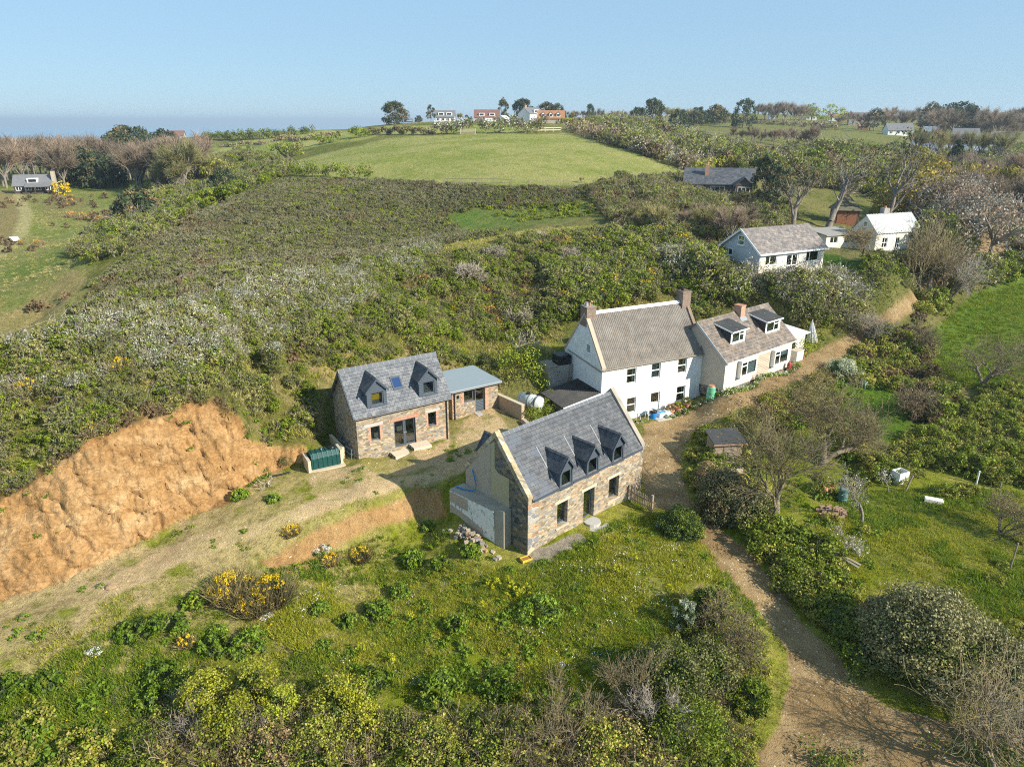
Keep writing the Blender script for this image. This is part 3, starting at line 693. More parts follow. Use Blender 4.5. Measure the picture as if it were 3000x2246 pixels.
    # order check: for the x=0 side the outward normal is -x
def gable_dormer(root, x0, x1, yf, zb, ze, zr, yb, wz0, wz1, wx0, wx1, roofmat, cladm, name='dormer', flip=None, slat=None, ovh=.14, yslope=None, lead=True, blind=None, framem=None):
    """gabled dormer facing -y; flip=W mirrors to the rear slope"""
    Y = (lambda y: y) if flip is None else (lambda y: flip-y)
    xm = (x0+x1)/2
    mb = MB()
    ops = [(wx0-x0, wx1-x0, wz0, wz1)] if flip is None else []
    if flip is None:
        wall_open(mb, (x0, yf), (x1, yf), zb, ze, ops, .12)
        mb.poly([(x0, yf, ze), (x1, yf, ze), (xm, yf, zr)])
        mb.poly([(x0, yf, zb), (x0, yf, ze), (x0, yb, ze), (x0, yb, zb)]); mb.poly([(x1, yf, zb), (x1, yb, zb), (x1, yb, ze), (x1, yf, ze)])
    else:
        mb.box(x0, x1, min(Y(yf), Y(yb)), max(Y(yf), Y(yb)), zb, ze)
        mb.prism([(x0, Y(yf), ze), (x1, Y(yf), ze), (xm, Y(yf), zr)], (0, Y(yb)-Y(yf), 0))
    body = mb.build(name, cladm, root)
    s = (zr-ze)/(xm-x0); r = MB(); oe = .12
    for sg in (-1, 1):
        xe = xm+sg*(xm-x0+oe); zE = ze-s*oe
        r.prism([(xe, Y(yf-ovh), zE+.01), (xm, Y(yf-ovh), zr+.01), (xm, Y(yb), zr+.01), (xe, Y(yb), zE+.01)], (0, 0, .07))
    r.build('dormer_roof', roofmat, body)
    # verge boards
    v = MB()
    for sg in (-1, 1):
        xe = xm+sg*(xm-x0+oe+.01); zE = ze-s*(oe+.01)
        y0 = Y(yf-ovh-.03); y1 = Y(yf-ovh-.003)
        v.prism([(xe, y0, zE-.12), (xm, y0, zr-.12), (xm, y0, zr+.09), (xe, y0, zE+.09)], (0, y1-y0, 0))
    v.build('verge_board', m_frame, body)
    rt = MB(); yy0, yy1 = sorted((Y(yf-ovh-.02), Y(yb))); rt.prism([(xm-.13, yy0, zr+.02), (xm, yy0, zr+.13), (xm+.13, yy0, zr+.02)], (0, yy1-yy0, 0)); rt.build('ridge_tiles', m_slate_d, body)
    if flip is None:
        win(body, 'window_frame', wx0, wx1, wz0, wz1, yf+.05, .09, mat=framem or m_frame, sill=False, kidlevel=False)
        p = MB(); p.box(wx0-.1, wx1+.1, yf-.05, yf-.002, wz0-.12, wz0-.02); p.build('sill', m_frame, body)
        if lead:
            p = MB(); p.prism([(x0-.06, yf-.2, zb-.14), (x1+.06, yf-.2, zb-.14), (x1+.06, yf-.01, zb+.07), (x0-.06, yf-.01, zb+.07)], (0, 0, .035)); p.build('flashing', m_lead, body)
        if blind: p = MB(); p.box(wx0+.1, wx1-.1, yf+.30, yf+.32, wz0+.32, wz1); p.build('blind', blind, body)
    return body
def gutter(root, x0, x1, y, z, mat=None, r=.055):
    mb = MB(); mb.tube([(x0, y, z), (x1, y, z)], r, 6); return mb.build('gutter', mat or m_black, root)
def downpipe(root, x, y, z0, z1, mat=None, r=.04):
    mb = MB(); mb.tube([(x, y, z0), (x, y, z1-.25), (x, y-.12, z1)], r, 6); return mb.build('downpipe', mat or m_black, root)
def house(name, key, label, cat='house', group=None):
    q = HOUSES[key]; return empty(name, (q[0], q[1], q[7]), math.radians(q[2]), label, cat, group), q[3], q[4], q[5], q[6]
def room(root, L, W, zs, x0=.3, y0=.55):
    """inside floors, seen through the glass"""
    mb = MB()
    for z in zs: mb.box(x0, L-.3, y0-.25, W-.3, z-.05, z)
    mb.build('interior_floor', m_floor, root)
    mb = MB(); mb.box(x0, L-.3, W*.62, W*.62+.05, zs[0], zs[-1]+2.0); mb.build('interior_wall', m_inner, root)

# ------------------------------------------------------------------ small stone house in the yard
r, L, W, he, hr = house('stone_house', 'annex', 'small new stone house with two dark boarded dormers and a flat roofed wing')
mb = MB()
wall_open(mb, (0, 0), (L, 0), -1.0, he+.05, [(1.08,1.80,1.46,2.59), (2.95,4.74,.43,2.60), (5.82,6.51,1.54,2.67)], .28)
gable(mb, 0, W, -1, he, hr, -1); gable(mb, L, W, -1, he, hr, 1); mb.poly([(L,W,-1),(0,W,-1),(0,W,he),(L,W,he)])
mb.build('wall', m_stone, r)
room(r, L, W, [.35, 3.0])
for x0, x1, z0, z1 in ((1.08,1.80,1.46,2.59), (5.82,6.51,1.54,2.67)):
    for sd in (-1, 1):
        b = MB()
        for k in range(12):
            zz = z0-.1+k*.105; w = .25 if (k//2) % 2 else .14
            if zz+.1 > z1+.1: break
            if sd < 0: b.box(x0-w, x0-.002, -.012, .02, zz, zz+.105)
            else: b.box(x1+.002, x1+w, -.012, .02, zz, zz+.105)
        b.build('brick_surround', m_brick, r)
b = MB(); b.box(2.68, 5.07, -.015, .05, 2.605, 2.86); b.build('brick_arch', m_brickv, r)
for x0, x1, z0, z1 in ((.58,2.08,2.62,2.87), (5.58,6.87,2.70,2.92)):
    b = MB(); b.box(x0, x1, -.02, .05, z0, z1); b.build('lintel', m_lintelg, r, bevel=.02)
for a in ((1.08,1.80,1.46,2.59), (5.82,6.51,1.54,2.67)): win(r, 'window', a[0], a[1], a[2], a[3], .16, .08)
for i, (x0, x1) in enumerate(((2.95,3.842), (3.848,4.74))):
    d = win(r, 'glazed_door', x0, x1, .43, 2.60, .14, .11, sill=False)
    h = MB(); hx = 3.76 if i == 0 else 3.92; h.box(hx, hx+.03, .08, .139, 1.42, 1.6); h.box(hx-.05, hx+.08, .07, .09, 1.5, 1.53); h.build('handle', m_lead, d)
s = (hr-he)/(W/2)
roof_slopes(L, W, he, hr, .22, .24, .11).build('roof', m_slate1, r)
b = MB(); b.prism([(-.24, W/2-.2, hr-.08), (-.24, W/2, hr+.17), (-.24, W/2+.2, hr-.08)], (L+.48, 0, 0)); b.build('ridge_tiles', m_ridge, r)
for x0, x1, bl in ((1.02, 2.58, m_yblind), (5.23, 6.79, None)):
    gable_dormer(r, x0, x1, .13, 3.92, 5.42, 6.22, 2.25, 4.20, 5.22, x0+.32, x0+1.30, m_slate_d, m_clad, blind=bl)
b = MB(); yl0, yl1 = .79, 1.50
zf = lambda y, o=0: he+s*y+.11+o
for q in ((3.44,3.53,yl0,yl1), (4.16,4.25,yl0,yl1), (3.53,4.16,yl0,yl0+.09), (3.53,4.16,yl1-.09,yl1)):
    b.prism([(q[0],q[2],zf(q[2],-.02)), (q[1],q[2],zf(q[2],-.02)), (q[1],q[3],zf(q[3],-.02)), (q[0],q[3],zf(q[3],-.02))], (0,0,.09))
sk = b.build('skylight', m_frame, r)
b = MB(); b.prism([(3.53,yl0+.09,zf(yl0+.09,.02)), (4.16,yl0+.09,zf(yl0+.09,.02)), (4.16,yl1-.09,zf(yl1-.09,.02)), (3.53,yl1-.09,zf(yl1-.09,.02))], (0,0,.015)); b.build('pane', M('skylight_glass', lambda t: t.bsdf((.02,.05,.14), .05, 0, None, .8)), sk)
gutter(r, -.2, L+.2, -.29, he-s*.24+.02); downpipe(r, 7.42, -.07, .05, he-.25)
# timber lean-to eaves at the rear gable
b = MB(); b.bar((-.26, W/2, hr-.1), (-.26, W+.3, he-s*.3), .04, .2); b.bar((-.26, W/2, hr-.1), (-.26, -.24, he-s*.24), .04, .16); b.build('bargeboard', m_frame, r)
# flat roofed wing
ey, eb, ex0, ex1, et = 2.8, 7.4, 9.42, 13.9, 2.76
b = MB(); wall_open(b, (ex0, ey), (ex1, ey), -.6, et, [(10.56-ex0, 11.64-ex0, 1.55, 2.62), (11.66-ex0, 12.62-ex0, .46, 2.62)], .3)
b.poly([(ex0,ey,-.6),(ex0,ey,et),(ex0,ey+.9,et),(ex0,ey+.9,-.6)]); b.poly([(7.6,ey+.9,-.6),(ex0,ey+.9,-.6),(ex0,ey+.9,et),(7.6,ey+.9,et)])
b.poly([(ex1,ey,-.6),(ex1,eb,-.6),(ex1,eb,et),(ex1,ey,et)]); b.poly([(ex1,eb,-.6),(7.6,eb,-.6),(7.6,eb,et),(ex1,eb,et)])
b.build('wing_wall', m_stone_small, r)
b = MB(); b.box(7.7, 13.7, 3.9, 7.2, .3, .4); b.build('interior_floor', m_floor, r)
for x0, x1, z0, z1 in ((10.22,10.55,1.4,2.62), (12.63,13.0,.3,2.62), (9.44,9.7,.2,2.7)):
    k = 0; zz = z0; b = MB()
    while zz < z1-.05:
        w = (x1-x0) if k % 2 else (x1-x0)*.6
        if x0 > 12: b.box(x0+.002, x0+w, ey-.012, ey+.02, zz, zz+.15)
        else: b.box(x1-w, x1-.002, ey-.012, ey+.02, zz, zz+.15)
        zz += .15; k += 1
    b.build('brick_surround', m_brick, r)
b = MB(); b.box(10.2, 13.1, ey-.013, ey+.02, 2.63, 2.75); b.build('brick_arch', m_brick, r)
win(r, 'window', 10.56, 11.64, 1.55, 2.62, ey+.14, .09, vbars=(.85,))
d = win(r, 'door', 11.66, 12.62, .46, 2.62, ey+.14, .12, sill=False)
b = MB(); b.box(11.77, 12.51, ey+.13, ey+.17, .58, 1.45); b.build('door_panel', m_clad, d); b = MB(); b.box(11.72, 11.75, ey+.07, ey+.14, 1.45, 1.6); b.build('handle', m_lead, d)
b = MB(); b.box(7.72, 14.2, ey-.3, eb+.15, et, et+.16); b.build('flat_roof', m_grp, r, bevel=.04)
gutter(r, 9.2, 14.1, ey-.36, et+.02); downpipe(r, 9.62, ey-.09, 0, et)
b = MB(); b.box(9.92, 10.04, ey-.14, ey-.005, 2.1, 2.35); b.build('wall_lamp', m_black, r)
b = MB(); b.box(11.5, 12.8, ey-.75, ey-.01, .2, .42); b.build('doorstep', m_lintelg, r, bevel=.02)

# ------------------------------------------------------------------ long stone cottage
r, L, W, he, hr = house('stone_cottage', 'cottage', 'long stone cottage with three slate dormers and a patched bare gable')
s = (hr-he)/(W/2)
b = MB()
OPN = [(2.67,3.68,.85,2.55), (5.27,6.38,.20,2.50), (7.93,9.03,.78,2.47)]
wall_open(b, (0, 0), (L, 0), -1.2, he-.12, OPN, .42); gable(b, L, W, -1.2, he, hr+.1, 1); b.poly([(L,W,-1.2),(0,W,-1.2),(0,W,he),(L,W,he)])
b.build('wall', m_stone, r)
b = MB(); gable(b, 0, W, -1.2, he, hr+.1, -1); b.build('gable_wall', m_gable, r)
b = MB()
for k in range(10):
    w = (.95, .6)[k % 2]; b.box(-.012, w, -.014, .03, -.35+k*.42, .05+k*.42)
b.build('quoin', stone('quoin_stone', [(0, (.34,.33,.30)), (.3, (.52,.30,.18)), (.5, (.24,.25,.27)), (.7, (.5,.42,.3))], (.45,.38,.28), 1.2, 2.38), r)
room(r, L, W, [.12, 2.9], .3, .9)
for x0, x1, z0, z1 in OPN:
    b = MB(); b.box(x0-.22, x1+.2, -.02, .2, z1, z1+.21); b.build('lintel', m_lintel, r, bevel=.02)
win(r, 'window', 2.67, 3.68, .85, 2.55, .30, .10); win(r, 'window', 7.93, 9.03, .78, 2.47, .30, .10)
d = win(r, 'glazed_door', 5.27, 6.38, .20, 2.50, .30, .12, sill=False); b = MB(); b.box(5.34, 5.37, .24, .30, 1.2, 1.4); b.build('handle', m_lead, d)
for x0, x1, z in ((2.67,3.68,.85), (7.93,9.03,.78)):
    b = MB(); b.box(x0-.15, x1+.1, -.10, .28, z-.14, z-.065); b.build('sill', m_lintel, r, bevel=.015)
roof_slopes(L-.5, W, he, hr, 0, .14, .09, x0=.3).build('roof', m_slate2, r)
b = MB(); b.prism([(.32, W/2-.17, hr-.06), (.32, W/2, hr+.13), (.32, W/2+.17, hr-.06)], (L-.7, 0, 0)); b.build('ridge_tiles', m_ridge, r)
for x0, x1, mm, nm in ((-.03, .36, m_coping, 'coping'), (L-.32, L+.06, m_conc, 'coping')):
    b = MB()
    for y0, z0, y1, z1 in ((-.06, he-.06, W/2, hr+.02), (W+.06, he-.06, W/2, hr+.02)):
        b.prism([(x0, y0, z0-.25), (x1, y0, z0-.25), (x1, y1, z1-.1), (x0, y1, z1-.1)], (0, 0, .48))
    b.build(nm, mm, r)
for x0 in (2.66, 5.27, 7.94):
    gable_dormer(r, x0, x0+1.26, -.17, 3.62, 4.98, 5.80, 1.86, 3.74, 4.90, x0+.14, x0+1.12, m_slate_d, m_frame, lead=False)
    b = MB(); b.prism([(x0-.12, .05, he+.13), (x0-.04, .05, he+.13), (x0-.06, 1.9, he+s*1.9+.1), (x0-.12, 1.9, he+s*1.9+.1)], (0,0,.025)); b.build('valley_flashing', m_lead, r)
for x0, x1 in ((.36, 2.62), (3.95, 5.24), (6.56, 7.90), (9.23, L-.34)):
    b = MB(); b.box(x0, x1, -.2, -.10, he-.22, he-.08); b.build('gutter', m_frame, r)
gable_dormer(r, 1.28, 2.54, -.02, 3.6, 5.0, 5.9, 1.9, 0, 0, 0, 0, m_slate_d, m_frame, name='rear_dormer', flip=W)
b = MB(); b.prism([(-.002,3.47,2.45),(-.002,6.06,2.0),(-.002,6.06,4.0),(-.002,3.47,6.62)], (-.025,0,0)); b.build('cement_patch', m_cement, r)
b = MB(); b.prism([(-.002,1.74,2.5),(-.002,3.46,2.5),(-.002,3.46,6.6),(-.002,3.08,6.9),(-.002,3.08,5.0),(-.002,2.7,4.72),(-.002,1.74,4.74)], (-.018,0,0)); b.build('ochre_patch', m_ochre, r)
# stump of a lost lean-to against the gable
b = MB(); b.prism([(-.02,1.55,-1.2),(-.02,6.3,-1.2),(-1.25,6.3,-1.2),(-.75,2.2,-1.2),(-.6,1.6,-1.2)], (0,0,3.86)); st = b.build('lean_to_stump', m_conc, r)
b = MB(); b.prism([(-.74,2.32,.02),(-1.245,6.28,.02),(-1.245,6.28,2.55),(-.80,2.32,2.45)][::1], (-.03,0,0))
b.build('whitewash_patch', M('peeling_whitewash', lambda t: t.bsdf(t.mix(t.ramp(t.math('ADD', t.noise(t.n('Mapping', {'Vector': t.objco(), 'Scale': (3,3,1.2)}).outputs[0], 1.6, 5.0, .7), t.math('MULTIPLY', t.xyz(t.objco())[1], .015)), [(.60, 0.0), (.66, 1.0)]), (.72,.71,.66), (.34,.27,.21)), .9)), st)
b = MB(); b.prism([(-1.075,4.6,1.55),(-1.285,6.26,1.75),(-1.285,6.26,2.5),(-1.075,4.6,2.45)], (-.02,0,0)); b.prism([(-.93,3.3,.02),(-1.29,6.27,.02),(-1.29,6.27,1.5),(-1.1,4.7,1.2),(-.93,3.3,.7)], (-.02,0,0)); b.build('cement_patch', m_cement, st)
b = MB(); b.lathe((5.9,-.62,-.2), [(.95,0),(.92,.2),(.0,.21)], 16); b.lathe((5.85,-.35,.0), [(.6,0),(.58,.19),(.0,.2)], 14); b.build('doorstep', m_lintelg, r)

# ------------------------------------------------------------------ white farmhouse
r, L, W, he, hr = house('white_farmhouse', 'white', 'tall white painted farmhouse with lichened corrugated roof and two brick chimneys')
YR = 3.25; s = (hr-he)/YR
b = MB()
WOP = [(2.58,3.62,2.42,3.87), (5.26,6.27,2.52,3.96), (8.2,9.23,2.55,4.0), (2.78,3.78,-.45,1.06), (5.36,6.43,-.92,1.17), (8.3,9.3,-.22,1.28)]
wall_open(b, (0,0), (L,0), -2.2, he, WOP, .2); gable(b, L, W, -2.2, he, hr, 1, 0, YR); b.poly([(L,W,-2.2),(0,W,-2.2),(0,W,he),(L,W,he)]); b.build('wall', m_white, r)
b = MB(); gable(b, 0, W, -2.2, he, hr, -1, 0, YR); b.build('gable_wall', m_wgable, r)
room(r, L, W, [-.95, 1.9])
for i, q in enumerate(WOP):
    if i == 4: continue
    w = win(r, 'window', *q, .10, .085, bars=(.52,), mat=m_upvc)
    if i == 1:
        b = MB(); b.box(q[0]+.08, q[1]-.08, .24, .26, q[2]+.05, q[3]-.05); b.build('curtain', m_curtain, w)
    elif i in (0, 2, 5):
        b = MB(); b.box(q[0]+.08, q[0]+.3, .24, .26, q[2]+.05, q[3]-.05); b.box(q[1]-.3, q[1]-.08, .24, .26, q[2]+.05, q[3]-.05); b.build('curtain', m_net, w)
d = win(r, 'door', 5.36, 6.43, -.92, 1.17, .10, .11, sill=False, mat=m_upvc)
b = MB(); b.box(5.47, 6.32, .11, .145, -.82, .16); b.build('door_panel', m_upvc, d)
b = MB(); b.box(6.24, 6.27, .03, .10, .1, .24); b.build('handle', m_lead, d)
# corrugated slopes
def corrugated(name, mat, x0, x1, pts, pitch=.146, amp=.028, parent=None, th=.03):
    """sheet over x0..x1 following pts [(y,z)...] from eaves to ridge"""
    n = int((x1-x0)/pitch*6); xs = np.linspace(x0, x1, n+1); V = []; w = amp*np.sin((xs-x0)/pitch*2*np.pi)
    for y, z in pts: V.append(np.stack([xs, np.full(n+1, y), z+w], 1))
    V = np.array(V); k = len(pts); top = V.reshape(-1, 3); bot = top-np.array([0, 0, th])
    ii = np.arange(n); q = []
    for a in range(k-1): q.append(np.stack([a*(n+1)+ii, a*(n+1)+ii+1, (a+1)*(n+1)+ii+1, (a+1)*(n+1)+ii], 1))
    q = np.concatenate(q); m = len(top)
    if pts[0][0] > pts[-1][0]: q = q[:, ::-1]
    edge = np.stack([ii, m+ii, m+ii+1, ii+1], 1)
    return obj(name, np_mesh(name, np.concatenate([top, bot]), np.concatenate([q, q[:, ::-1]+m, edge]), mat), parent)
corrugated('roof', m_corr, .32, L-.25, [(-.16, he-s*.16+.1), (.9, he+s*.9+.1), (YR, hr+.1)], .19, .05, r)
s2 = (hr-he)/(W-YR); corrugated('roof', m_corr, .32, L-.25, [(W+.16, he-s2*.16+.1), (YR, hr+.1)], .146, .03, r)
b = MB(); b.prism([(.5, YR-.22, hr-.03), (.5, YR, hr+.22), (.5, YR+.22, hr-.03)], (L-1.2, 0, 0)); b.build('ridge_capping', m_upvc, r)
for x0, x1, mm in ((-.04, .34, plain('pinkish_verge_render', (.46,.36,.27), .9)), (L-.26, L+.06, m_chim)):
    b = MB()
    for y0, z0, y1, z1 in ((-.05, he-.05, YR, hr), (W+.05, he-.05, YR, hr)): b.prism([(x0,y0,z0-.05),(x1,y0,z0-.05),(x1,y1,z1-.05),(x0,y1,z1-.05)], (0,0,.27 if x0 < 0 else .42))
    b.build('verge', mm, r)
for x0, x1, y0, y1, zt, nm in ((-.03,.95,2.85,3.95,8.95,'w'), (10.35,11.3,2.75,3.75,9.35,'e')):
    b = MB(); b.box(x0, x1, y0, y1, hr-1.1, zt); b.box(x0-.05, x1+.05, y0-.05, y1+.05, zt, zt+.12); c = b.build('chimney', m_chim, r, bevel=.02)
    b = MB(); b.lathe(((x0+x1)/2-.2, (y0+y1)/2, zt+.11), [(.15,0),(.14,.3),(.16,.34)], 10); b.build('chimney_pot', m_bhs if nm == 'w' else m_black, c)
    if nm == 'w':
        b = MB(); b.tube([(.62,3.4,zt+.1),(.62,3.4,zt+.38),(.68,3.35,zt+.5),(.8,3.3,zt+.42)], .09, 8); b.build('chimney_pot', m_terra, c)
gutter(r, -.05, L, -.2, he-.04, m_greywood, .06)
win(r, 'window', 2.03, 2.72, 5.04, 5.86, -.03, .06, mat=m_upvc, axis='x')
b = MB(); b.tube([(-.07, .05, 3.95), (-.07, 5.9, 4.35)], .05, 6); b.build('gutter', m_greywood, r)
# low store against the west gable
b = MB(); b.poly([(-3.6,0,-2.3),(-.02,0,-2.3),(-.02,0,1.95),(-3.6,0,1.28)]); b.poly([(-3.6,3.9,-2.3),(-3.6,0,-2.3),(-3.6,0,1.28),(-3.6,3.9,1.28)]); b.poly([(-.02,3.9,-2.3),(-3.6,3.9,-2.3),(-3.6,3.9,1.28),(-.02,3.9,1.95)])
b.build('store_wall', m_plinth, r)
o_ = corrugated('store_roof', m_corrd, -.1, 4.05, [(0, 2.08), (3.85, 1.32)], .146, .025, r); o_.rotation_euler = (0, 0, math.pi/2); o_.location = (-.03, 0, 0)
b = MB(); b.bar((-3.85,-.14,1.26), (-.03,-.14,2.0), .05, .17); b.build('fascia', m_upvc, r)
b = MB(); b.box(-2.5, -.1, 5.0, 6.8, -1, 3.2); b.build('tank_house', m_bhs, r)
b = MB(); b.box(-1.5, -.15, 5.05, 6.4, 3.2, 4.1); b.build('water_tank', m_black, r, bevel=.1)
b = MB(); b.box(-2.6, -1.6, 4.9, 6.9, 3.2, 3.28); b.bar((-.6,4.93,.3), (-.3,4.93,3.2), .12); b.build('timber', m_greywood, r)
# glazed link porch toward the tan cottage
b = MB(); b.poly([(L,.9,-1),(L+2.2,.9,-1),(L+2.2,.9,1.15),(L,.9,1.15)]); b.box(L+.02, L+2.1, 1.0, 4.5, -1, 2.1); b.build('porch_wall', m_palegrey, r)
b = MB(); b.box(L+.02, L+2.4, .75, 4.6, 2.12, 2.22); b.build('porch_roof', m_felt, r)
win(r, 'window', L+.15, L+.55, .2, 2.0, .86, .06, mat=m_upvc, bars=(.6,)); win(r, 'window', L+1.25, L+2.1, .95, 2.05, .86, .07, mat=m_upvc, bars=(.7,))
d = win(r, 'door', L+.58, L+1.22, -.35, 2.05, .86, .09, mat=m_upvc, sill=False); b = MB(); b.box(L+.67, L+1.13, .85, .895, -.26, .9); b.build('door_panel', m_upvc, d)

# ------------------------------------------------------------------ tan cottage by the lane
r, L, W, he, hr = house('tan_cottage', 'tan', 'cream rendered cottage with brown tiled roof and two flat topped dormers')
s = (hr-he)/(W/2)
b = MB(); TO = [(2.0,4.45,.88,2.3), (7.5,9.9,.80,2.22)]
wall_open(b, (0,0), (L,0), -.1, he, TO, .2); gable(b, L, W, -1, he, hr, 1); b.poly([(L,W,-1),(0,W,-1),(0,W,he),(L,W,he)]); b.build('wall', m_tanr, r)
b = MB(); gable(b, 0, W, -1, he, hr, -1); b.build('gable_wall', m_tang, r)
b = MB(); b.box(-.03, L+.03, -.05, .02, -1, -.1); b.box(-.05, -.001, -.05, W, -1, -.1); b.box(0, L, .02, .06, -1, -.1); b.build('plinth', m_plinth, r)
room(r, L, W, [.05, 2.5])
for i, q in enumerate(TO):
    # boxed out window with its own cheeks
    bx = MB(); y0 = -.42
    bx.box(q[0]-.06, q[1]+.06, y0-.02, 0, q[2]-.12, q[2]-.02); bx.box(q[0]-.06, q[1]+.06, y0-.02, 0, q[3]+.02, q[3]+.1); bx.box(q[0]-.06, q[0]-.01, y0, 0, q[2]-.02, q[3]+.02); bx.box(q[1]+.01, q[1]+.06, y0, 0, q[2]-.02, q[3]+.02)
    bw = bx.build('box_window', m_upvc, r)
    win(bw, 'window_frame', q[0], q[1], q[2], q[3], y0+.02, .11, mat=m_upvc, vbars=(.38,), sill=False, kidlevel=False)
    p = MB(); p.box(q[0]+.11, q[0]+(q[1]-q[0])*.36, y0+.01, y0+.09, q[2]+.95, q[2]+1.04); p.build('transom', m_upvc, bw)
    p = MB()
    if i == 0: p.box(q[0]+1.05, q[1]-.12, y0+.14, y0+.16, q[2]+.1, q[3]-.3); p.build('net_curtain', m_net, bw)
    else: p.box(q[0]+1.05, q[1]-.12, y0+.14, y0+.16, q[2]+.8, q[3]-.1); p.build('blind', plain('pale_blind', (.62,.68,.70), .8), bw)
b = MB(); tx0, tx1 = 4.66, 7.12
for k in range(14): x = tx0+.03+(tx1-tx0-.06)*k/13; b.box(x-.05, x+.05, -.05, -.008, .1, 2.26)
for k in range(13): z = .15+2.06*k/12; b.box(tx0, tx1, -.035, -.012, z-.045, z+.045)
b.build('trellis', plain('buff_trellis', (.60,.49,.38), .85), r)
b = MB(); b.box(tx0, tx1, -.007, -.004, .12, 2.24); b.build('trellis_panel', plain('brown_panel', (.16,.12,.09), .9), r)
roof_slopes(L, W, he, hr, .25, .3, .09).build('roof', m_tan_tile, r)
b = MB(); b.prism([(-.26, W/2-.16, hr-.03), (-.26, W/2, hr+.15), (-.26, W/2+.16, hr-.03)], (L+.52, 0, 0)); b.build('ridge_tiles', m_tan_tile, r)
b = MB(); b.bar((-.3,-.36,he-s*.3-.02), (-.3,W/2,hr+.02), .04, .2); b.build('bargeboard', plain('grey_bargeboard', (.45,.47,.48), .6), r)
gutter(r, -.2, L+.3, -.36, he-s*.3+.02, m_upvc, .06)
for x0, x1, lm in ((1.9, 4.1, m_felt), (7.52, 9.95, m_felt)):
    zt0 = 4.88
    b = MB(); b.poly([(x0,1.02,3.55),(x0,1.02,zt0),(x0,2.72,5.12),(x0,2.72,4.9)]); b.poly([(x1,1.02,3.55),(x1,2.72,4.9),(x1,2.72,5.12),(x1,1.02,zt0)])
    wall_open(b, (x0,1.02), (x1,1.02), 3.5, zt0, [(.1, x1-x0-.1, 3.78, 4.78)], .1); dm = b.build('dormer', m_black if x0 < 0 else plain('dark_dormer_cheek', (.06,.05,.045), .8), r)
    p = MB(); p.box(x0-.03, x1+.03, .97, 1.015, 3.52, 3.76); p.box(x0-.03, x0+.14, .97, 1.015, 3.76, 4.8); p.box(x1-.12, x1+.03, .97, 1.015, 3.76, 4.8); p.build('dormer_surround', m_upvc, dm)
    win(dm, 'window_frame', x0+.14, x1-.12, 3.78, 4.78, 1.0, .09, mat=m_upvc, vbars=(.62,), sill=True, kidlevel=False)
    p = MB(); p.box(x0+.14+(x1-x0-.26)*.65, x1-.2, .99, 1.05, 4.42, 4.5); p.build('transom', m_upvc, dm)
    p = MB(); p.prism([(x0-.15,.78,zt0+.0),(x1+.15,.78,zt0+.0),(x1+.15,3.1,5.36),(x0-.15,3.1,5.36)], (0,0,.1)); p.build('dormer_roof', lm, dm)
    p = MB(); p.bar((x0-.18,.75,zt0+.03), (x1+.18,.75,zt0+.03), .05, .13); p.bar((x0-.18,.75,zt0+.03), (x0-.18,2.9,5.34), .04, .12); p.build('fascia', m_upvc, dm)
b = MB(); b.box(5.75, 6.45, 2.75, 3.55, 4.9, 6.35); b.box(5.7, 6.5, 2.7, 3.6, 6.35, 6.43); c = b.build('chimney', m_chim2, r)
b = MB(); b.prism([(5.6,2.45,4.95),(6.6,2.45,4.95),(6.6,2.74,5.25),(5.6,2.74,5.25)], (0,0,.05)); b.build('flashing', m_lead, c)
# white roofed sun room beyond the far gable
b = MB(); wall_open(b, (L+.05,1.4), (L+5.0,1.4), -.6, 2.2, [(.6,3.4,.5,2.0)], .12); b.poly([(L+5.0,1.4,-.6),(L+5.0,4.6,-.6),(L+5.0,4.6,2.2),(L+5.0,1.4,2.2)]); b.build('sunroom_wall', m_palegrey, r)
win(r, 'window', L+.65, L+3.45, .5, 2.0, 1.44, .12, mat=m_upvc, vbars=(.28,)); 
b = MB(); b.prism([(L-.1,1.0,2.22),(L+5.2,1.0,2.22),(L+5.2,4.8,2.5),(L-.1,4.8,2.5)], (0,0,.1)); b.build('sunroom_roof', m_upvc, r)
b = MB(); b.tube([(L+1.6,2.0,2.35),(L+1.6,2.0,2.75)], .03, 6); b.lathe((L+1.6,1.9,2.65), [(.05,0),(.3,.06),(.36,.14)], 14); b.build('satellite_dish', m_bhs, r)

# ------------------------------------------------------------------ bungalow up the slope
r, L, W, he, hr = house('slate_bungalow', 'slate', 'pale bungalow with brown tiled roof and blue grey gable above the blossom hedge')
s = (hr-he)/(W/2)
b = MB(); SO = [(.9,2.7,1.1,2.3), (4.15,6.1,.1,2.2), (7.3,9.4,1.05,2.4)]
wall_open(b, (0,0), (L,0), -1.5, he, SO, .14); gable(b, L, W, -1.5, he, hr, 1); b.poly([(L,W,-1.5),(0,W,-1.5),(0,W,he),(L,W,he)]); b.build('wall', m_palegrey, r)
b = MB(); gable(b, 0, W, -1.5, he, hr, -1); b.build('gable_wall', m_bluegrey, r)
room(r, L, W, [.05])
win(r, 'window', .9, 2.7, 1.1, 2.3, .06, .1, mat=m_upvc, vbars=(.4,)); win(r, 'glazed_door', 4.15, 6.1, .1, 2.2, .06, .16, mat=m_upvc, vbars=(.5,), bars=(.35,), sill=False); win(r, 'window', 7.3, 9.4, 1.05, 2.4, .06, .12, mat=m_upvc, vbars=(.3,))
win(r, 'window', 2.72, 3.82, 3.1, 4.25, -.04, .1, mat=m_upvc, axis='x', bars=(.5,)); win(r, 'window', 4.5, 5.3, 1.65, 2.5, -.04, .09, mat=m_upvc, axis='x')
roof_slopes(L, W, he, hr, .3, .3, .1).build('roof', m_grey_tile, r)
b = MB(); b.bar((-.35,-.36,he-s*.3-.02), (-.35,W/2,hr), .05, .22); b.bar((-.35,W+.36,he-s*.3-.02), (-.35,W/2,hr), .05, .22); b.build('bargeboard', m_upvc, r)
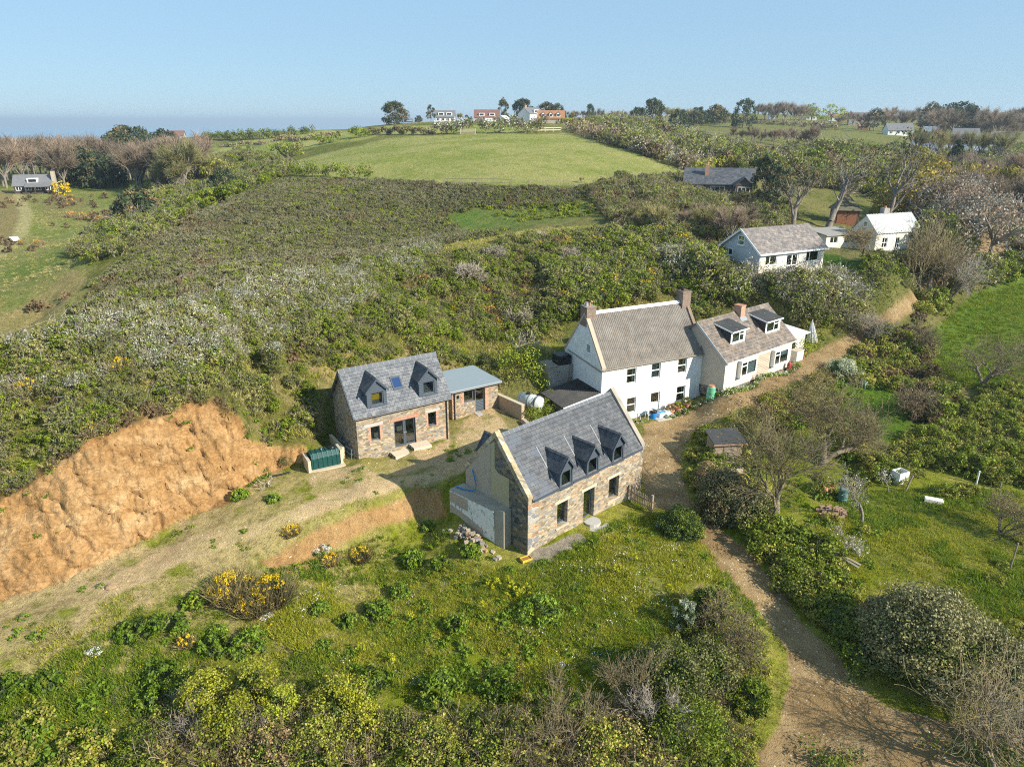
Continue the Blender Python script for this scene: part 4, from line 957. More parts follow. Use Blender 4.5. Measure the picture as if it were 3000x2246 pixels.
b = MB(); b.box(-.3, L+.3, -.42, -.32, he-s*.3-.1, he-s*.3+.1); b.build('gutter', m_upvc, r)

# ------------------------------------------------------------------ white iron-roofed house
r, L, W, he, hr = house('iron_roofed_house', 'iron', 'white cottage with ribbed white iron roof and long flat roofed side wing')
s = (hr-he)/(W/2)
b = MB(); IO = [(1.2,2.2,.5,1.95), (3.7,4.5,.0,1.9), (6.0,7.0,1.0,2.1)]
wall_open(b, (0,0), (L,0), -1.5, he, IO, .14); gable(b, L, W, -1.5, he, hr, 1); gable(b, 0, W, -1.5, he, hr, -1); b.poly([(L,W,-1.5),(0,W,-1.5),(0,W,he),(L,W,he)]); b.build('wall', plain('cream_wall', (.74,.70,.60), .8), r)
room(r, L, W, [.05])
for q in IO: win(r, 'window', *q, .06, .09, mat=m_upvc, bars=(.5,), vbars=(.5,))
win(r, 'window', 1.9, 2.6, 3.2, 4.0, -.04, .08, mat=m_upvc, axis='x')
corrugated('roof', m_corrw, -.15, L+.2, [(-.25, he-s*.25+.08), (W/2, hr+.08)], .3, .045, r); corrugated('roof', m_corrw, -.15, L+.2, [(W+.25, he-s*.25+.08), (W/2, hr+.08)], .3, .045, r)
b = MB(); b.box(3.0, 4.0, W/2-.1, W/2+.7, hr-.6, hr+.8); c = b.build('chimney', m_bhs, r); b = MB(); b.lathe((3.5, W/2+.3, hr+.79), [(.16,0),(.14,.3)], 10); b.build('chimney_pot', m_terra, c)
b = MB(); wall_open(b, (-5.8,3.2), (-.05,3.2), -1.5, 2.1, [(.7,2.1,1.0,1.9), (3.3,5.2,.9,1.9)], .14); b.poly([(-5.8,7.2,-1.5),(-5.8,3.2,-1.5),(-5.8,3.2,2.1),(-5.8,7.2,2.1)]); b.build('wing_wall', m_palegrey, r)
win(r, 'window', -5.1, -3.7, 1.0, 1.9, 3.26, .08, mat=m_upvc, vbars=(.5,)); win(r, 'window', -2.5, -.6, .9, 1.9, 3.26, .08, mat=m_upvc, vbars=(.5,))
b = MB(); b.prism([(-6.1,2.9,2.1),(.2,2.9,2.1),(.2,7.3,2.5),(-6.1,7.3,2.5)], (0,0,.14)); b.build('wing_roof', plain('grey_felt', (.30,.28,.25), .9, 0, .2), r)
# ------------------------------------------------------------------ foliage materials
def leafmat(name, cols, trans=.3, objvar=.35, rough=.55):
    g_ = 1.0 if name in ('white_blossom', 'gorse_flowers', 'yellow_flowerheads', 'violet_flowers') else (1.5 if 'haze' in name else 1.15 if name == 'grey_twigs' else .85) if 'twig' in name else 1.55
    cols = [tuple(min(.85, x*g_) for x in c) for c in cols]
    def f(t):
        ri = t.n('NewGeometry').outputs['Random Per Island']; oi = t.n('ObjectInfo').outputs['Random']
        k = len(cols); c = t.ramp(ri, [(i/(k-1) if k > 1 else 0, c) for i, c in enumerate(cols)])
        c = t.mix(1.0, c, t.ramp(oi, [(0, (1-objvar,1-objvar*.9,1-objvar)), (1, (1+objvar,1+objvar*.8,1+objvar*.6))]), 'MULTIPLY')
        b = t.n('BsdfPrincipled', {'Base Color': c, 'Roughness': rough, 'Specular IOR Level': .25}); tr = t.n('BsdfTranslucent', {'Color': c})
        m = t.n('MixShader', {0: trans, 1: b.outputs[0], 2: tr.outputs[0]}); t.nt.links.new(m.outputs[0], t.out.inputs[0]); return t.mat
    return M(name, f)
L_olive = leafmat('olive_leaves', [(.085,.088,.025), (.155,.155,.048), (.25,.23,.105)])
L_heath = leafmat('heath_leaves', [(.06,.062,.02), (.11,.112,.036), (.185,.178,.085), (.11,.135,.026)])
L_heathb = leafmat('brown_heath_leaves', [(.075,.05,.025), (.15,.10,.055), (.20,.15,.09)])
L_lime = leafmat('lime_leaves', [(.12,.15,.012), (.20,.24,.02), (.27,.29,.04)])
L_green = leafmat('fresh_leaves', [(.06,.09,.009), (.125,.165,.014), (.21,.24,.03)])
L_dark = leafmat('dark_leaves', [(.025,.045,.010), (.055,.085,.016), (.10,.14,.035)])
L_weed = leafmat('weed_leaves', [(.06,.11,.008), (.10,.16,.012), (.16,.22,.028)], .3, .25)
L_yel = leafmat('yellow_green_leaves', [(.12,.14,.012), (.22,.235,.018), (.36,.34,.035)], .35)
L_ivy = leafmat('ivy_leaves', [(.08,.10,.013), (.165,.19,.02), (.29,.285,.05), (.23,.165,.08)])
L_brown = leafmat('brown_leaves', [(.10,.065,.03), (.20,.14,.07), (.29,.23,.13)])
L_grey = leafmat('silver_leaves', [(.13,.15,.10), (.26,.29,.20), (.42,.44,.33)])
L_elae = leafmat('leathery_leaves', [(.045,.05,.02), (.11,.11,.045), (.21,.195,.105), (.075,.085,.025)], .2)
L_con = leafmat('conifer_needles', [(.018,.030,.014), (.038,.055,.026), (.075,.09,.045)], .15)
L_conb = leafmat('rusty_conifer_needles', [(.05,.045,.02), (.105,.085,.035), (.20,.125,.06)], .15)
L_wood = leafmat('bare_twig_haze', [(.12,.09,.065), (.20,.155,.115), (.27,.215,.165)], .3)
L_woodg = leafmat('budding_twig_haze', [(.13,.125,.05), (.20,.19,.08), (.28,.25,.13)], .3)
L_lush = leafmat('lush_grass_blades', [(.07,.12,.008), (.12,.175,.012), (.19,.23,.03)], .35, .3)
L_grass = leafmat('grass_blades', [(.14,.165,.010), (.235,.245,.018), (.35,.325,.06)], .35, .3)
L_dry = leafmat('dry_grass_blades', [(.22,.19,.07), (.32,.28,.12), (.42,.36,.19)], .35, .25)
T_grey = leafmat('grey_twigs', [(.17,.145,.115), (.27,.235,.20), (.37,.33,.285)], 0, .2)
T_lich = leafmat('lichened_twigs', [(.16,.125,.075), (.26,.205,.12), (.38,.30,.14)], 0, .2)
T_brown = leafmat('brown_twigs', [(.14,.095,.06), (.25,.185,.12), (.36,.285,.195)], 0, .2)
T_pale = leafmat('pale_bare_twigs', [(.33,.28,.20), (.46,.40,.31), (.58,.52,.43)], 0, .15)
F_white = leafmat('white_blossom', [(.62,.62,.55), (.80,.80,.76)], .2, .08)
F_gorse = leafmat('gorse_flowers', [(.66,.44,.005), (.80,.58,.015)], .2, .1)
F_rust = leafmat('rusty_gorse', [(.22,.12,.03), (.36,.20,.06), (.48,.28,.05)], .2, .2)
F_yell = leafmat('yellow_flowerheads', [(.42,.42,.02), (.60,.56,.04)], .3, .1)
F_pink = leafmat('violet_flowers', [(.36,.22,.42), (.18,.16,.50)], .2, .1)
BARK = M('grey_bark', lambda t: t.bsdf(t.ramp(t.noise(t.n('Mapping', {'Vector': t.objco(), 'Scale': (5,5,1.5)}).outputs[0], 1.5, 5.0, .7), [(.3, (.12,.10,.08)), (.6, (.30,.265,.22)), (.8, (.42,.37,.26))]), .9))
BARKP = M('pale_cypress_bark', lambda t: t.bsdf(t.ramp(t.noise(t.n('Mapping', {'Vector': t.objco(), 'Scale': (3,3,.8)}).outputs[0], 1.2, 5.0, .7), [(.3, (.11,.09,.075)), (.65, (.29,.25,.21))]), .9))
BARKL = M('lichened_bark', lambda t: t.bsdf(t.ramp(t.noise(t.objco(), 2.6, 5.0, .7), [(.35, (.12,.095,.07)), (.55, (.22,.18,.13)), (.68, (.34,.26,.08))]), .9))

# ------------------------------------------------------------------ foliage shapes
def unit(v): return v/np.maximum(np.linalg.norm(v, axis=-1, keepdims=True), 1e-9)
def quads_at(rs, p, nrm, size, asp):
    n = len(p); t1 = unit(np.cross(nrm, rs.normal(size=(n, 3)))); t2 = np.cross(nrm, t1)
    s = (size*rs.uniform(.6, 1.35, n))[:, None]
    a = t1*s*asp*.5; b = t2*s*.5
    V = np.stack([p-a, p+b-a*.1, p+a, p-b-a*.1], 1).reshape(-1, 3)
    return V, np.arange(4*n).reshape(n, 4)
def cloud(rs, n, c, r, size, asp=1.5, shell=.35, rnd=.9):
    d = unit(rs.normal(size=(n, 3))); rad = shell+(1-shell)*rs.uniform(0, 1, n)**.6
    p = np.asarray(c)+d*rad[:, None]*np.asarray(r)
    return quads_at(rs, p, unit(d+rs.normal(size=(n, 3))*rnd*.7), size, asp)
def clumps(rs, H, Wd, nc, per, size, asp=1.5, zlo=.12, cr=(.2, .36), rnd=.9, flatz=1.0, top=None):
    """leaves in many clumps over the shell of a dome H high, Wd wide"""
    out = []
    for i in range(nc):
        a = rs.uniform(0, 2*math.pi); q = rs.uniform(0, 1)**.6; zz = rs.uniform(zlo, 1)
        rr = math.sqrt(max(0, 1-max(0, (zz-.35)/.65)**2))*(.55+.45*q)
        if top: rr *= top(zz)
        c = np.array([math.cos(a)*rr*Wd/2, math.sin(a)*rr*Wd/2, zz*H*.88]); R_ = rs.uniform(*cr)*Wd*.5
        out.append(cloud(rs, per, c, (R_, R_, R_*.8*flatz), size, asp, .3, rnd))
    return join(out)
def join(parts):
    V = []; Q = []; b = 0
    for v, q in parts: V.append(v); Q.append(q+b); b += len(v)
    return np.concatenate(V), np.concatenate(Q)
def sticks(rs, n, spread, H, lean, w0, w1, wig=.35, z0=0.0, lmin=.5):
    a = rs.uniform(0, 2*math.pi, n); rad = spread*np.sqrt(rs.uniform(0, 1, n))
    p0 = np.stack([np.cos(a)*rad, np.sin(a)*rad, np.full(n, z0)], 1)
    d = unit(np.stack([np.cos(a)*lean*rs.uniform(.1, 1.2, n), np.sin(a)*lean*rs.uniform(.1, 1.2, n), np.ones(n)], 1)+rs.normal(size=(n, 3))*.15)
    L = H*rs.uniform(lmin, 1.05, n)
    return stickset(rs, p0, d, L, w0, w1, wig)
def stickset(rs, p0, d, L, w0, w1, wig=.35):
    n = len(p0); d2 = unit(d+rs.normal(size=(n, 3))*wig); p1 = p0+d*(L*.5)[:, None]; p2 = p1+d2*(L*.5)[:, None]
    s = unit(np.cross(d, rs.normal(size=(n, 3)))); wm = (w0+w1)/2
    V = np.stack([p0-s*w0, p0+s*w0, p1-s*wm, p1+s*wm, p2-s*w1, p2+s*w1], 1).reshape(-1, 3)
    i = np.arange(n)[:, None]*6
    return V, np.concatenate([i+np.array([0, 1, 3, 2]), i+np.array([2, 3, 5, 4])])
def twiggy(rs, n, H, Wd, w=.012, kids=3, lean=.8):
    """bare shrub: stems with side twigs"""
    a = rs.uniform(0, 2*math.pi, n); rad = Wd*.16*np.sqrt(rs.uniform(0, 1, n))
    p0 = np.stack([np.cos(a)*rad, np.sin(a)*rad, np.zeros(n)-.05], 1)
    d = unit(np.stack([np.cos(a)*lean*rs.uniform(.1, 1, n), np.sin(a)*lean*rs.uniform(.1, 1, n), np.ones(n)], 1)+rs.normal(size=(n, 3))*.18)
    L = H*rs.uniform(.55, 1.05, n); out = [stickset(rs, p0, d, L, w, w*.45)]
    for lv in range(2):
        m = len(p0); k = np.repeat(np.arange(m), kids); f = rs.uniform(.3, .95, len(k))
        q = p0[k]+d[k]*(L[k]*f)[:, None]; dd_ = unit(d[k]+rs.normal(size=(len(k), 3))*.65+np.array([0, 0, .15])); LL = L[k]*rs.uniform(.22, .5, len(k))
        w *= .62; out.append(stickset(rs, q, dd_, LL, w, w*.4, .5)); p0, d, L = q, dd_, LL
    return join(out)
def pmesh(name, parts):
    """parts: [(V,Q,material)]"""
    V = []; Q = []; mi = []; mats = []; b = 0
    for v, q, m in parts:
        if m not in mats: mats.append(m)
        V.append(v); Q.append(q+b); mi += [mats.index(m)]*len(q); b += len(v)
    return np_mesh(name, np.concatenate(V), np.concatenate(Q), mats, mi)
def P(v, m): return (*v, m)
RS = lambda s: np.random.default_rng(s)
def var(fn, n, seed): return [fn(RS(seed+i)) for i in range(n)]
# scrub pieces used in the uncountable cover
P_heath = var(lambda r: pmesh('heath_bush', [P(clumps(r, 1.0, .95, 11, 22, .13, 1.7, .1, (.25,.42)), L_heath), P(sticks(r, 14, .2, 1.15, .35, .018, .008), T_grey)]), 4, 100)
P_heathb = var(lambda r: pmesh('brown_heath_bush', [P(clumps(r, 1.0, 1.1, 10, 14, .16, 1.7, .1), L_heathb), P(sticks(r, 22, .3, 1.05, .5, .016, .008), T_brown)]), 3, 110)
P_lime = var(lambda r: pmesh('lime_bush', [P(clumps(r, .9, 1.3, 12, 22, .16, 1.5, .1), L_lime)]), 3, 120)
P_thorn = var(lambda r: pmesh('blackthorn_bush', [P(twiggy(r, 13, 1.5, 1.7, .017, 3, .7), T_grey), P(clumps(r, 1.5, 1.7, 12, 6, .045, 1.2, .4, (.1,.2)), F_white), P(clumps(r, 1.4, 1.7, 10, 12, .06, 1.5, .3), L_grey), P(clumps(r, 1.25, 1.6, 10, 16, .11, 1.5, .1), L_olive)]), 4, 130)
P_thorng = var(lambda r: pmesh('leafing_thorn_bush', [P(twiggy(r, 10, 1.45, 1.7, .016, 3, .7), T_grey), P(clumps(r, 1.3, 1.7, 18, 38, .085, 1.6, .1), L_olive), P(clumps(r, 1.4, 1.6, 10, 16, .08, 1.5, .4), L_green)]), 4, 140)
P_scrub = var(lambda r: pmesh('green_scrub_bush', [P(clumps(r, 1.2, 1.6, 22, 50, .085, 1.5, .08), L_green), P(twiggy(r, 6, 1.3, 1.4, .014, 2), T_brown)]), 4, 150)
P_bram = var(lambda r: pmesh('bramble_mound', [P(clumps(r, .85, 1.7, 22, 46, .085, 1.3, .05), L_ivy), P(twiggy(r, 6, .9, 1.6, .012, 2, 1.5), T_brown), P(clumps(r, .8, 1.5, 8, 20, .085, 1.3, .05), L_green)]), 4, 160)
P_gorse = var(lambda r: pmesh('gorse_bush', [P(sticks(r, 130, .55, 1.0, .8, .022, .008, .3), leafmat('gorse_spines', [(.06,.065,.02), (.13,.11,.045), (.22,.17,.085)], .1)), P(clumps(r, 1.05, 1.5, 7, 12, .075, 1.3, .5), F_gorse)]), 3, 170)
P_gorsed = var(lambda r: pmesh('brown_gorse_bush', [P(sticks(r, 110, .55, 1.0, .8, .022, .008, .3), T_brown), P(clumps(r, 1.0, 1.5, 9, 16, .10, 1.3, .3), F_rust), P(clumps(r, 1.1, 1.5, 4, 7, .08, 1.3, .5), F_gorse)]), 3, 180)
P_twig = var(lambda r: pmesh('bare_twig_bush', [P(twiggy(r, 16, 1.4, 1.7, .013, 3, .8), T_brown), P(clumps(r, 1.0, 1.6, 8, 14, .08, 1.4, .05), L_ivy)]), 3, 240)
P_tuft = var(lambda r: pmesh('grass_tuft', [P(sticks(r, 30, .22, .30, .75, .016, .004, .5), L_grass)]), 4, 190)
P_lush = var(lambda r: pmesh('lush_grass_tuft', [P(sticks(r, 34, .24, .36, .7, .018, .005, .5), L_lush)]), 3, 195)
P_tuftd = var(lambda r: pmesh('dry_grass_tuft', [P(sticks(r, 26, .2, .28, .9, .013, .004, .5), L_dry), P(sticks(r, 8, .15, .2, .8, .014, .004, .5), L_grass)]), 3, 200)
P_weed = var(lambda r: pmesh('leafy_weed', [P(clumps(r, .34, .75, 9, 10, .105, 1.6, .1, (.3,.5), .6), L_weed)]), 4, 210)
P_daisy = var(lambda r: pmesh('daisy_patch', [P(quads_at(r, np.stack([r.normal(0, .22, 9), r.normal(0, .22, 9), r.uniform(.08, .2, 9)], 1), unit(r.normal(size=(9, 3))*.3+np.array([.3, -.4, 1])), .055, 1.1), F_white)]), 3, 220)
P_dand = var(lambda r: pmesh('dandelion', [P(quads_at(r, np.stack([r.normal(0, .25, 2), r.normal(0, .25, 2), r.uniform(.08, .2, 2)], 1), unit(r.normal(size=(2, 3))*.3+np.array([.3, -.4, 1])), .06, 1.1), F_gorse)]), 2, 230)

# ------------------------------------------------------------------ uncountable cover
def scatter(name, label, pts, scl, protos, lean=.12):
    """one cover object: points on the ground carrying instanced plants"""
    pts = np.asarray(pts); n = len(pts)
    if n == 0: return None
    me = bpy.data.meshes.new(name); me.vertices.add(n); me.vertices.foreach_set('co', pts.astype(np.float32).ravel())
    a = me.attributes.new('sc', 'FLOAT', 'POINT'); a.data.foreach_set('value', np.asarray(scl, np.float32))
    rot = np.stack([rng.normal(0, lean, n), rng.normal(0, lean, n), rng.uniform(0, 6.283, n)], 1)
    a = me.attributes.new('rot', 'FLOAT_VECTOR', 'POINT'); a.data.foreach_set('vector', rot.astype(np.float32).ravel())
    o = obj(name, me); o['kind'] = 'stuff'; o['label'] = label
    c = bpy.data.collections.new(name+'_kinds')
    for i, m in enumerate(protos): c.objects.link(bpy.data.objects.new(m.name, m))
    ng = bpy.data.node_groups.new(name+'_cover', 'GeometryNodeTree')
    ng.interface.new_socket('Geometry', in_out='INPUT', socket_type='NodeSocketGeometry'); ng.interface.new_socket('Geometry', in_out='OUTPUT', socket_type='NodeSocketGeometry')
    N = ng.nodes.new; gi = N('NodeGroupInput'); go = N('NodeGroupOutput'); m2p = N('GeometryNodeMeshToPoints'); ci = N('GeometryNodeCollectionInfo'); ip = N('GeometryNodeInstanceOnPoints')
    ci.inputs[0].default_value = c; ci.inputs['Separate Children'].default_value = True; ci.inputs['Reset Children'].default_value = True
    ip.inputs['Pick Instance'].default_value = True
    def attr(nm, ty): x = N('GeometryNodeInputNamedAttribute'); x.data_type = ty; x.inputs[0].default_value = nm; return [s for s in x.outputs if s.enabled][0]
    L_ = ng.links.new
    L_(gi.outputs[0], m2p.inputs[0]); L_(m2p.outputs[0], ip.inputs['Points']); L_(ci.outputs[0], ip.inputs['Instance'])
    e2r = N('FunctionNodeEulerToRotation'); L_(attr('rot', 'FLOAT_VECTOR'), e2r.inputs[0]); L_(e2r.outputs[0], ip.inputs['Rotation'])
    L_(attr('sc', 'FLOAT'), ip.inputs['Scale'])
    rv = N('FunctionNodeRandomValue'); rv.data_type = 'INT'
    [s for s in rv.inputs if s.name == 'Max' and s.enabled][0].default_value = len(protos)-1
    L_([s for s in rv.outputs if s.enabled][0], ip.inputs['Instance Index'])
    L_(ip.outputs[0], go.inputs[0])
    md = o.modifiers.new('cover', 'NODES'); md.node_group = ng
    return o
# footprints kept clear of plants
FOOT = []
for k, q in HOUSES.items():
    c, s = math.cos(math.radians(q[2])), math.sin(math.radians(q[2]))
    x0, x1, y0, y1 = {'annex': (-.4, 14.2, -.5, 7.6), 'cottage': (-1.6, 12.0, -.7, 6.6), 'white': (-4.5, 13.6, -.8, 7.0), 'tan': (-.6, 16.6, -.7, 7.2), 'slate': (-.5, 10.7, -.6, 7), 'iron': (-6.2, 8.6, -.6, 7.4)}[k]
    FOOT.append((q[0], q[1], c, s, x0, x1, y0, y1))
def clear(x, y, pad=0.0):
    ok = np.ones(len(x), bool)
    for a, b, c, s, x0, x1, y0, y1 in FOOT:
        lx = (x-a)*c+(y-b)*s; ly = -(x-a)*s+(y-b)*c; ok &= ~((lx > x0-pad) & (lx < x1+pad) & (ly > y0-pad) & (ly < y1+pad))
    return ok
KEEP = ('lane', 'cliff', 'field', 'field2', 'topfield', 'gravel', 'drive')
def spread(poly, dens, dmax=None, avoid=KEEP, noise=None, nscale=.2, seed=1, pad=0.0, rag=8):
    """random ground points, dens per square metre, inside an outline drawn on the ground"""
    r = RS(seed); polys = poly if isinstance(poly[0], list) else [poly]
    us = np.concatenate([[p[0] for p in q] for q in polys]); vs_ = np.concatenate([[p[1] for p in q] for q in polys])
    pts = G(us, np.maximum(vs_, 262)); pts = pts[~np.isnan(pts[:, 0])]
    th = np.arctan2(pts[:, 0], pts[:, 1]); dm = np.hypot(pts[:, 0], pts[:, 1])
    t0, t1 = th.min()-.03, th.max()+.03; d0, d1 = dm.min()*.9, min(dm.max()*1.12, dmax or 1e9)
    n = int(dens*.5*(d1*d1-d0*d0)*(t1-t0)); n = min(n, 600000)
    t = r.uniform(t0, t1, n); d = np.sqrt(r.uniform(d0*d0, d1*d1, n)); x = d*np.sin(t); y = d*np.cos(t); z = gz(x, y)
    u, v = project(x, y, z); ok = clear(x, y, pad)
    uj = u+(fbm(x*.4, y*.4, 3, 5)-.5)*rag*2; vj = v+(fbm(x*.4+9, y*.4, 3, 6)-.5)*rag
    ins = np.zeros(n, bool)
    for q in polys: ins |= inpoly(uj, vj, q)
    ok &= ins
    for k in avoid: ok &= ~inpoly(uj, vj, POLY[k])
    if noise is not None: ok &= fbm(x*nscale, y*nscale, 3, seed+77) > noise
    return np.stack([x, y, z], 1)[ok]
HID = []
def cover(name, label, poly, dens, protos, s0, s1, **kw):
    p = spread(poly, dens, **kw); n = len(p); r = RS(hash(name) % 1000 if False else len(name)*7)
    print('cover', name, n)
    p[:, 2] -= .03
    return scatter(name, label, p, r.uniform(s0, s1, n)*(.45+1.1*fbm(p[:, 0]*.22, p[:, 1]*.22, 3, 3)), protos)
RG = dict(
 ridge=[(-230,770),(0,762),(100,740),(200,715),(300,691),(400,665),(500,642),(600,620),(700,598),(800,572),(900,548),(1000,525),(1100,506),(1200,492),(1320,488),(1400,492),(1480,520),(1540,560),(1570,590),(1700,600),(1790,600),(1880,640),(1850,690),(1780,730),(1720,690),(1660,660),(1580,680),(1520,650),(1480,640),(1440,660),(1250,680),(1220,700),(1200,760),(1160,780),(1080,850),(1060,800),(960,780),(920,760),(740,800),(700,870),(690,930),(650,960),(600,950),(560,930),(530,890),(480,850),(420,855),(350,878),(270,900),(200,940),(130,980),(60,1030),(0,1060),(-230,1075)],
 thorn=[(-230,770),(0,762),(100,740),(300,691),(500,642),(700,598),(900,548),(960,535),(900,600),(800,650),(700,720),(620,760),(500,800),(330,830),(150,850),(-230,900)],
 thorn2=[(1440,530),(1540,560),(1580,590),(1700,600),(1800,600),(1870,640),(1840,680),(1770,700),(1700,660),(1620,640),(1540,620),(1440,580)],
 ridgegreen=[(600,660),(900,580),(1100,520),(1300,500),(1400,560),(1450,620),(1300,650),(1220,690),(1150,740),(1000,740),(850,720),(740,770),(700,860),(620,860),(560,820)],
 ridgegorse=[(1180,560),(1250,520),(1420,520),(1460,580),(1380,640),(1260,620)],
 slopeL=[(-230,900),(150,850),(330,830),(500,800),(560,830),(520,860),(420,855),(270,900),(130,980),(0,1055),(-230,1075)],
 bankback=[(560,820),(620,800),(740,770),(840,750),(930,750),(1060,790),(1080,850),(1000,800),(740,800),(700,880),(680,940),(640,960),(560,930),(530,880)],
 behind=[(1180,700),(1190,600),(1300,520),(1450,500),(1540,560),(1580,600),(1700,612),(1860,640),(1870,690),(1790,745),(1740,730),(1690,655),(1640,640),(1500,700),(1480,630),(1250,690)],
 hill=POLY['hill'], valley=POLY['valley'],
 valleybush=[(150,555),(230,490),(300,440),(340,400),(400,370),(440,330),(520,330),(600,345),(640,362),(600,385),(520,420),(420,462),(330,515),(230,570),(190,570)],
 meadow=[(-230,1440),(250,1290),(420,1215),(560,1240),(700,1195),(900,1125),(985,1150),(1140,1230),(1260,1170),(1390,1090),(1480,1120),(1560,1200),(1640,1300),(1680,1360),(1500,1350),(1440,1400),(1380,1500),(1200,1520),(800,1500),(640,1480),(400,1520),(250,1650),(-230,1830)],
 meadowgreen=[(700,1260),(1000,1220),(1180,1240),(1400,1110),(1480,1140),(1600,1290),(1480,1340),(1400,1450),(1200,1520),(900,1500),(700,1440),(560,1360)],
 yard=[(250,1235),(420,1130),(560,1080),(660,1030),(780,1010),(1000,960),(1110,900),(1020,1000),(930,1040),(700,1110),(560,1180),(400,1230),(200,1330),(-230,1410),(-230,1320),(100,1280)],
 bottom=[(250,1830),(300,1580),(420,1520),(560,1490),(720,1510),(800,1560),(1000,1560),(1200,1540),(1380,1500),(1440,1400),(1500,1340),(1530,1270),(1600,1330),(1630,1400),(1665,1490),(1635,1560),(1580,1830)],
 bottomleft=[(-230,1580),(150,1560),(300,1600),(280,1830),(-230,1830)],
 laneleft=[(1440,1130),(1500,1170),(1570,1250),(1620,1330),(1650,1400),(1640,1420),(1580,1330),(1510,1240),(1430,1160)],
 hedger=[(1500,1000),(1515,960),(1550,940),(1570,1010),(1590,1060),(1670,1130),(1750,1180),(1810,1250),(1860,1320),(1890,1400),(1860,1450),(1795,1380),(1715,1275),(1620,1170),(1540,1095),(1500,1050)],
 brambleR=[(1880,1010),(1960,960),(2060,930),(2140,840),(2400,800),(2400,1060),(2120,1040),(2060,1010),(2000,1020),(1920,1060)],
 shrubR=[(1800,800),(1850,780),(1870,720),(1960,660),(2010,620),(1990,720),(2010,800),(2060,850),(2050,920),(1990,920),(1940,860),(1860,800)],
 gardenR=[(1560,900),(1640,870),(1740,830),(1800,780),(1880,840),(1900,960),(1880,1040),(1760,1100),(1640,1100),(1560,1010)],
 lawnR=[(1740,1120),(1900,1060),(2060,1050),(2400,1080),(2400,1640),(2150,1560),(2100,1500),(1950,1460),(1860,1330),(1800,1220)],
 cornerR=[(2060,1440),(2150,1480),(2400,1500),(2400,1590),(2050,1570),(1920,1530),(1880,1460)],
 eastf=[(1990,740),(2100,640),(2400,560),(2400,850),(2100,840),(2020,790)],
 midwood=[(1280,440),(1290,380),(1400,360),(1480,390),(1480,420),(1640,430),(1700,460),(1700,510),(1560,560),(1480,500),(1330,490)],
 rscrub=[(1240,280),(1300,270),(1330,262),(1420,285),(1560,320),(1640,345),(1660,370),(1480,368),(1400,338),(1300,305)],
 farscrub=[(1500,345),(1700,340),(1760,330),(1900,330),(2000,340),(2400,320),(2400,500),(2100,500),(2000,560),(1960,480),(1880,420),(1700,400),(1640,390)],
 lanetop=[(1850,560),(1980,560),(2060,520),(2100,500),(2400,440),(2400,560),(2120,620),(2020,680),(1960,640),(1900,620)],
)
TEST = False
def fast(d): return d*(.25 if TEST else 1)
cover('dark_hill_scrub', 'close dark olive heath scrub covering the valley hillside', RG['hill'], fast(6.5), P_heath, .42, .80, noise=.27, avoid=KEEP+('greenpatch',), dmax=175, rag=20)
cover('hill_brown_scrub', 'rusty brown gorse patches on the valley hillside', RG['hill'], fast(.9), P_heathb, .5, .9, noise=.63, seed=3, dmax=170, avoid=KEEP+('greenpatch',))
cover('hill_lime_scrub', 'lime green patches of low scrub on the valley hillside', RG['hill'], fast(1.3), P_lime+P_scrub[:1], .4, .75, noise=.50, nscale=.07, rag=16, seed=8, dmax=165, avoid=KEEP+('greenpatch',))
cover('blossom_thorn_scrub', 'grey blackthorn scrub flecked with white blossom along the ridge', [RG['thorn'], RG['thorn2']], fast(1.7), P_thorn, .65, 1.15, seed=4, pad=.6, noise=.32)
cover('leafing_thorn_scrub', 'tangled olive green thorn scrub on the slope above the quarry face', [RG['thorn'], RG['slopeL']], fast(2.4), P_thorng+P_scrub[:2], .6, 1.05, seed=5, pad=.6)
cover('ridge_green_scrub', 'mixed green scrub on the slope behind the houses', [RG['ridgegreen'], RG['bankback']], fast(1.5), P_scrub+P_thorng, .6, 1.1, seed=6, pad=.7, noise=.30)
cover('ridge_gorse', 'flowering gorse patches on the slope behind the farmhouse', [RG['ridgegreen'], RG['ridgegorse']], fast(.7), P_gorse+P_gorsed+P_heathb, .7, 1.1, seed=7, pad=.8, noise=.62)
cover('ridge_dry_grass', 'dry grass between the bushes on the slopes', [RG['ridge'], RG['bankback']], fast(8.0), P_tuftd+P_tuft[:1], .9, 1.8, seed=9, pad=.2)
cover('meadow_grass', 'lush green grass tufts in the meadow below the cottage', RG['meadowgreen'], fast(30), P_tuft, .45, 1.15, seed=10, pad=.1, noise=.36, nscale=.4)
cover('rough_meadow_grass', 'rough yellowing grass on the sandy lower slope', [RG['meadow'], RG['bottomleft']], fast(14), P_tuft+P_tuftd, .4, .95, seed=11, noise=.44, nscale=.5, pad=.1)
cover('yard_grass', 'sparse green tufts on the sandy yard', RG['yard'], fast(6), P_tuft+P_weed[:2], .3, .65, seed=12, noise=.60, nscale=.45, avoid=('lane','cliff'))
cover('meadow_weeds', 'broad leaved weeds dotted through the meadow', [RG['meadow'], RG['bottomleft']], fast(1.5), P_weed, .4, 1.0, seed=13, noise=.55, nscale=.3, pad=.1)
cover('daisies', 'white daisies sprinkled through the grass', RG['meadowgreen'], fast(1.3), P_daisy, .8, 1.3, seed=14, noise=.52, nscale=.35)
cover('dandelions', 'yellow dandelions sprinkled through the grass', RG['meadow'], fast(.5), P_dand, .8, 1.3, seed=15)
cover('foreground_brambles', 'tangled ivy and bramble thicket along the bottom of the meadow', RG['bottom'], fast(2.6), P_bram+P_scrub[:1]+P_twig, .5, 1.0, seed=16)
cover('lower_left_weeds', 'leafy green growth at the foot of the sandy slope', RG['bottomleft'], fast(2.2), P_weed+P_bram[:1], .7, 1.3, seed=17)
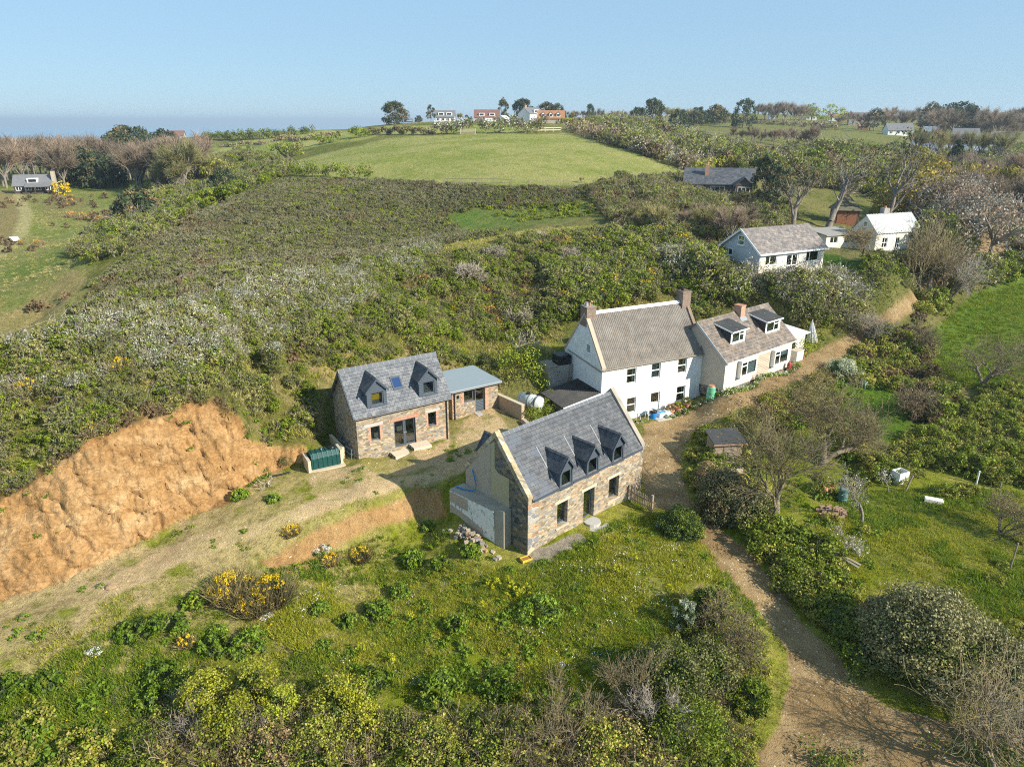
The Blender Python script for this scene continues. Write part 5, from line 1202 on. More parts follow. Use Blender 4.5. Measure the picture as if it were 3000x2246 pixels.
cover('lane_bank_growth', 'dry grass and brambles on the bank beside the lower lane', RG['laneleft'], fast(2.5), P_tuftd+P_tuftd+P_tuft[:1]+P_weed[:1], .7, 1.2, seed=18)
cover('hedge_bank_brambles', 'dark bramble and ivy bank on the lower side of the lane', RG['hedger'], fast(2.4), P_bram+P_scrub[:2], .7, 1.3, seed=19)
cover('garden_brambles', 'olive bramble mass sprawling beyond the garden trees', RG['brambleR'], fast(2.2), P_bram+P_scrub[:1], .8, 1.4, seed=20)
cover('garden_shrub_layer', 'brown and green shrubs between the lane and the garden lawn', RG['shrubR'], fast(.9), P_bram+P_heathb+P_scrub[:1], 1.0, 1.9, seed=21)
cover('garden_undergrowth', 'undergrowth beneath the bare garden trees', RG['gardenR'], fast(1.6), P_weed+P_bram[:1]+P_tuft, .7, 1.4, seed=22, noise=.45)
cover('lawn_grass', 'cropped green grass of the lower garden', [RG['lawnR'], RG['cornerR']], fast(22), P_tuft, .35, .8, seed=23)
cover('east_field_grass', 'bright green grass tufts in the small east field', RG['eastf'], fast(9), P_lush+P_tuft[:1], .6, 1.2, seed=24)
cover('valley_scrub', 'rounded olive bushes and brambles filling the valley floor', RG['valleybush'], fast(.30), P_scrub+P_thorng+P_heathb[:1], 1.0, 2.0, seed=25, noise=.36, dmax=330)
cover('valley_gorse', 'brown gorse clumps on the near grassy side of the valley', RG['valley'], fast(.06), P_heathb+P_gorsed[:1], .9, 1.7, seed=26, noise=.56, dmax=230, nscale=.08)
cover('valley_grass', 'tawny grass on the valley sides', RG['valley'], fast(1.0), P_tuftd, .6, 1.1, seed=27, dmax=200, avoid=KEEP+('vtrack','tan1'), noise=.42)
cover('grove_undergrowth', 'brown twiggy thicket below the dark slate house', RG['midwood'], fast(.9), P_heathb+P_twig+P_thorng, 1.0, 1.7, seed=28, dmax=190)
cover('hedgerow_scrub', 'grey brown scrub beyond the far fence of the big field', RG['rscrub'], fast(.12), P_heathb+P_thorng+P_thorn[:1], 2.0, 3.6, seed=29, dmax=420)
cover('inland_scrub', 'mixed scrub between the far gardens', RG['farscrub'], fast(.10), P_thorng+P_heathb+P_scrub[:2], 2.0, 3.8, seed=30, dmax=420, noise=.40)
cover('lane_head_shrubs', 'shrubby hedge bank along the upper lane', RG['lanetop'], fast(.55), P_thorng+P_scrub+P_bram[:1], 1.0, 2.0, seed=31, dmax=170)

cover('foreground_twigs', 'brown leafless twigs poking through the foreground thicket', [(300,1700),(330,1600),(480,1560),(700,1590),(900,1590),(1150,1590),(1330,1560),(1450,1480),(1560,1420),(1600,1480),(1560,1700)], fast(.9), P_twig, .9, 1.5, seed=40)
cover('slope_dry_stems', 'brown dead bracken and bare stems among the ridge scrub', [RG['thorn'], RG['slopeL'], RG['ridgegreen']], fast(.7), P_twig+P_heathb, .6, 1.0, seed=41, pad=.6, noise=.5)

cover('farmhouse_bank_scrub', 'dense mixed scrub on the bank directly behind the farmhouse and cream cottage', RG['behind'], fast(1.5), P_scrub+P_thorng+P_gorse[:1]+P_bram[:1], .8, 1.5, seed=42, pad=.8)
cover('bungalow_thorn_bank', 'grey thorn thicket with blossom filling the slope below the bungalow', [(1440,540),(1560,590),(1700,615),(1850,640),(1860,690),(1790,720),(1690,660),(1560,640),(1440,600)], fast(.7), P_thorn+P_thorng, 1.3, 2.1, seed=43, pad=.8)
P_peb = [MB().lathe((0,0,-.3), [(.5,0),(.9,.3),(.8,.7),(.3,1.0)], 6).build('pebble', plain('pale_pebble', (.50,.42,.31), .9, 0, .3)) for _ in range(1)]
_pm = [o.data for o in P_peb]
for o in P_peb: bpy.data.objects.remove(o)
cover('loose_stones', 'loose stones scattered over the yard and the lane', [POLY['track'], POLY['lane'], POLY['bank'], POLY['yardearth']], fast(3.5), _pm, .025, .085, seed=44, avoid=('cliff',))

cover('lawn_weeds', 'rough weeds and dry grass in the lower garden', [RG['lawnR'], RG['gardenR']], fast(1.6), P_weed+P_tuftd+P_bram[:1], .4, .9, seed=45, noise=.50, nscale=.35)
cover('garden_edge_brambles', 'bramble and nettle tangle between the lawn and the bare trees', [(1880,1010),(1960,1000),(2070,1050),(2120,1060),(2060,1100),(1960,1070),(1890,1075),(1830,1060)], fast(1.8), P_bram+P_scrub[:1]+P_twig[:1], .5, 1.0, seed=46, noise=.42)

cover('lush_grass', 'darker lush grass patches in the meadow and lower garden', [RG['meadowgreen'], RG['lawnR'], RG['meadow']], fast(16), P_lush, .45, 1.1, seed=47, noise=.53, nscale=.28, pad=.1)
cover('quarry_weeds', 'small green weeds rooted on the quarry face', [POLY['cliff']], fast(2.2), P_weed+P_tuft[:1], .35, .8, seed=48, noise=.58, nscale=.5, avoid=('lane',))
cover('quarry_end_scrub', 'weeds and scrub spreading over the worn end of the quarry face', [[(500,880),(560,900),(640,940),(690,950),(680,990),(620,1015),(560,1000),(530,950)]], fast(3.0), P_weed+P_tuftd+P_thorng[:1], .4, .9, seed=49, noise=.45, nscale=.5, avoid=('lane',))
cover('quarry_brink_scrub', 'brown roots and scrub hanging over the lip of the quarry face', [POLY['topsoil_shade']], fast(6.0), P_heathb+P_thorng+P_twig, .5, .95, seed=50, avoid=('lane',))

cover('lane_verge_growth', 'low brambles and grass on the verge where the lane forks', [(1590,1330),(1640,1390),(1700,1480),(1680,1560),(1590,1830),(1500,1830),(1620,1560),(1650,1490),(1610,1400)], fast(3.5), P_bram+P_tuftd+P_lush, .45, .9, seed=51)
cover('green_patch_growth', 'rough grass and small bushes ringing the green patch on the hillside', [(935,470),(1010,440),(1200,430),(1290,430),(1285,480),(1180,500),(1080,515),(980,510)], fast(1.4), P_lime+P_tuftd+P_heath[:1]+P_scrub[:1], .4, .9, seed=52, noise=.47, nscale=.12, rag=16, dmax=170)
# ------------------------------------------------------------------ trees
def prisms(segs, ns=4):
    S = np.array([(*a, *b, r0, r1) for a, b, r0, r1 in segs]); p, q = S[:, 0:3], S[:, 3:6]; d = unit(q-p)
    up = np.where(np.abs(d[:, 2:3]) < .9, np.array([[0, 0, 1.0]]), np.array([[1.0, 0, 0]])); x = unit(np.cross(d, up)); y = np.cross(d, x)
    V = []
    for k in range(ns):
        a = 2*math.pi*k/ns; V.append(p+(x*math.cos(a)+y*math.sin(a))*S[:, 6:7])
    for k in range(ns):
        a = 2*math.pi*k/ns; V.append(q+(x*math.cos(a)+y*math.sin(a))*S[:, 7:8])
    V = np.stack(V, 1).reshape(-1, 3); i = np.arange(len(S))[:, None]*2*ns
    return V, np.concatenate([i+np.array([k, (k+1) % ns, ns+(k+1) % ns, ns+k]) for k in range(ns)])
def grow(rs, p, d, L, r, lvl, maxl, kids, wig, trop, shrink, out, ends, spread=.75, first=.35, nseg=4):
    p = np.array(p, float); d = np.array(d, float); st = L/nseg
    for s in range(nseg):
        d = d+rs.normal(size=3)*wig+np.array([0, 0, trop]); d /= np.linalg.norm(d)
        q = p+d*st; r1 = r*(1-.62*(s+1)/nseg) if lvl else r*(1-.35*(s+1)/nseg); r0 = r*(1-.62*s/nseg) if lvl else r*(1-.35*s/nseg)
        out.append((lvl, tuple(p), tuple(q), r0, r1))
        if lvl < maxl and (s+1)/nseg > first:
            n = kids[lvl] if s == nseg-1 else (1 if rs.uniform() < .75 else 0)
            for _ in range(n):
                ax = unit(np.cross(d, rs.normal(size=3))); a = rs.uniform(.35, 1.0)*spread
                dd_ = d*math.cos(a)+ax*math.sin(a)
                grow(rs, q, dd_, L*shrink*rs.uniform(.7, 1.15), r1*rs.uniform(.55, .8), lvl+1, maxl, kids, wig, trop, shrink, out, ends, spread, .2, 3 if lvl > 1 else 4)
        p = q
    if lvl >= maxl-1: ends.append(p)
def bare_tree(seed, H, r, stems=1, maxl=4, kids=(4, 3, 3, 3, 2), wig=.16, trop=.05, shrink=.62, spread=.8, trunk=.3, lean=(0, 0), rmin=.006, twig=T_grey, bark=BARKL, leaves=None, leafn=0, leafs=.08):
    rs = RS(seed); out = []; ends = []
    for s in range(stems):
        d = np.array([lean[0], lean[1], 1.0])+(rs.normal(size=3)*np.array([.45, .45, 0]) if stems > 1 else 0)
        grow(rs, (rs.normal()*.1*(stems > 1), rs.normal()*.1*(stems > 1), -.15), d, H*trunk, r, 0, maxl, kids, wig, trop, shrink/trunk*.55 if False else shrink*1.15, out, ends, spread, .6)
    z = max(o[2][2] for o in out); k = H/z
    sg = [(l, tuple(np.array(a)*k), tuple(np.array(b)*k), max(r0, rmin), max(r1, rmin)) for l, a, b, r0, r1 in out]
    tk = prisms([s[1:] for s in sg if s[0] <= 1], 6); cr = prisms([s[1:] for s in sg if s[0] > 1], 3)
    parts = [P(cr, twig)]
    if leaves is not None and leafn:
        e = np.array(ends)*k; e = e[rs.integers(0, len(e), leafn)]+rs.normal(size=(leafn, 3))*.18
        parts.append(P(quads_at(rs, e, unit(rs.normal(size=(leafn, 3))+np.array([0, 0, .5])), leafs, 1.4), leaves))
    return pmesh('trunk', [P(tk, bark)]), pmesh('crown', parts)
def put_tree(name, meshes, loc, s, rz, label, cat='tree', group=None, sz=None):
    o = empty(name, loc, rz, label, cat, group); o.scale = (s, s, s*(sz or 1))
    obj('trunk', meshes[0], o); obj('crown', meshes[1], o); return o
def domed(seed, H, Wd, mat, nc=60, per=26, size=.3, zlo=.25, bark=BARK, tr=.28, cr=(.16, .28), asp=1.6, r=.25, extra=None, top=None):
    rs = RS(seed); segs = [((0, 0, -.4), (rs.normal()*.1, rs.normal()*.1, H*tr), r, r*.75)]
    for i in range(9):
        a = rs.uniform(0, 6.28); z0 = H*tr*rs.uniform(.6, 1); e = np.array([math.cos(a)*Wd*.33, math.sin(a)*Wd*.33, H*rs.uniform(.45, .85)])
        m = np.array([0, 0, z0])*.5+e*.5+rs.normal(size=3)*.1*Wd*.3
        segs += [((0, 0, z0), tuple(m), r*.55, r*.35), (tuple(m), tuple(e), r*.35, r*.12)]
    parts = [P(clumps(rs, H, Wd, nc, per, size, asp, zlo, cr, top=top), mat)]
    if extra: parts.append(P(clumps(rs, H*1.02, Wd*1.02, nc//3, per, size, asp, zlo, cr, top=top), extra))
    return pmesh('trunk', [P(prisms(segs, 6), bark)]), pmesh('crown', parts)
def twig_dome(seed, H, Wd, mat, n=700, w=.05, tr=.3, bark=BARK):
    """leafless broad tree: trunk with a crown of fine twigs"""
    rs = RS(seed); segs = [((0, 0, -.5), (0, 0, H*tr), .24, .18)]; P0 = []; DR = []; LN = []
    for i in range(13):
        a = rs.uniform(0, 6.28); e = np.array([math.cos(a)*Wd*rs.uniform(.12, .36), math.sin(a)*Wd*rs.uniform(.12, .36), H*rs.uniform(.5, .8)]); s = np.array([0, 0, H*tr*rs.uniform(.55, 1)])
        m = s*.45+e*.55+rs.normal(size=3)*.25; segs += [(tuple(s), tuple(m), .12, .08), (tuple(m), tuple(e), .08, .035)]
        k = n//13; f = rs.uniform(.25, 1.0, k)[:, None]; P0.append(m*(1-f)+e*f); o = unit((e-np.array([0, 0, H*.25]))[None]+rs.normal(size=(k, 3))*H*.16); DR.append(o); LN.append(H*rs.uniform(.10, .30, k))
    V = stickset(rs, np.concatenate(P0), np.concatenate(DR), np.concatenate(LN), w, w*.35, .55)
    return pmesh('trunk', [P(prisms(segs, 5), bark)]), pmesh('crown', [P(V, mat)])
def cypress(seed, H, spreadw, bark, mat, mat2, nb=16, trunk=None, tiers=.42, per=60, size=.34):
    """old wind-shaped cypress: twisting limbs, flat foliage pads"""
    rs = RS(seed); out = []; ends = []
    d = np.array([*(trunk or (0, 0)), 1.0]); grow(rs, (0, 0, -.3), d, H*.42, H*.036, 0, 3, (4, 3, 3), .15, .04, .74, out, ends, .8, .45)
    z = max(o[2][2] for o in out); k = H/z*.96
    tk = prisms([(tuple(np.array(a)*k), tuple(np.array(b)*k), max(r0*k, .03), max(r1*k, .02)) for l, a, b, r0, r1 in out if l <= 2], 6)
    cl = []; e = np.array(ends)*k; e = e[e[:, 2] > H*tiers]
    e = e[rs.permutation(len(e))[:nb*4]]
    for c in e: R_ = rs.uniform(.5, 1.0)*spreadw*.12; cl.append(cloud(rs, per, c+np.array([0, 0, .2]), (R_*1.3, R_*1.3, R_*.6), size, 2.2, .1, .9))
    h = len(cl)//3
    lo = prisms([(tuple(np.array(a)*k), tuple(np.array(b)*k), max(r0*k, .015), max(r1*k, .01)) for l, a, b, r0, r1 in out if l > 2], 3)
    return pmesh('trunk', [P(tk, bark)]), pmesh('crown', [P(join(cl[h:]), mat), P(join(cl[:h]), mat2), P(lo, T_grey)])
def at_az(u, D, v=275.0):
    d = rays(np.array(float(u)), np.array(float(v))); t = D/math.hypot(d[0], d[1]); return d[0]*t, d[1]*t
def far_tree(name, kinds, H0, u, vtop, D, label, group=None, cat='tree', wide=1.0, rs=rng, sink=.2):
    x, y = at_az(u, D, vtop+8); z = float(gz(x, y)[0]); zt = float(at_D(np.array(float(u)), np.array(float(vtop)), D)[2]); s = max(zt-z, 1.5)/H0
    o = put_tree(name, kinds[int(rs.integers(0, len(kinds)))], (x, y, z-sink), s, rs.uniform(0, 6.28), label, cat, group); o.scale = (s*wide, s*wide, s); return o
K_bare = [twig_dome(300+i, 10, 9.5, L_wood, 1500, .045) for i in range(5)]
K_bareg = [twig_dome(320+i, 10, 9.5, L_woodg, 1500, .05) for i in range(3)]
K_tall = [twig_dome(330+i, 10, 6.0, L_wood, 900, .045, .5, BARKP) for i in range(3)]
K_oak = [domed(340+i, 8, 9.0, L_con, 70, 34, .34, .12, extra=L_conb if i == 2 else None) for i in range(3)]
K_pine = [domed(350+i, 11, 11, L_con, 70, 46, .36, .08, BARKP, .4, (.16, .32), extra=L_conb if i == 1 else None, top=lambda z: .75+.25*min(1, z*1.1)) for i in range(3)]
K_pineb = [domed(355+i, 12, 8, L_con, 40, 44, .34, .25, BARK, .4, (.16, .32), extra=L_conb) for i in range(2)]
K_fir = [domed(360+i, 10, 6.5, L_con, 60, 34, .3, .05, top=lambda z: 1.15-.9*z) for i in range(2)]
K_green = [domed(370+i, 6, 7.5, L_olive, 50, 34, .26, .1, extra=L_green if i else L_lime) for i in range(3)]
K_lime = [domed(380+i, 9, 9.5, L_lime, 46, 18, .34, .3, tr=.4) for i in range(2)]
K_yolive = [domed(385, 8, 10, leafmat('ochre_olive_leaves', [(.12,.10,.02), (.22,.18,.035), (.34,.27,.05)]), 70, 34, .28, .12), domed(386, 8, 9, leafmat('ochre_olive_leaves', []), 60, 34, .28, .12)]
K_blos = [(domed(390+i, 6, 8.5, L_wood, 60, 24, .16, .15, extra=leafmat('distant_blossom', [(.18,.17,.14), (.27,.265,.235)], .2, .1))) for i in range(2)]

# wood on the west side of the valley
r_ = RS(5)
for i in range(34):
    u = -25+i*8.2+r_.uniform(-4, 4); far_tree('bare_tree', K_tall if i % 3 else K_bare, 10, u, 287+r_.uniform(-4, 10), r_.uniform(265, 345), 'leafless grey tree in the wood behind the western house', 'bare trees of the western wood', rs=r_, wide=1.0)
for u, v, D in ((122,306,252),(140,312,256),(155,308,262),(-8,300,262),(110,316,262)): far_tree('bare_tree', K_bare, 10, u, v, D, 'broad leafless tree on the lawn edge beside the western house', 'broad bare trees beside the western house', rs=r_, wide=1.15)
for i in range(26):
    u = 268+i*6.2+r_.uniform(-5, 5); far_tree('bare_tree', K_bare, 10, u, 302-(u-268)*.13+r_.uniform(-6, 8)+ (10 if i % 2 else 0), r_.uniform(215, 300), 'pinkish grey leafless tree on the slope between the wood and the far meadow', 'bare trees on the valley head', rs=r_)
for u, v, D, w in ((255,263,300,1.0),(278,255,310,1.1),(293,258,315,.9),(240,272,296,.9)): far_tree('cypress_tree', K_pineb, 12, u, v, D, 'large dark cypress clump rising above the western wood', 'dark cypresses above the western wood', rs=r_, wide=w)
for u, v, D in ((168,312,258),(192,318,256),(213,322,252),(204,332,248),(230,338,246)): far_tree('evergreen_oak', K_oak, 8, u, v, D, 'dense dark evergreen at the front edge of the western wood', 'dark evergreens beside the western lawn', rs=r_, wide=.95)
far_tree('pine_tree', K_pine, 11, 352, 271, 330, 'small lone pine on the skyline above the valley head', rs=r_)
for i in range(22):
    u = 340+r_.uniform(0, 130); v = 352+(u-340)*-.05+r_.uniform(-12, 26); far_tree('green_tree', K_green[:1]+K_bareg+K_green[:1], 6, u, v+2, 205+r_.uniform(0, 60), 'rounded olive green tree in the upper valley', 'green trees of the upper valley', rs=r_)
for u, v, D, l in ((478,357,168,'dark rounded evergreen bush on the valley edge below the field'), (287,398,160,'dark brown rounded bush alone in the valley bottom')): far_tree('evergreen_bush', K_oak, 8, u, v, D, l, rs=r_, cat='bush')
far_tree('flowering_shrub', [domed(402, 3, 4, F_gorse, 24, 20, .22, .05, tr=.2)], 3, 132, 386, 238, 'bright yellow flowering shrub beside the western house', rs=r_, cat='shrub')
for u, v, D in ((75,395,215),(215,470,120),(190,300,420)): pass
# skyline above the big field
for nm, kk, h0, u, v, D, w, l in (
 ('pine_tree', K_pine, 11, 852, 214, 300, 1.25, 'largest broad dark pine on the skyline at the field corner'),
 ('pine_tree', K_pineb, 12, 930, 220, 318, .75, 'ragged dark pine beside the white dormered house'),
 ('evergreen_bush', K_oak, 8, 904, 247, 305, .9, 'low dark evergreen between the two skyline pines'),
 ('hawthorn_tree', K_bareg, 10, 992, 241, 335, 1.0, 'small brownish thorn tree between the two dormered houses'),
 ('hawthorn_tree', K_oak, 8, 1008, 246, 340, .6, 'small dark tree touching the red roofed house'),
 ('pine_tree', K_pineb, 12, 1087, 206, 375, .72, 'tall slender dark pine right of the red roofed house'),
 ('pine_tree', K_pine, 11, 1130, 209, 385, 1.05, 'tall round headed pine behind the gabled white house'),
 ('evergreen_oak', K_oak, 8, 1182, 218, 390, 1.1, 'dark evergreen dome behind the gabled house'),
 ('evergreen_oak', K_oak, 8, 1205, 221, 385, .8, 'lower dark evergreen beside the large dome'),
 ('pine_tree', K_pine, 11, 1275, 220, 420, .6, 'small flat topped pine on the skyline'),
 ('evergreen_oak', K_oak, 8, 1378, 228, 330, 1.0, 'solid dark round evergreen left of the umbrella pine'),
 ('pine_tree', K_pine, 11, 1412, 208, 360, .95, 'wide umbrella shaped pine on the skyline'),
 ('evergreen_oak', K_oak, 8, 1468, 231, 330, .9, 'round dark evergreen above the gorse banks'),
 ('evergreen_oak', K_oak, 8, 1510, 227, 430, 1.0, 'dark dome in a row of skyline evergreens'),
 ('evergreen_oak', K_oak, 8, 1548, 223, 430, 1.0, 'highest dome in a row of skyline evergreens'),
 ('pine_tree', K_pine, 11, 1611, 207, 400, .9, 'tall bushy pine above the far scrubby fields'),
 ('evergreen_oak', K_bareg, 10, 1290, 246, 285, 1.15, 'broad brown rounded tree at the top corner of the field'),
 ('evergreen_oak', K_bareg, 10, 1240, 236, 345, 1.0, 'brown rounded tree behind the brick gabled cottage'),
 ('pine_tree', K_pineb, 12, 1895, 228, 430, 1.1, 'dark feathery pine in front of the stone skyline house'),
 ('cypress_tree', K_pineb, 12, 2017, 214, 520, 1.0, 'dark cypress pair on the eastern skyline'),
 ('cypress_tree', K_pine, 11, 2075, 214, 500, 1.3, 'broad dark cypress on the eastern skyline'),
 ('cypress_tree', K_pineb, 12, 2100, 222, 500, 1.0, 'dark cypress leaning out beside the broad one'),
 ('ash_tree', K_lime, 9, 1757, 218, 520, .8, 'pale lime green tree on the skyline'),
 ('ash_tree', K_lime, 9, 1800, 220, 520, 1.3, 'wide lime green tree on the skyline'),
 ('conifer_tree', K_fir, 10, 2075, 288, 230, .9, 'dark pointed conifer below the glasshouses'),
 ('shrub', K_lime, 9, 1105, 243, 350, .8, 'yellow green bush by the small white gabled shed'),
 ('shrub', K_green, 6, 1032, 256, 330, 1.0, 'round light green bush in front of the red roofed house'),
 ('shrub', K_green, 6, 1205, 262, 300, 1.2, 'dense green bush in front of the brick gabled cottage'),
 ('shrub', K_green, 6, 1165, 258, 305, 1.0, 'olive bush at the end of the blossoming hedge')):
    far_tree(nm, kk, h0, u, v, D, l, None, 'tree' if 'bush' not in nm and 'shrub' not in nm else 'bush', w, r_)
for i in range(16):
    u = 1215+i*11+r_.uniform(-4, 4); far_tree('bare_tree', K_bare+K_bareg, 10, u, 234+r_.uniform(-4, 8), r_.uniform(360, 470), 'brown leafless tree in the skyline belt behind the gabled houses', 'skyline trees behind the gabled houses', rs=r_)
for i in range(12):
    u = 1425+i*13+r_.uniform(-4, 4); far_tree('evergreen_oak', K_oak+K_bareg, 8, u, 236+r_.uniform(-3, 5), r_.uniform(400, 480), 'low dark tree in the skyline belt past the umbrella pine', 'skyline trees past the umbrella pine', rs=r_)
for i in range(14):
    u = 1640+i*9+r_.uniform(-4, 4); far_tree('bare_tree', K_tall+K_bare, 10, u, 216+abs(u-1690)*.12+r_.uniform(-2, 6), r_.uniform(480, 560), 'grey leafless tree on the far inland skyline', 'bare trees on the far inland skyline', rs=r_)
for i in range(34):
    u = 1820+i*12.3+r_.uniform(-5, 5); far_tree('bare_tree', K_bare, 10, u, 231+r_.uniform(-5, 8)+(10 if i < 8 else 0), r_.uniform(430, 620), 'grey leafless tree in the eastern skyline wood', 'bare trees of the eastern skyline wood', rs=r_, wide=1.2)
for i in range(24):
    u = 1990+r_.uniform(0, 240); t = r_.uniform(0, 1); far_tree('bare_tree', K_bare+K_green[:1], 10, u, 246+t*12, 520-t*60, 'grey leafless tree among the eastern gardens', 'bare trees among the eastern gardens', rs=r_, wide=1.15)
for i in range(30):
    u = 2040+r_.uniform(0, 190); t = r_.uniform(0, 1); far_tree('bare_tree', K_bare, 10, u, 318+t*52, 235-t*85, 'pale leafless tree in the wood beside the blossom trees', 'bare trees beside the blossom trees', rs=r_, wide=1.1)
for i in range(24):
    u = 1568+i*8.4+r_.uniform(-4, 4); far_tree('bare_tree', K_tall+K_bare, 10, u, 272+r_.uniform(-4, 12), r_.uniform(268, 320), 'slim leafless tree in the grove on the inland slope', 'slim bare trees of the inland slope', rs=r_)
for u, v, D in ((1985,308,200),(2010,322,190),(1965,330,185),(2030,340,172)): far_tree('willow_tree', K_yolive, 8, u, v, D, 'golden olive tree beyond the old cypresses', 'golden olive trees beyond the cypresses', rs=r_)
for u, v, D in ((1980,372,146),(2008,356,152),(2120,345,170),(2175,350,165),(1950,380,150)): far_tree('olive_green_tree', K_yolive+K_green[:1], 8, u, v, D, 'rounded olive tree between the cypresses and the blossom', 'olive trees near the blossom', rs=r_)
for u, v, D in ((2060,372,140),(2085,366,142),(2105,392,132),(2135,402,126),(2170,408,122),(2090,412,130)): far_tree('blossom_tree', K_blos, 6, u, v, D, 'white blossoming tree behind the iron roofed cottage', 'white blossom trees', rs=r_)
for i in range(14):
    u = 1250+r_.uniform(-8, 60); v = 398+r_.uniform(-14, 20); far_tree('hawthorn_tree', K_bareg+K_green[:1], 10, u if i < 7 else 1340+r_.uniform(-20, 80), v if i < 7 else 372+r_.uniform(-4, 26), r_.uniform(124, 140), 'brown rounded thorn tree at the near corner of the big field', 'thorn trees at the field corner', rs=r_)
for i in range(20):
    u = 1330+i*16+r_.uniform(-8, 8); far_tree('thorn_tree', K_bare+K_bareg, 10, u, 434+r_.uniform(-8, 14)+max(0, 1500-u)*.06, r_.uniform(98, 118), 'brown leafless thorn in the thicket below the slate house', 'thorns in the thicket below the slate house', rs=r_, wide=1.1)
for i in range(9):
    far_tree('bare_tree', K_bare+K_bareg, 10, 1985+i*24+r_.uniform(-8, 8), 272+r_.uniform(-5, 8), r_.uniform(295, 330), 'leafless tree standing in front of the glasshouses', 'bare trees before the glasshouses', rs=r_)
# old cypresses above the bungalows
for u, vb, vt, D, sd, sw, tr, l in ((1712,480,322,121,11,11,(.22,.1),'leaning old cypress with bare twisted limbs beside the log pile'), (1792,462,306,128,12,13,(.32,.0),'forked old cypress beside the garden hut'), (1910,452,272,134,13,17,(-.05,.1),'tallest spreading old cypress with many bare limbs')):
    x, y = at_az(u, D, vb); z = float(gz(x, y)[0]); H = float(at_D(np.array(float(u)), np.array(float(vt)), D)[2])-z
    put_tree('cypress_tree', cypress(sd, H, sw, BARKP, L_conb, L_con, 12, tr, .45, 13, .2), (x, y, z-.2), 1, 0, l)
for u, vt, D, l, w in ((1665,318,138,'dark ragged cypress behind the slate roofed house',.8), (1690,342,132,'smaller dark cypress crowding the ragged one',.8)): far_tree('cypress_tree', K_pineb, 12, u, vt, D, l, None, 'tree', w, r_)

# bare trees near the lane
def base_tree(name, u, v, vt, meshfn, label, cat='tree', rz=0.0):
    p = g1(u, v); D = math.hypot(p[0], p[1]); zt = float(at_D(np.array(float(u)), np.array(float(vt)), D+.3)[2]); H = zt-p[2]
    return put_tree(name, meshfn(H), p, 1, rz, label, cat)
base_tree('sycamore_tree', 1672, 1134, 880, lambda H: bare_tree(141, H, .30, 1, 5, (5,3,2,2,2), .13, .035, .74, .75, .16, (.05,.0), .012, T_lich), 'large lichened bare tree with a thick leaning trunk beside the lower lane hedge')
base_tree('sycamore_tree', 1776, 1000, 775, lambda H: bare_tree(43, H, .28, 2, 5, (4,3,2,2,2), .15, .03, .74, .85, .16, (0,0), .012, T_lich, BARKL, L_olive, 1500, .07), 'round crowned bare tree in the middle of the garden')
base_tree('apple_tree', 1862, 1130, 1000, lambda H: bare_tree(45, H, .13, 1, 4, (3,2,2,2), .2, .03, .72, .85, .3, (-.05,0), .012, T_grey, BARKP, F_white, 120, .06), 'small pale barked fruit tree on the garden lawn')
base_tree('apple_tree', 1920, 1065, 1010, lambda H: bare_tree(46, H, .05, 1, 3, (3,3,2), .2, .0, .66, .85, .35, (.1,0), .007, T_grey, BARKP, F_white, 90, .07), 'young blossoming sapling beside the white box')
base_tree('apple_tree', 1818, 1192, 1118, lambda H: bare_tree(47, H, .06, 1, 4, (3,3,2,2), .2, .0, .7, .9, .3, (.6,.2), .008, T_pale, BARKP, F_white, 160, .07), 'leaning young fruit tree with white blossom low on the lawn')
base_tree('ash_tree', 2125, 836, 688, lambda H: bare_tree(48, H, .18, 3, 4, (4,2,2,2), .19, .05, .70, .95, .22, (0,0), .010, T_brown), 'many stemmed bare tree at the edge of the bright green field')
base_tree('ash_tree', 2000, 655, 455, lambda H: bare_tree(49, H, .25, 3, 5, (3,2,2,2,1), .14, .06, .76, .6, .16, (.05,0), .016, T_lich), 'tall bushy bare tree overhanging the upper lane')
base_tree('ash_tree', 2050, 640, 520, lambda H: bare_tree(50, H, .16, 3, 4, (4,2,2,2), .19, .03, .72, 1.0, .2, (.3,0), .012, T_grey), 'lower spreading bare tree beside the tall one by the upper lane')
base_tree('cherry_tree', 1865, 575, 470, lambda H: bare_tree(51, H, .17, 1, 5, (5,3,2,2,2), .16, .02, .74, .85, .18, (0,0), .012, T_lich), 'bare domed tree on the lawn in front of the iron roofed cottage')
base_tree('ash_tree', 1880, 740, 655, lambda H: bare_tree(52, H, .12, 3, 4, (4,2,2,2), .19, .04, .72, .95, .22, (0,0), .010, T_grey, BARKP), 'bare grey shrub tree where the lane narrows')
base_tree('ash_tree', 1960, 760, 668, lambda H: bare_tree(53, H, .12, 2, 4, (4,2,2,2), .19, .04, .72, .95, .22, (0,0), .010, T_brown, BARKP, L_elae, 500, .1), 'bare trunked shrub tree with brown leaves beside the field edge')
base_tree('elder_tree', 1975, 900, 800, lambda H: bare_tree(54, H, .11, 3, 4, (4,3,2,2), .2, .02, .72, 1.0, .2, (0,0), .010, T_brown, BARKL, L_brown, 900, .09), 'dark tangled elder above the garden lawn')
base_tree('willow_tree', 2165, 1152, 1045, lambda H: bare_tree(55, H, .08, 5, 4, (3,2,2,2), .17, .05, .72, .7, .25, (0,0), .008, T_brown, BARKL, L_olive, 1600, .06), 'bushy budding willow on the lower lawn')
base_tree('elder_tree', 2140, 1672, 1365, lambda H: bare_tree(56, H, .14, 4, 4, (3,2,1,1), .26, .02, .82, .9, .22, (-.1,0), .011, T_lich), 'crooked lichened bare tree in the near corner by the lane fork')
base_tree('elder_tree', 2225, 1650, 1450, lambda H: bare_tree(57, H, .12, 3, 4, (3,2,2,1), .26, .02, .80, .95, .2, (-.1,0), .009, T_grey), 'second crooked bare tree half out of view by the lane fork')
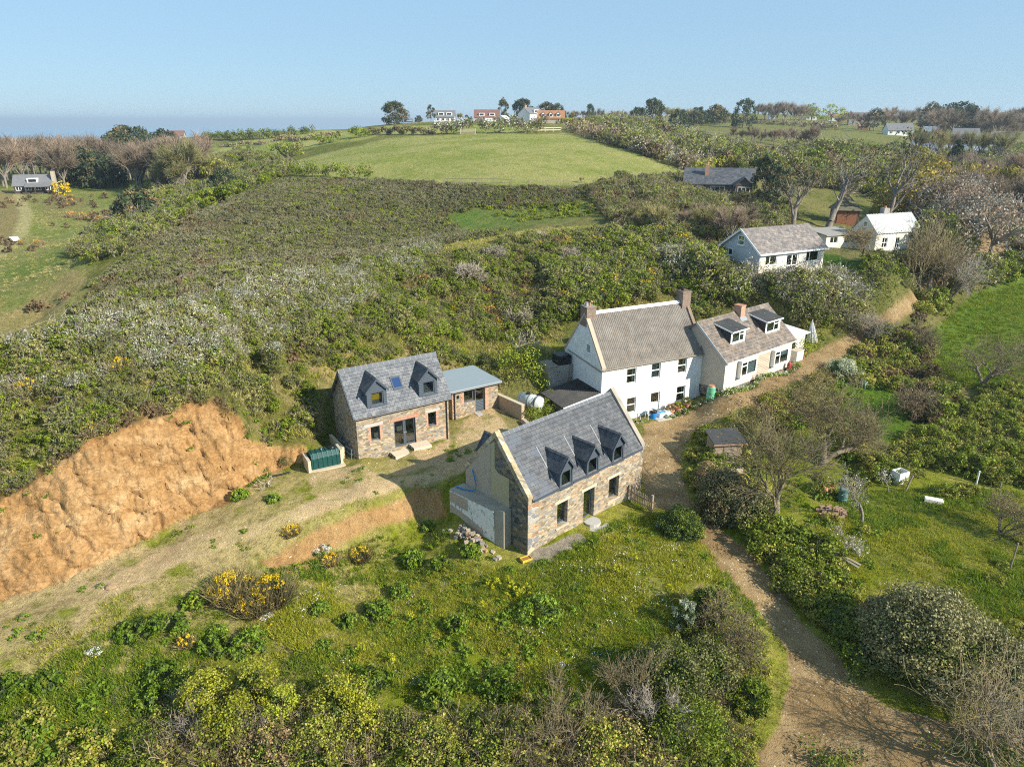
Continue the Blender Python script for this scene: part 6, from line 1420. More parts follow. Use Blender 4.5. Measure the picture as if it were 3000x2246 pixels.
base_tree('birch_tree', 1350, 1540, 1395, lambda H: bare_tree(58, H, .05, 2, 4, (4,3,2,2), .15, .07, .62, .7, .35, (0,0), .008, T_lich, BARKL), 'pale twiggy bare sapling standing in the bramble thicket')
base_tree('birch_tree', 1205, 1620, 1430, lambda H: bare_tree(59, H, .06, 3, 4, (3,2,2,2), .15, .08, .62, .65, .3, (0,0), .008, T_lich, BARKL), 'pale upright bare sapling clump at the foot of the meadow')
base_tree('birch_tree', 1420, 1600, 1480, lambda H: bare_tree(60, H, .06, 3, 4, (3,2,2,2), .18, .05, .62, .8, .3, (0,0), .009, T_grey, BARKP), 'grey bare shrub tree among the brambles near the lane fork')
base_tree('elder_tree', 1590, 1420, 1310, lambda H: bare_tree(61, H, .06, 5, 4, (3,2,2,2), .22, .02, .66, .9, .3, (0,0), .009, T_lich, BARKL, L_green, 500, .07), 'pale arching bare shrub leaning over the lower lane')
base_tree('elder_tree', 1535, 1345, 1265, lambda H: bare_tree(62, H, .05, 5, 4, (3,2,2,2), .22, .02, .66, .9, .3, (0,0), .009, T_lich, BARKL, L_green, 400, .07), 'straw coloured bare shrub on the bank between meadow and lane')
base_tree('elder_tree', 365, 1600, 1500, lambda H: bare_tree(63, H, .05, 4, 4, (3,2,2,2), .2, .04, .64, .8, .3, (0,0), .009, T_grey, BARKP), 'grey bare shrub at the foot of the sandy slope')
base_tree('elder_tree', 545, 1600, 1520, lambda H: bare_tree(64, H, .05, 4, 4, (3,2,2,2), .22, .0, .66, .9, .3, (0,0), .009, T_grey, BARKP), 'silvery dead shrub tangled in the yellow green bushes')
for u, v, vt, sd, l in ((1011,612,560,71,'yellowish bare spreading bush highest on the slope behind the stone house'), (1068,560,522,72,'pale bare bush on the ridge beside flowering gorse'), (1170,522,494,73,'pale bare bush on the crest of the ridge'), (1234,566,528,74,'grey bare bush on the slope above the farmhouse'), (1125,700,655,75,'small grey bare bush low on the slope left of the farmhouse')):
    base_tree('bare_bush', u, v, vt, lambda H: bare_tree(sd, H, .07, 7, 4, (3,2,2,1), .17, .02, .74, .85, .3, (0,0), .02, T_pale, BARKL), l, 'bush')

# ------------------------------------------------------------------ single shrubs
def shrub(name, u, v, H, Wd, parts, label, group=None, cat='bush', seed=None, dz=-.05):
    p = G(u, v)[0]; rs = RS(int(u*7+v*13) if seed is None else seed)
    o = obj(name, pmesh(name, parts(rs, H, Wd)), None, (p[0], p[1], p[2]+dz)); return tag(o, label, cat, group)
def leafy(mat, nc=26, per=60, size=.09, extra=None, asp=1.4, tw=None, zlo=.06):
    def f(rs, H, W):
        k = max(1.0, (H*W*W)**.5/2.2); pr = [P(clumps(rs, H, W, int(nc*min(k, 4)), int(per*min(k, 3)**.5), size, asp, zlo, (.2, .36)), mat)]
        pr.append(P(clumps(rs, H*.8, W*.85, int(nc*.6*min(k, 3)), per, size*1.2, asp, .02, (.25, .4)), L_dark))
        if extra: pr.append(P(clumps(rs, H*1.03, W*1.02, int(nc*.6*min(k, 4)), int(per*.5), size*.9, asp, .3, (.15, .3)), extra))
        if tw: pr.append(P(twiggy(rs, 9, H*1.1, W*.9, .012, 3), tw))
        return pr
    return f
def gorsey(rs, H, W, fl=14, dead=T_brown):
    return [P(sticks(rs, int(240*W), W*.38, H, .8, .018, .007, .3), MATS['gorse_spines']), P(sticks(rs, int(90*W), W*.36, H*.9, .9, .014, .006, .3), dead), P(clumps(rs, H*1.02, W, int(fl*W), 16, .06, 1.2, .4, (.1, .2)), F_gorse)]
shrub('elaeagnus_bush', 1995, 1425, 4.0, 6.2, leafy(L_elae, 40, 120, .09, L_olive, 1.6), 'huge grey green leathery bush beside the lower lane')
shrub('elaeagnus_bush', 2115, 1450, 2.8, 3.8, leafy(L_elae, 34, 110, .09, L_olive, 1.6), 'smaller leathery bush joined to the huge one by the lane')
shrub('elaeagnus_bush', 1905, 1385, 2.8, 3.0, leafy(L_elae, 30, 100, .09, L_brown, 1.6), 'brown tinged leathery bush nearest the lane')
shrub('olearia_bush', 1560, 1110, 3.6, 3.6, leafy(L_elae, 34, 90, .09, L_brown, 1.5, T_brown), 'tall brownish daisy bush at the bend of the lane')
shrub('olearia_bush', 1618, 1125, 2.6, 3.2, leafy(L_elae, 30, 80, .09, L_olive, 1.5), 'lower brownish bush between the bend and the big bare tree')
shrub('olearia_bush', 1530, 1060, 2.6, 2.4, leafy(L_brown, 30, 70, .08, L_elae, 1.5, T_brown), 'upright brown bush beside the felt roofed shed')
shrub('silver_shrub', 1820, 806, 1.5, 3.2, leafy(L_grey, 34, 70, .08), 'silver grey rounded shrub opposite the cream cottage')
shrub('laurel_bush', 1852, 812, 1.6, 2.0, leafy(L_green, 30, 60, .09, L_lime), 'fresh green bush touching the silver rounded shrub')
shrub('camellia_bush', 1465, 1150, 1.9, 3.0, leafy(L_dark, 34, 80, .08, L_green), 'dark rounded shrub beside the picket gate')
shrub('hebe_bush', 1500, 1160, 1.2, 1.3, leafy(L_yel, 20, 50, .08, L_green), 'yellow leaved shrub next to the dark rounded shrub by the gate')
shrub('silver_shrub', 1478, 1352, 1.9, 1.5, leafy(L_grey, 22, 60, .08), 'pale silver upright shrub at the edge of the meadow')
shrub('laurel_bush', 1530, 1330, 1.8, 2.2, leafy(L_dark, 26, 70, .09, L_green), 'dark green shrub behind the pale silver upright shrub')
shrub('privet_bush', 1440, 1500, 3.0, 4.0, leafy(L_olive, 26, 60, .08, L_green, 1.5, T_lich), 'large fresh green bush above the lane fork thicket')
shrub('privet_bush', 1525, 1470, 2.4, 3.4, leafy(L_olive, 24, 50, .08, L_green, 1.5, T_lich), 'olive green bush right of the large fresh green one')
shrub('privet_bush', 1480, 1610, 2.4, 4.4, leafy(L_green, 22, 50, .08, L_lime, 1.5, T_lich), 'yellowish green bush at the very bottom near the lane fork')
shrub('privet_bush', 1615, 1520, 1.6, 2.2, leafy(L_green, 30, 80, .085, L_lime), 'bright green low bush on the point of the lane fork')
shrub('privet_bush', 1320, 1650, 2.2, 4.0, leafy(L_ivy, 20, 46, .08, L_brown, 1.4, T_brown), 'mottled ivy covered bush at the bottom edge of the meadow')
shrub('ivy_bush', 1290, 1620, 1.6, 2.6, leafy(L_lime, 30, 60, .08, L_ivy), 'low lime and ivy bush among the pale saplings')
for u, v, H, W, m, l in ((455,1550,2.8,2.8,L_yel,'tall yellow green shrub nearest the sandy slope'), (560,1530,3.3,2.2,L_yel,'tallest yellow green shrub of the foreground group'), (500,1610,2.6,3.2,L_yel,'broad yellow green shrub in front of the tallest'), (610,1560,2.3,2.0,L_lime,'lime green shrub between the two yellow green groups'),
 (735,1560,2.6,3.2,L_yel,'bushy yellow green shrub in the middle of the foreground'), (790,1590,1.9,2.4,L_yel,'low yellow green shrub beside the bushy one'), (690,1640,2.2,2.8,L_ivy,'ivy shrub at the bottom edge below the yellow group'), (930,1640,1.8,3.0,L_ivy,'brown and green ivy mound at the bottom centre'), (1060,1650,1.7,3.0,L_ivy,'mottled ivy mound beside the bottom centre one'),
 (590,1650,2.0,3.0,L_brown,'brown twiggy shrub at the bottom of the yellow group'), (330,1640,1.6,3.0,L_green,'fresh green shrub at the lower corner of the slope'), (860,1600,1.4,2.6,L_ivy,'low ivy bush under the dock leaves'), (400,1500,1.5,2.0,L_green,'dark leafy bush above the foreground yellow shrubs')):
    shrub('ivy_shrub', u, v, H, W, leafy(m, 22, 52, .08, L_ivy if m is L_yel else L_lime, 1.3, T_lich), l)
for u, v, W, l in ((293,1368,1.9,'dark leafy clump near the sandy slope, first of a touching pair'), (365,1360,2.1,'larger dark leafy clump of the touching pair'), (423,1302,1.5,'dark leafy clump on the sand above the pair'), (470,1368,1.0,'small leafy clump at the foot of the gorse'), (350,1465,1.8,'dark leafy clump above the dead twig heap'), (465,1400,1.7,'pale green leafy clump below the gorse'), (540,1395,2.0,'bright leafy clump in the thin grass below the gorse'),
 (28,1485,1.7,'bluish green leafy plant at the edge of the slope'), (110,1475,1.5,'bluish green leafy plant beside the dry sand'), (350,1520,2.3,'big leafy clump beside the dead twig heap'),
 (893,1215,1.8,'leafy clump in the meadow below the white patched wall'), (952,1220,1.3,'small leafy clump next to the one below the patched wall'), (1018,1192,1.5,'dense green clump in front of the rubble heap'), (865,1285,1.4,'smooth grassy dome in the meadow'), (750,1345,1.2,'compact dark green tussock in the meadow'), (812,1330,1.9,'ragged tall leafy clump in the meadow'), (1165,1330,2.6,'largest leafy clump in the middle of the meadow'), (985,1355,1.5,'leafy clump left of the largest meadow clump'),
 (690,1318,1.1,'low leafy clump beside the small flowering gorse'), (1380,1430,1.5,'leafy clump by the pale sapling'), (518,1072,1.2,'lime green leafy clump at the foot of the quarry face'), (590,1080,1.0,'grassy clump on the yard edge'), (683,1222,.8,'small bright clump below the orange bank'), (925,1140,1.1,'leafy clump beside the stump wall'), (800,1480,2.2,'dock leaves massed at the foot of the meadow'), (950,1500,2.4,'dark dock leaves at the lower edge of the meadow'), (1080,1490,2.0,'dock clump near the lower meadow edge')):
    shrub('leafy_plant', u, v, W*.42, W, leafy(L_weed, 18, 46, .10, L_green, 1.6), l, None, 'plant')
for u, v, H, W, l in ((505,1290,1.8,2.6,'brown gorse bush with few flowers on the sandy slope'), (590,1300,1.9,2.4,'tall gorse bush thick with yellow flowers on the sandy slope'), (550,1320,1.4,2.2,'lower gorse bush between the brown and the yellow one'), (630,1152,.6,1.3,'small yellow gorse on the edge of the orange bank'), (714,1216,.8,1.2,'small gorse bush beside white flowers below the bank'), (780,1208,1.0,1.5,'rounded gorse bush in the meadow below the bank'), (402,1392,.6,1.0,'tiny gorse beside the dark leafy pair')):
    shrub('gorse_bush', u, v, H, W, lambda rs, h, w: gorsey(rs, h, w, 22), l)
for u, v, W, l in ((64,856,1.8,'orange leaved bush on the slope above the quarry face'), (262,806,1.6,'yellow gorse high above the quarry face'), (450,822,1.2,'yellow gorse at the lip of the quarry face'), (195,938,1.2,'gorse at the brink of the quarry face')):
    shrub('gorse_bush', u, v, W*.8, W, lambda rs, h, w: gorsey(rs, h, w, 20, T_pale), l)
shrub('candytuft_plant', 697, 1190, .5, 1.2, lambda rs, h, w: [P(clumps(rs, h, w, 22, 26, .05, 1.1, .3), F_white), P(clumps(rs, h*.8, w, 10, 24, .08), L_weed)], 'mound of white flowers on the orange bank', None, 'plant')
shrub('candytuft_plant', 202, 1408, .25, .9, lambda rs, h, w: [P(clumps(rs, h, w, 16, 24, .05, 1.1, .3), F_white)], 'flat patch of white flowers on the sandy slope', None, 'plant')
shrub('candytuft_plant', 580, 1332, .3, .9, lambda rs, h, w: [P(clumps(rs, h, w, 16, 22, .05, 1.1, .3), F_white)], 'white flowers under the yellow gorse', None, 'plant')
def spike(rs, h, w): return [P(sticks(rs, 6, w*.25, h, .2, .018, .01), L_weed), P(clumps(rs, h*1.1, w, 10, 12, .07, 1.2, .3, (.2, .4)), F_yell)]
for u, v in ((1058,1272),(1072,1268),(1098,1262),(1104,1276),(1117,1288),(1124,1292),(1138,1280),(848,1435),(780,1408),(1328,1240),(1368,1212),(1445,1282),(1480,1310),(887,1342),(1040,1318),(1094,1300)):
    shrub('alexanders_plant', u, v, .75, .5, spike, 'upright yellow green flower spike standing in the meadow', 'yellow flower spikes in the meadow', 'plant')
# hedges
def hedge(name, pts, H, Wd, mat, label, extra=None, per=46, size=.12, step=.55, cat='hedge', flower=None, jit=.25):
    """pts: photo positions along the hedge foot"""
    g = G([p[0] for p in pts], [p[1] for p in pts]); L = np.concatenate([[0], np.cumsum(np.linalg.norm(np.diff(g[:, :2], axis=0), axis=1))])
    rs = RS(int(pts[0][0]+pts[0][1])); n = max(2, int(L[-1]/step)); s = np.linspace(0, L[-1], n); x = np.interp(s, L, g[:, 0]); y = np.interp(s, L, g[:, 1])
    o0 = np.array([x[0], y[0], float(gz(x[0], y[0])[0])]); A_ = []; B_ = []; F_ = []
    for i in range(n):
        hh = H*(.75+.5*vnoise(np.array([s[i]*.35/Wd]), np.array([1.3]), 4)[0])
        for q in range(3):
            px = x[i]+rs.normal()*Wd*jit; py = y[i]+rs.normal()*Wd*jit; c = np.array([px, py, float(gz(px, py)[0])+hh*rs.uniform(.2, .85)])-o0; R_ = Wd*rs.uniform(.25, .42)
            (A_ if (q or not extra) else B_).append(cloud(rs, per, c, (R_, R_, R_*.85), size, 1.4, .25))
            if flower and rs.uniform() < .6: F_.append(cloud(rs, per//2, c+np.array([0, 0, R_*.3]), (R_*1.05, R_*1.05, R_*.9), size*.8, 1.2, .7))
    pr = [P(join(A_), mat)]
    if B_: pr.append(P(join(B_), extra))
    if F_: pr.append(P(join(F_), flower))
    return tag(obj(name, pmesh(name, pr), None, tuple(o0)), label, cat)
hedge('hedge', [(632,378),(680,383),(730,386),(795,388)], 2.6, 2.8, L_green, 'short glossy green hedge at the near corner of the big field', L_olive, 50, .22, .9)
hedge('hedge', [(440,302),(520,303),(600,298),(670,288)], 4.0, 5, L_green, 'long green hedge bordering the far western meadow', L_olive, 50, .45, 2.2)
hedge('hedge', [(598,336),(650,334)], 4.0, 5, L_olive, 'round olive thicket beside the field path', L_green, 60, .4, 1.8)
hedge('hedge', [(688,313),(732,306)], 3.5, 4, L_green, 'green hedge piece at the top of the field path', L_olive, 60, .4, 1.8)
hedge('hedge', [(762,298),(788,296)], 4, 4, L_green, 'single bushy green hedge piece near the field top', None, 60, .4, 1.8)
hedge('hedge', [(945,290),(1000,289),(1060,288),(1120,288),(1180,287)], 4.2, 5, L_olive, 'white blossoming hedge along the top of the big field', L_wood, 46, .45, 2.2, flower=F_white)
hedge('hedge', [(790,291),(850,291),(930,291)], 2.2, 3, L_heathb, 'low brown hedge continuing the blossoming one', L_thorn if False else L_olive, 40, .4, 2.2)
hedge('hedge', [(480,318),(560,312),(640,305),(720,296)], 1.6, 2.6, L_wood, 'low grey wall-like hedge across the far meadow', L_olive, 36, .4, 2.4)
hedge('hedge', [(1238,284),(1280,297),(1330,310),(1385,328),(1440,348),(1490,366),(1520,376)], 4.2, 6, L_wood, 'grey brown hedgerow running down the far side of the field', L_olive, 46, .42, 2.4)
hedge('hedge', [(1215,268),(1260,272),(1262,268)], 2.5, 3, L_yel, 'clipped yellow green hedge in front of the brick gabled cottage', L_green, 46, .4, 2.2)
hedge('hedge', [(1430,300),(1500,309),(1560,318),(1640,330)], 2.4, 3.6, L_wood, 'brown hedge between the small far paddocks', L_olive, 40, .42, 2.4)
hedge('hedge', [(1530,262),(1640,268),(1760,276),(1800,282)], 3, 5, L_wood, 'grey scrub bank crossing the far hillside', L_olive, 40, .55, 3.5)
hedge('hedge', [(1700,330),(1800,334),(1880,330)], 4, 6, L_olive, 'garden hedge behind the white timber frame', L_green, 46, .4, 2.4)
hedge('hedge', [(1660,365),(1740,372),(1810,372)], 5, 7, L_heathb, 'brown bushes behind the old cypresses', L_olive, 46, .36, 2.2)
hedge('hedge', [(1502,372),(1540,366),(1620,366)], 2.6, 3, L_yel, 'bright yellow green hedge behind the slate roofed house', L_green, 40, .3, 1.8)
hedge('hedge', [(1570,950),(1620,925),(1690,890),(1740,862),(1790,826)], 1.6, 2.2, L_heathb, 'brown clipped heath hedge on the garden side of the lane', L_olive, 70, .09, .45)
hedge('hedge', [(1625,1180),(1690,1240),(1745,1290)], 1.7, 2.2, L_green, 'bright green ivy hedge above the lower lane', L_lime, 80, .09, .4)
hedge('hedge', [(1745,1300),(1790,1360),(1830,1420),(1850,1460)], 1.6, 1.8, L_dark, 'dark ivy hedge dropping to the lane fork', L_green, 80, .09, .4)
hedge('hedge', [(2060,1640),(2120,1655),(2200,1660)], 1.4, 2.0, L_dark, 'dark green bushes in the near corner beyond the lane', L_green, 80, .09, .4)
hedge('hedge', [(1760,1650),(1830,1655)], .8, 1.6, L_green, 'low green clump at the foot of the picture on the lane verge', L_dark, 70, .09, .4)
hedge('hedge', [(1200,870),(1180,900),(1150,910)], 1.2, 1.4, L_lime, 'lime green shrubs around the grey oil tank', L_green, 70, .09, .4)
hedge('hedge', [(1090,790),(1120,800),(1165,810),(1180,845)], 2.6, 2.6, L_green, 'vivid green bushes behind the flat roofed wing', L_lime, 80, .11, .5)
hedge('hedge', [(920,765),(945,760)], 2.4, 2.0, L_yel, 'yellow green bush behind the flat roofed wing', L_lime, 80, .1, .5)
hedge('hedge', [(1760,745),(1740,760),(1710,762)], 1.8, 2.0, L_lime, 'lime green bush beyond the white parasol', L_green, 70, .1, .5)
hedge('hedge', [(1530,865),(1580,848),(1640,820),(1720,790)], .35, .7, L_weed, 'narrow flower border in front of the cream cottage', L_green, 40, .09, .35, 'flower border', flower=F_white)
hedge('hedge', [(1440,905),(1500,880),(1530,865)], .3, .6, L_weed, 'strip of garden plants along the white farmhouse', L_green, 36, .09, .35, 'flower border', flower=F_white)
hedge('hedge', [(1620,610),(1700,622),(1780,625),(1830,640)], 2.4, 3.2, L_wood, 'grey thorn hedge with blossom below the bungalow', L_olive, 60, .13, .7, flower=F_white)
hedge('hedge', [(1700,680),(1790,690),(1840,690)], 3.0, 4.4, L_wood, 'grey leafless hedge mass above the cream cottage', L_olive, 60, .13, .7)
hedge('hedge', [(1862,640),(1890,660),(1905,640),(1880,605)], 3, 4, L_dark, 'dark green holly bushes beside the upper lane', L_green, 60, .14, .8)
# ------------------------------------------------------------------ distant buildings
def far_house(name, u, D, w, dp, he, hr, wall, roof, label, yaw=0.0, nwin=3, ndorm=0, chim=0, gab=False, wing=None, dz=0.0, cat='house'):
    x, y = at_az(u, D, 380 if D < 250 else 262); z = float(gz(x, y)[0])+dz; r = empty(name, (x, y, z), math.radians(yaw)-math.atan2(x, y)*.6, label, cat)
    x0, x1 = -w/2, w/2
    b = MB(); b.poly([(x0,0,-2),(x1,0,-2),(x1,0,he),(x0,0,he)]); b.poly([(x1,dp,-2),(x0,dp,-2),(x0,dp,he),(x1,dp,he)])
    b.poly([(x0,dp,-2),(x0,0,-2),(x0,0,he),(x0,dp/2,hr),(x0,dp,he)]); b.poly([(x1,0,-2),(x1,dp,-2),(x1,dp,he),(x1,dp/2,hr),(x1,0,he)]); b.build('wall', wall, r)
    s = (hr-he)/(dp/2); b = MB()
    for sg in (0, 1):
        ye = -.35 if sg == 0 else dp+.35
        b.prism([(x0-.3, ye, he-s*.35), (x1+.3, ye, he-s*.35), (x1+.3, dp/2, hr), (x0-.3, dp/2, hr)], (0, 0, .16))
    rf = b.build('roof', roof, r)
    for i in range(nwin):
        c = x0+w*(i+.5)/nwin; fr = win(r, 'window', c-.7, c+.7, .9, min(2.1, he-.2), -.06, .14, mat=m_upvc, vbars=(.5,), pane=False, sill=False); b = MB(); b.box(c-.6, c+.6, -.03, -.012, 1.0, min(2.0, he-.3)); b.build('pane', M('dark_pane', lambda t: t.bsdf((.02,.025,.03), .1, 0, None, .6)), fr)
    for i in range(ndorm):
        c = x0+w*(i+.5)/ndorm*.84+w*.08; zb = he+s*.55; b = MB()
        if gab: b.prism([(c-.8,.5,zb),(c+.8,.5,zb),(c+.8,.5,zb+1.1),(c,.5,zb+2.0),(c-.8,.5,zb+1.1)], (0,dp*.4,0))
        else: b.box(c-1.3, c+1.3, .5, dp*.45, zb, zb+1.35)
        d = b.build('dormer', m_upvc, r); b = MB(); b.box(c-.55 if gab else c-.95, c+.55 if gab else c+.95, .46, .49, zb+.35, zb+1.1); b.build('pane', M('dark_pane'), d)
        if gab:
            b = MB()
            for sg in (-1, 1): b.prism([(c+sg*1.0,.35,zb+.95),(c,.35,zb+2.05),(c,dp*.4+.4,zb+2.05),(c+sg*1.0,dp*.4+.4,zb+.95)], (0,0,.12))
            b.build('dormer_roof', roof, d)
    for i in range(chim):
        cx = (x0+.9, x1-.9)[i]; b = MB(); b.box(cx-.4, cx+.4, dp/2-.4, dp/2+.4, hr-.6, hr+1.1); b.build('chimney', m_chim2, rf)
    if wing: wing(r, x0, x1)
    return r
m_wh = plain('far_white_wall', (.78,.78,.76), .8, 0, .05); m_dk = plain('dark_timber_wall', (.07,.055,.05), .8); m_gr = plain('far_grey_roof', (.17,.17,.175), .7, 0, .2, 1.0); m_st = plain('far_stone_wall', (.42,.37,.28), .85, 0, .2, 1.0)
m_ro = plain('far_red_roof', (.20,.105,.085), .8, 0, .2, 1.0); m_or = plain('far_orange_roof', (.34,.17,.09), .8, 0, .25, 1.0)
def porch8(r, x0, x1):
    b = MB(); b.prism([(x0+3.0,-2.0,1.9),(x1-.3,-2.0,1.9),(x1-.3,1.0,3.0),(x0+3.0,1.0,3.0)], (0,0,.14)); b.build('porch_roof', m_gr, r)
    b = MB()
    for x in (x0+3.2, x0+5.4, x1-.6): b = MB(); b.box(x-.1, x+.1, -1.9, -1.7, -.5, 1.95); b.build('post', m_dk, r)
    b = MB(); b.box(x1-.1, x1+.8, 1.0, 2.4, -1, 5.8); b.build('stone_chimney', m_st, r)
far_house('timber_house', 66, 243, 9.4, 6.5, 2.3, 4.8, m_dk, m_gr, 'dark timber house with grey roof and stone end chimney alone in the west valley', 0, 4, 1, 0, wing=porch8)
far_house('dormer_house', 962, 342, 8.5, 7, 2.6, 5.2, m_wh, m_gr, 'white house with two dormers beside the ragged skyline pine', 0, 4, 2)
def garage(r, x0, x1):
    b = MB(); b.box(-1.9, 2.6, -3.5, -.5, -.5, 2.0); b.build('garage', m_wh, r)
    b = MB(); b.box(-1.7, 2.4, -3.54, -3.51, -.3, 1.5); b.build('garage_door', plain('pale_blue_door', (.55,.62,.66), .6), r)
far_house('red_roofed_house', 1052, 352, 11.6, 8, 2.4, 5.6, plain('far_cream_wall', (.66,.58,.46), .8), m_ro, 'red brown roofed house with two wide dormers and a white garage', 0, 3, 2, wing=garage)
far_house('white_gabled_house', 1160, 350, 8.5, 9, 4.2, 6.8, m_wh, m_gr, 'white house with steep gables behind the orange tiled cottage', 38, 3, 1, 1)
far_house('orange_tiled_cottage', 1190, 326, 11.5, 7, 2.2, 5.2, m_st, m_or, 'orange tiled cottage with three white gabled dormers above the field', 0, 2, 3, 0, True)
far_house('garden_shed', 1095, 352, 4.2, 4, 1.9, 3.1, m_wh, m_wh, 'small white gabled shed on the skyline', 60, 1, cat='shed')
far_house('white_skyline_house', 1668, 545, 4.5, 6, 3.5, 5.6, m_wh, m_gr, 'tiny white house showing between far skyline trees', 0, 1)
far_house('white_skyline_house', 1752, 560, 7, 6, 3.2, 5.2, m_wh, m_gr, 'white house half hidden left of the lime green trees', 0, 2)
far_house('white_skyline_house', 1800, 560, 6, 6, 3.0, 5.0, m_wh, m_or, 'white house with orange roof under the lime green trees', 0, 2, 0, 1)
far_house('stone_skyline_house', 1858, 520, 13, 7, 5.2, 7.8, m_st, m_gr, 'tall stone house with grey roof on the eastern skyline', 0, 4, 0, 2)
far_house('white_gabled_house', 1950, 415, 12, 7, 2.6, 5.6, m_wh, m_gr, 'long white house with grey roof and end gables among the eastern trees', 12, 4, 0)
far_house('white_skyline_house', 2014, 440, 5.5, 6, 2.8, 4.6, m_wh, m_wh, 'small plain white house above the long white one', 0, 1)
far_house('grey_roofed_house', 2095, 420, 11, 8, 2.6, 5.8, m_wh, m_gr, 'wide grey roofed house veiled by bare trees', 0, 3)
far_house('white_dormer_house', 2172, 400, 7.5, 6, 3.4, 6.4, m_wh, m_gr, 'white house with a row of three pointed dormers', 0, 4, 3, 1, True)
far_house('brick_outhouse', 2000, 372, 7, 5, 1.9, 3.6, m_st, m_or, 'low brown outhouse with orange roof beside the long white house', 0, 1, cat='outhouse')
far_house('red_outhouse', 1868, 470, 5, 4, 2.0, 3.4, m_or, m_or, 'small red roofed outhouse below the stone skyline house', 0, 1, cat='outhouse')
far_house('low_roofed_house', 372, 455, 9, 8, 2.2, 4.6, m_st, m_ro, 'low brown roofed house on the skyline at the edge of the sea', 0, 2)
# dark boarded house behind the thicket
x, y = at_az(1551, 143, 405); z = float(gz(x, y)[0])-.2
r = empty('slate_roofed_house', (x, y, z), -.25, 'dark boarded house with long slate roof and porch gable behind the thicket', 'house')
b = MB(); b.box(-6, 6.2, 0, 7.5, -2, 2.3); b.build('wall', m_weath, r)
b = MB(); b.box(-8.2, -6.02, .4, 5, -2, 1.8); b.box(-8.4, -6.01, .2, 5.2, 1.8, 2.0); b.build('side_wing', m_weath, r)
rf = roof_slopes(12.2, 7.5, 2.3, 4.7, .5, .5, .14, x0=-6).build('roof', m_slate7, r)
b = MB(); b.box(-2.6, -1.9, 1.6, 2.4, 3.0, 5.4); c = b.build('chimney', m_chim2, r); b = MB(); b.lathe((-2.25,2.0,5.4), [(.15,0),(.13,.5)], 8); b.build('chimney_pot', m_terra, c)
b = MB(); b.prism([(3.0,-.9,2.0),(6.2,-.9,2.0),(4.6,-.9,3.3)], (0,3.4,0)); b.box(3.1, 6.1, -.88, 0, -2, 2.0); g_ = b.build('porch', m_weath, r)
b = MB()
for sg in (-1, 1): b.prism([(4.6+sg*1.9,-1.2,1.75),(4.6,-1.2,3.4),(4.6,3,3.4),(4.6+sg*1.9,3,1.75)], (0,0,.14))
b.build('porch_roof', m_slate7, g_)
for x0, x1, yy in ((-4.6,-3.0,0), (-1.4,1.2,0), (3.5,5.7,-.88)):
    f_ = win(r, 'window', x0, x1, .6, 1.75, yy-.05, .12, mat=m_upvc, vbars=(.33,.66), pane=False, sill=False); b = MB(); b.box(x0+.1, x1-.1, yy-.03, yy-.015, .7, 1.65); b.build('pane', M('dark_pane'), f_)
# garden hut under the cypresses
x, y = at_az(1832, 133, 450); z = float(gz(x, y)[0])
r = empty('garden_hut', (x, y, z), -.2, 'small brick hut with mossy hipped roof and brown doors under the cypresses', 'hut')
b = MB(); b.box(-1.9, 1.9, 0, 3.6, -.6, 2.3); b.build('wall', plain('dark_brick', (.16,.095,.07), .9), r)
b = MB(); b.poly([(-2.3,-.4,2.3),(2.3,-.4,2.3),(.3,1.8,4.6),(-.3,1.8,4.6)]); b.poly([(2.3,-.4,2.3),(2.3,4,2.3),(.3,1.8,4.6)]); b.poly([(-2.3,4,2.3),(-2.3,-.4,2.3),(-.3,1.8,4.6)]); b.poly([(2.3,4,2.3),(-2.3,4,2.3),(-.3,1.8,4.6),(.3,1.8,4.6)]); b.build('roof', plain('mossy_roof', (.15,.14,.09), .9, 0, .4, 2), r)
b = MB(); b.box(-1.5, -.02, -.05, -.005, -.1, 2.0); b.box(.02, 1.5, -.05, -.005, -.1, 2.0); b.build('door', plain('rusty_brown_door', (.30,.13,.07), .8), r)
# glasshouses and frames among the far gardens
for i, (u, D, w) in enumerate(((2020, 348, 15), (2060, 340, 16), (2100, 334, 13))):
    x, y = at_az(u, D, 295); z = float(gz(x, y)[0]); b = MB()
    b.prism([(-w/2,0,-.5),(-w/2,0,2.2),(-w/2,3,3.6),(-w/2,6,2.2),(-w/2,6,-.5)], (w,0,0)); o = b.build('glasshouse', M('glasshouse_glazing', lambda t: t.bsdf(t.mix(t.math('GREATER_THAN', t.math('FRACT', t.math('MULTIPLY', t.xyz(t.objco())[0], .9)), .85), (.16,.20,.25), (.5,.52,.53)), .2, 0, None, .7)))
    o.location = (x, y, z); o.rotation_euler = (0, 0, -.3); tag(o, ('long blue grey glasshouse, nearest the conifer side of the row', 'long blue grey glasshouse in the middle of the row', 'shorter blue grey glasshouse at the end of the row')[i], 'glasshouse')
x, y = at_az(1825, 262, 315); z = float(gz(x, y)[0]); b = MB(); b.prism([(-3.2,0,-.3),(-3.2,0,1.2),(-3.2,1.5,2.1),(-3.2,3,1.2),(-3.2,3,-.3)], (6.4,0,0)); o = b.build('cold_frame', MATS['glasshouse_glazing']); o.location = (x, y, z); tag(o, 'low glazed frame beside the white rail in the far garden', 'cold frame')
x, y = at_az(1783, 232, 328); z = float(gz(x, y)[0]); r = empty('garden_pen', (x, y, z), 0, 'white timber pen frame in the far garden', 'pen'); b = MB()
for k in range(6): b.box(-2.6+k*1.05, -2.45+k*1.05, 0, .15, -.3, 1.9 if k > 2 else 1.5)
b.box(-2.6, 2.8, -.02, .1, .9, 1.0); b.build('rail', m_upvc, r); b = MB(); b.box(-2.4, -.6, .2, 1.6, -.2, 1.1); b.build('trough', m_upvc, r)

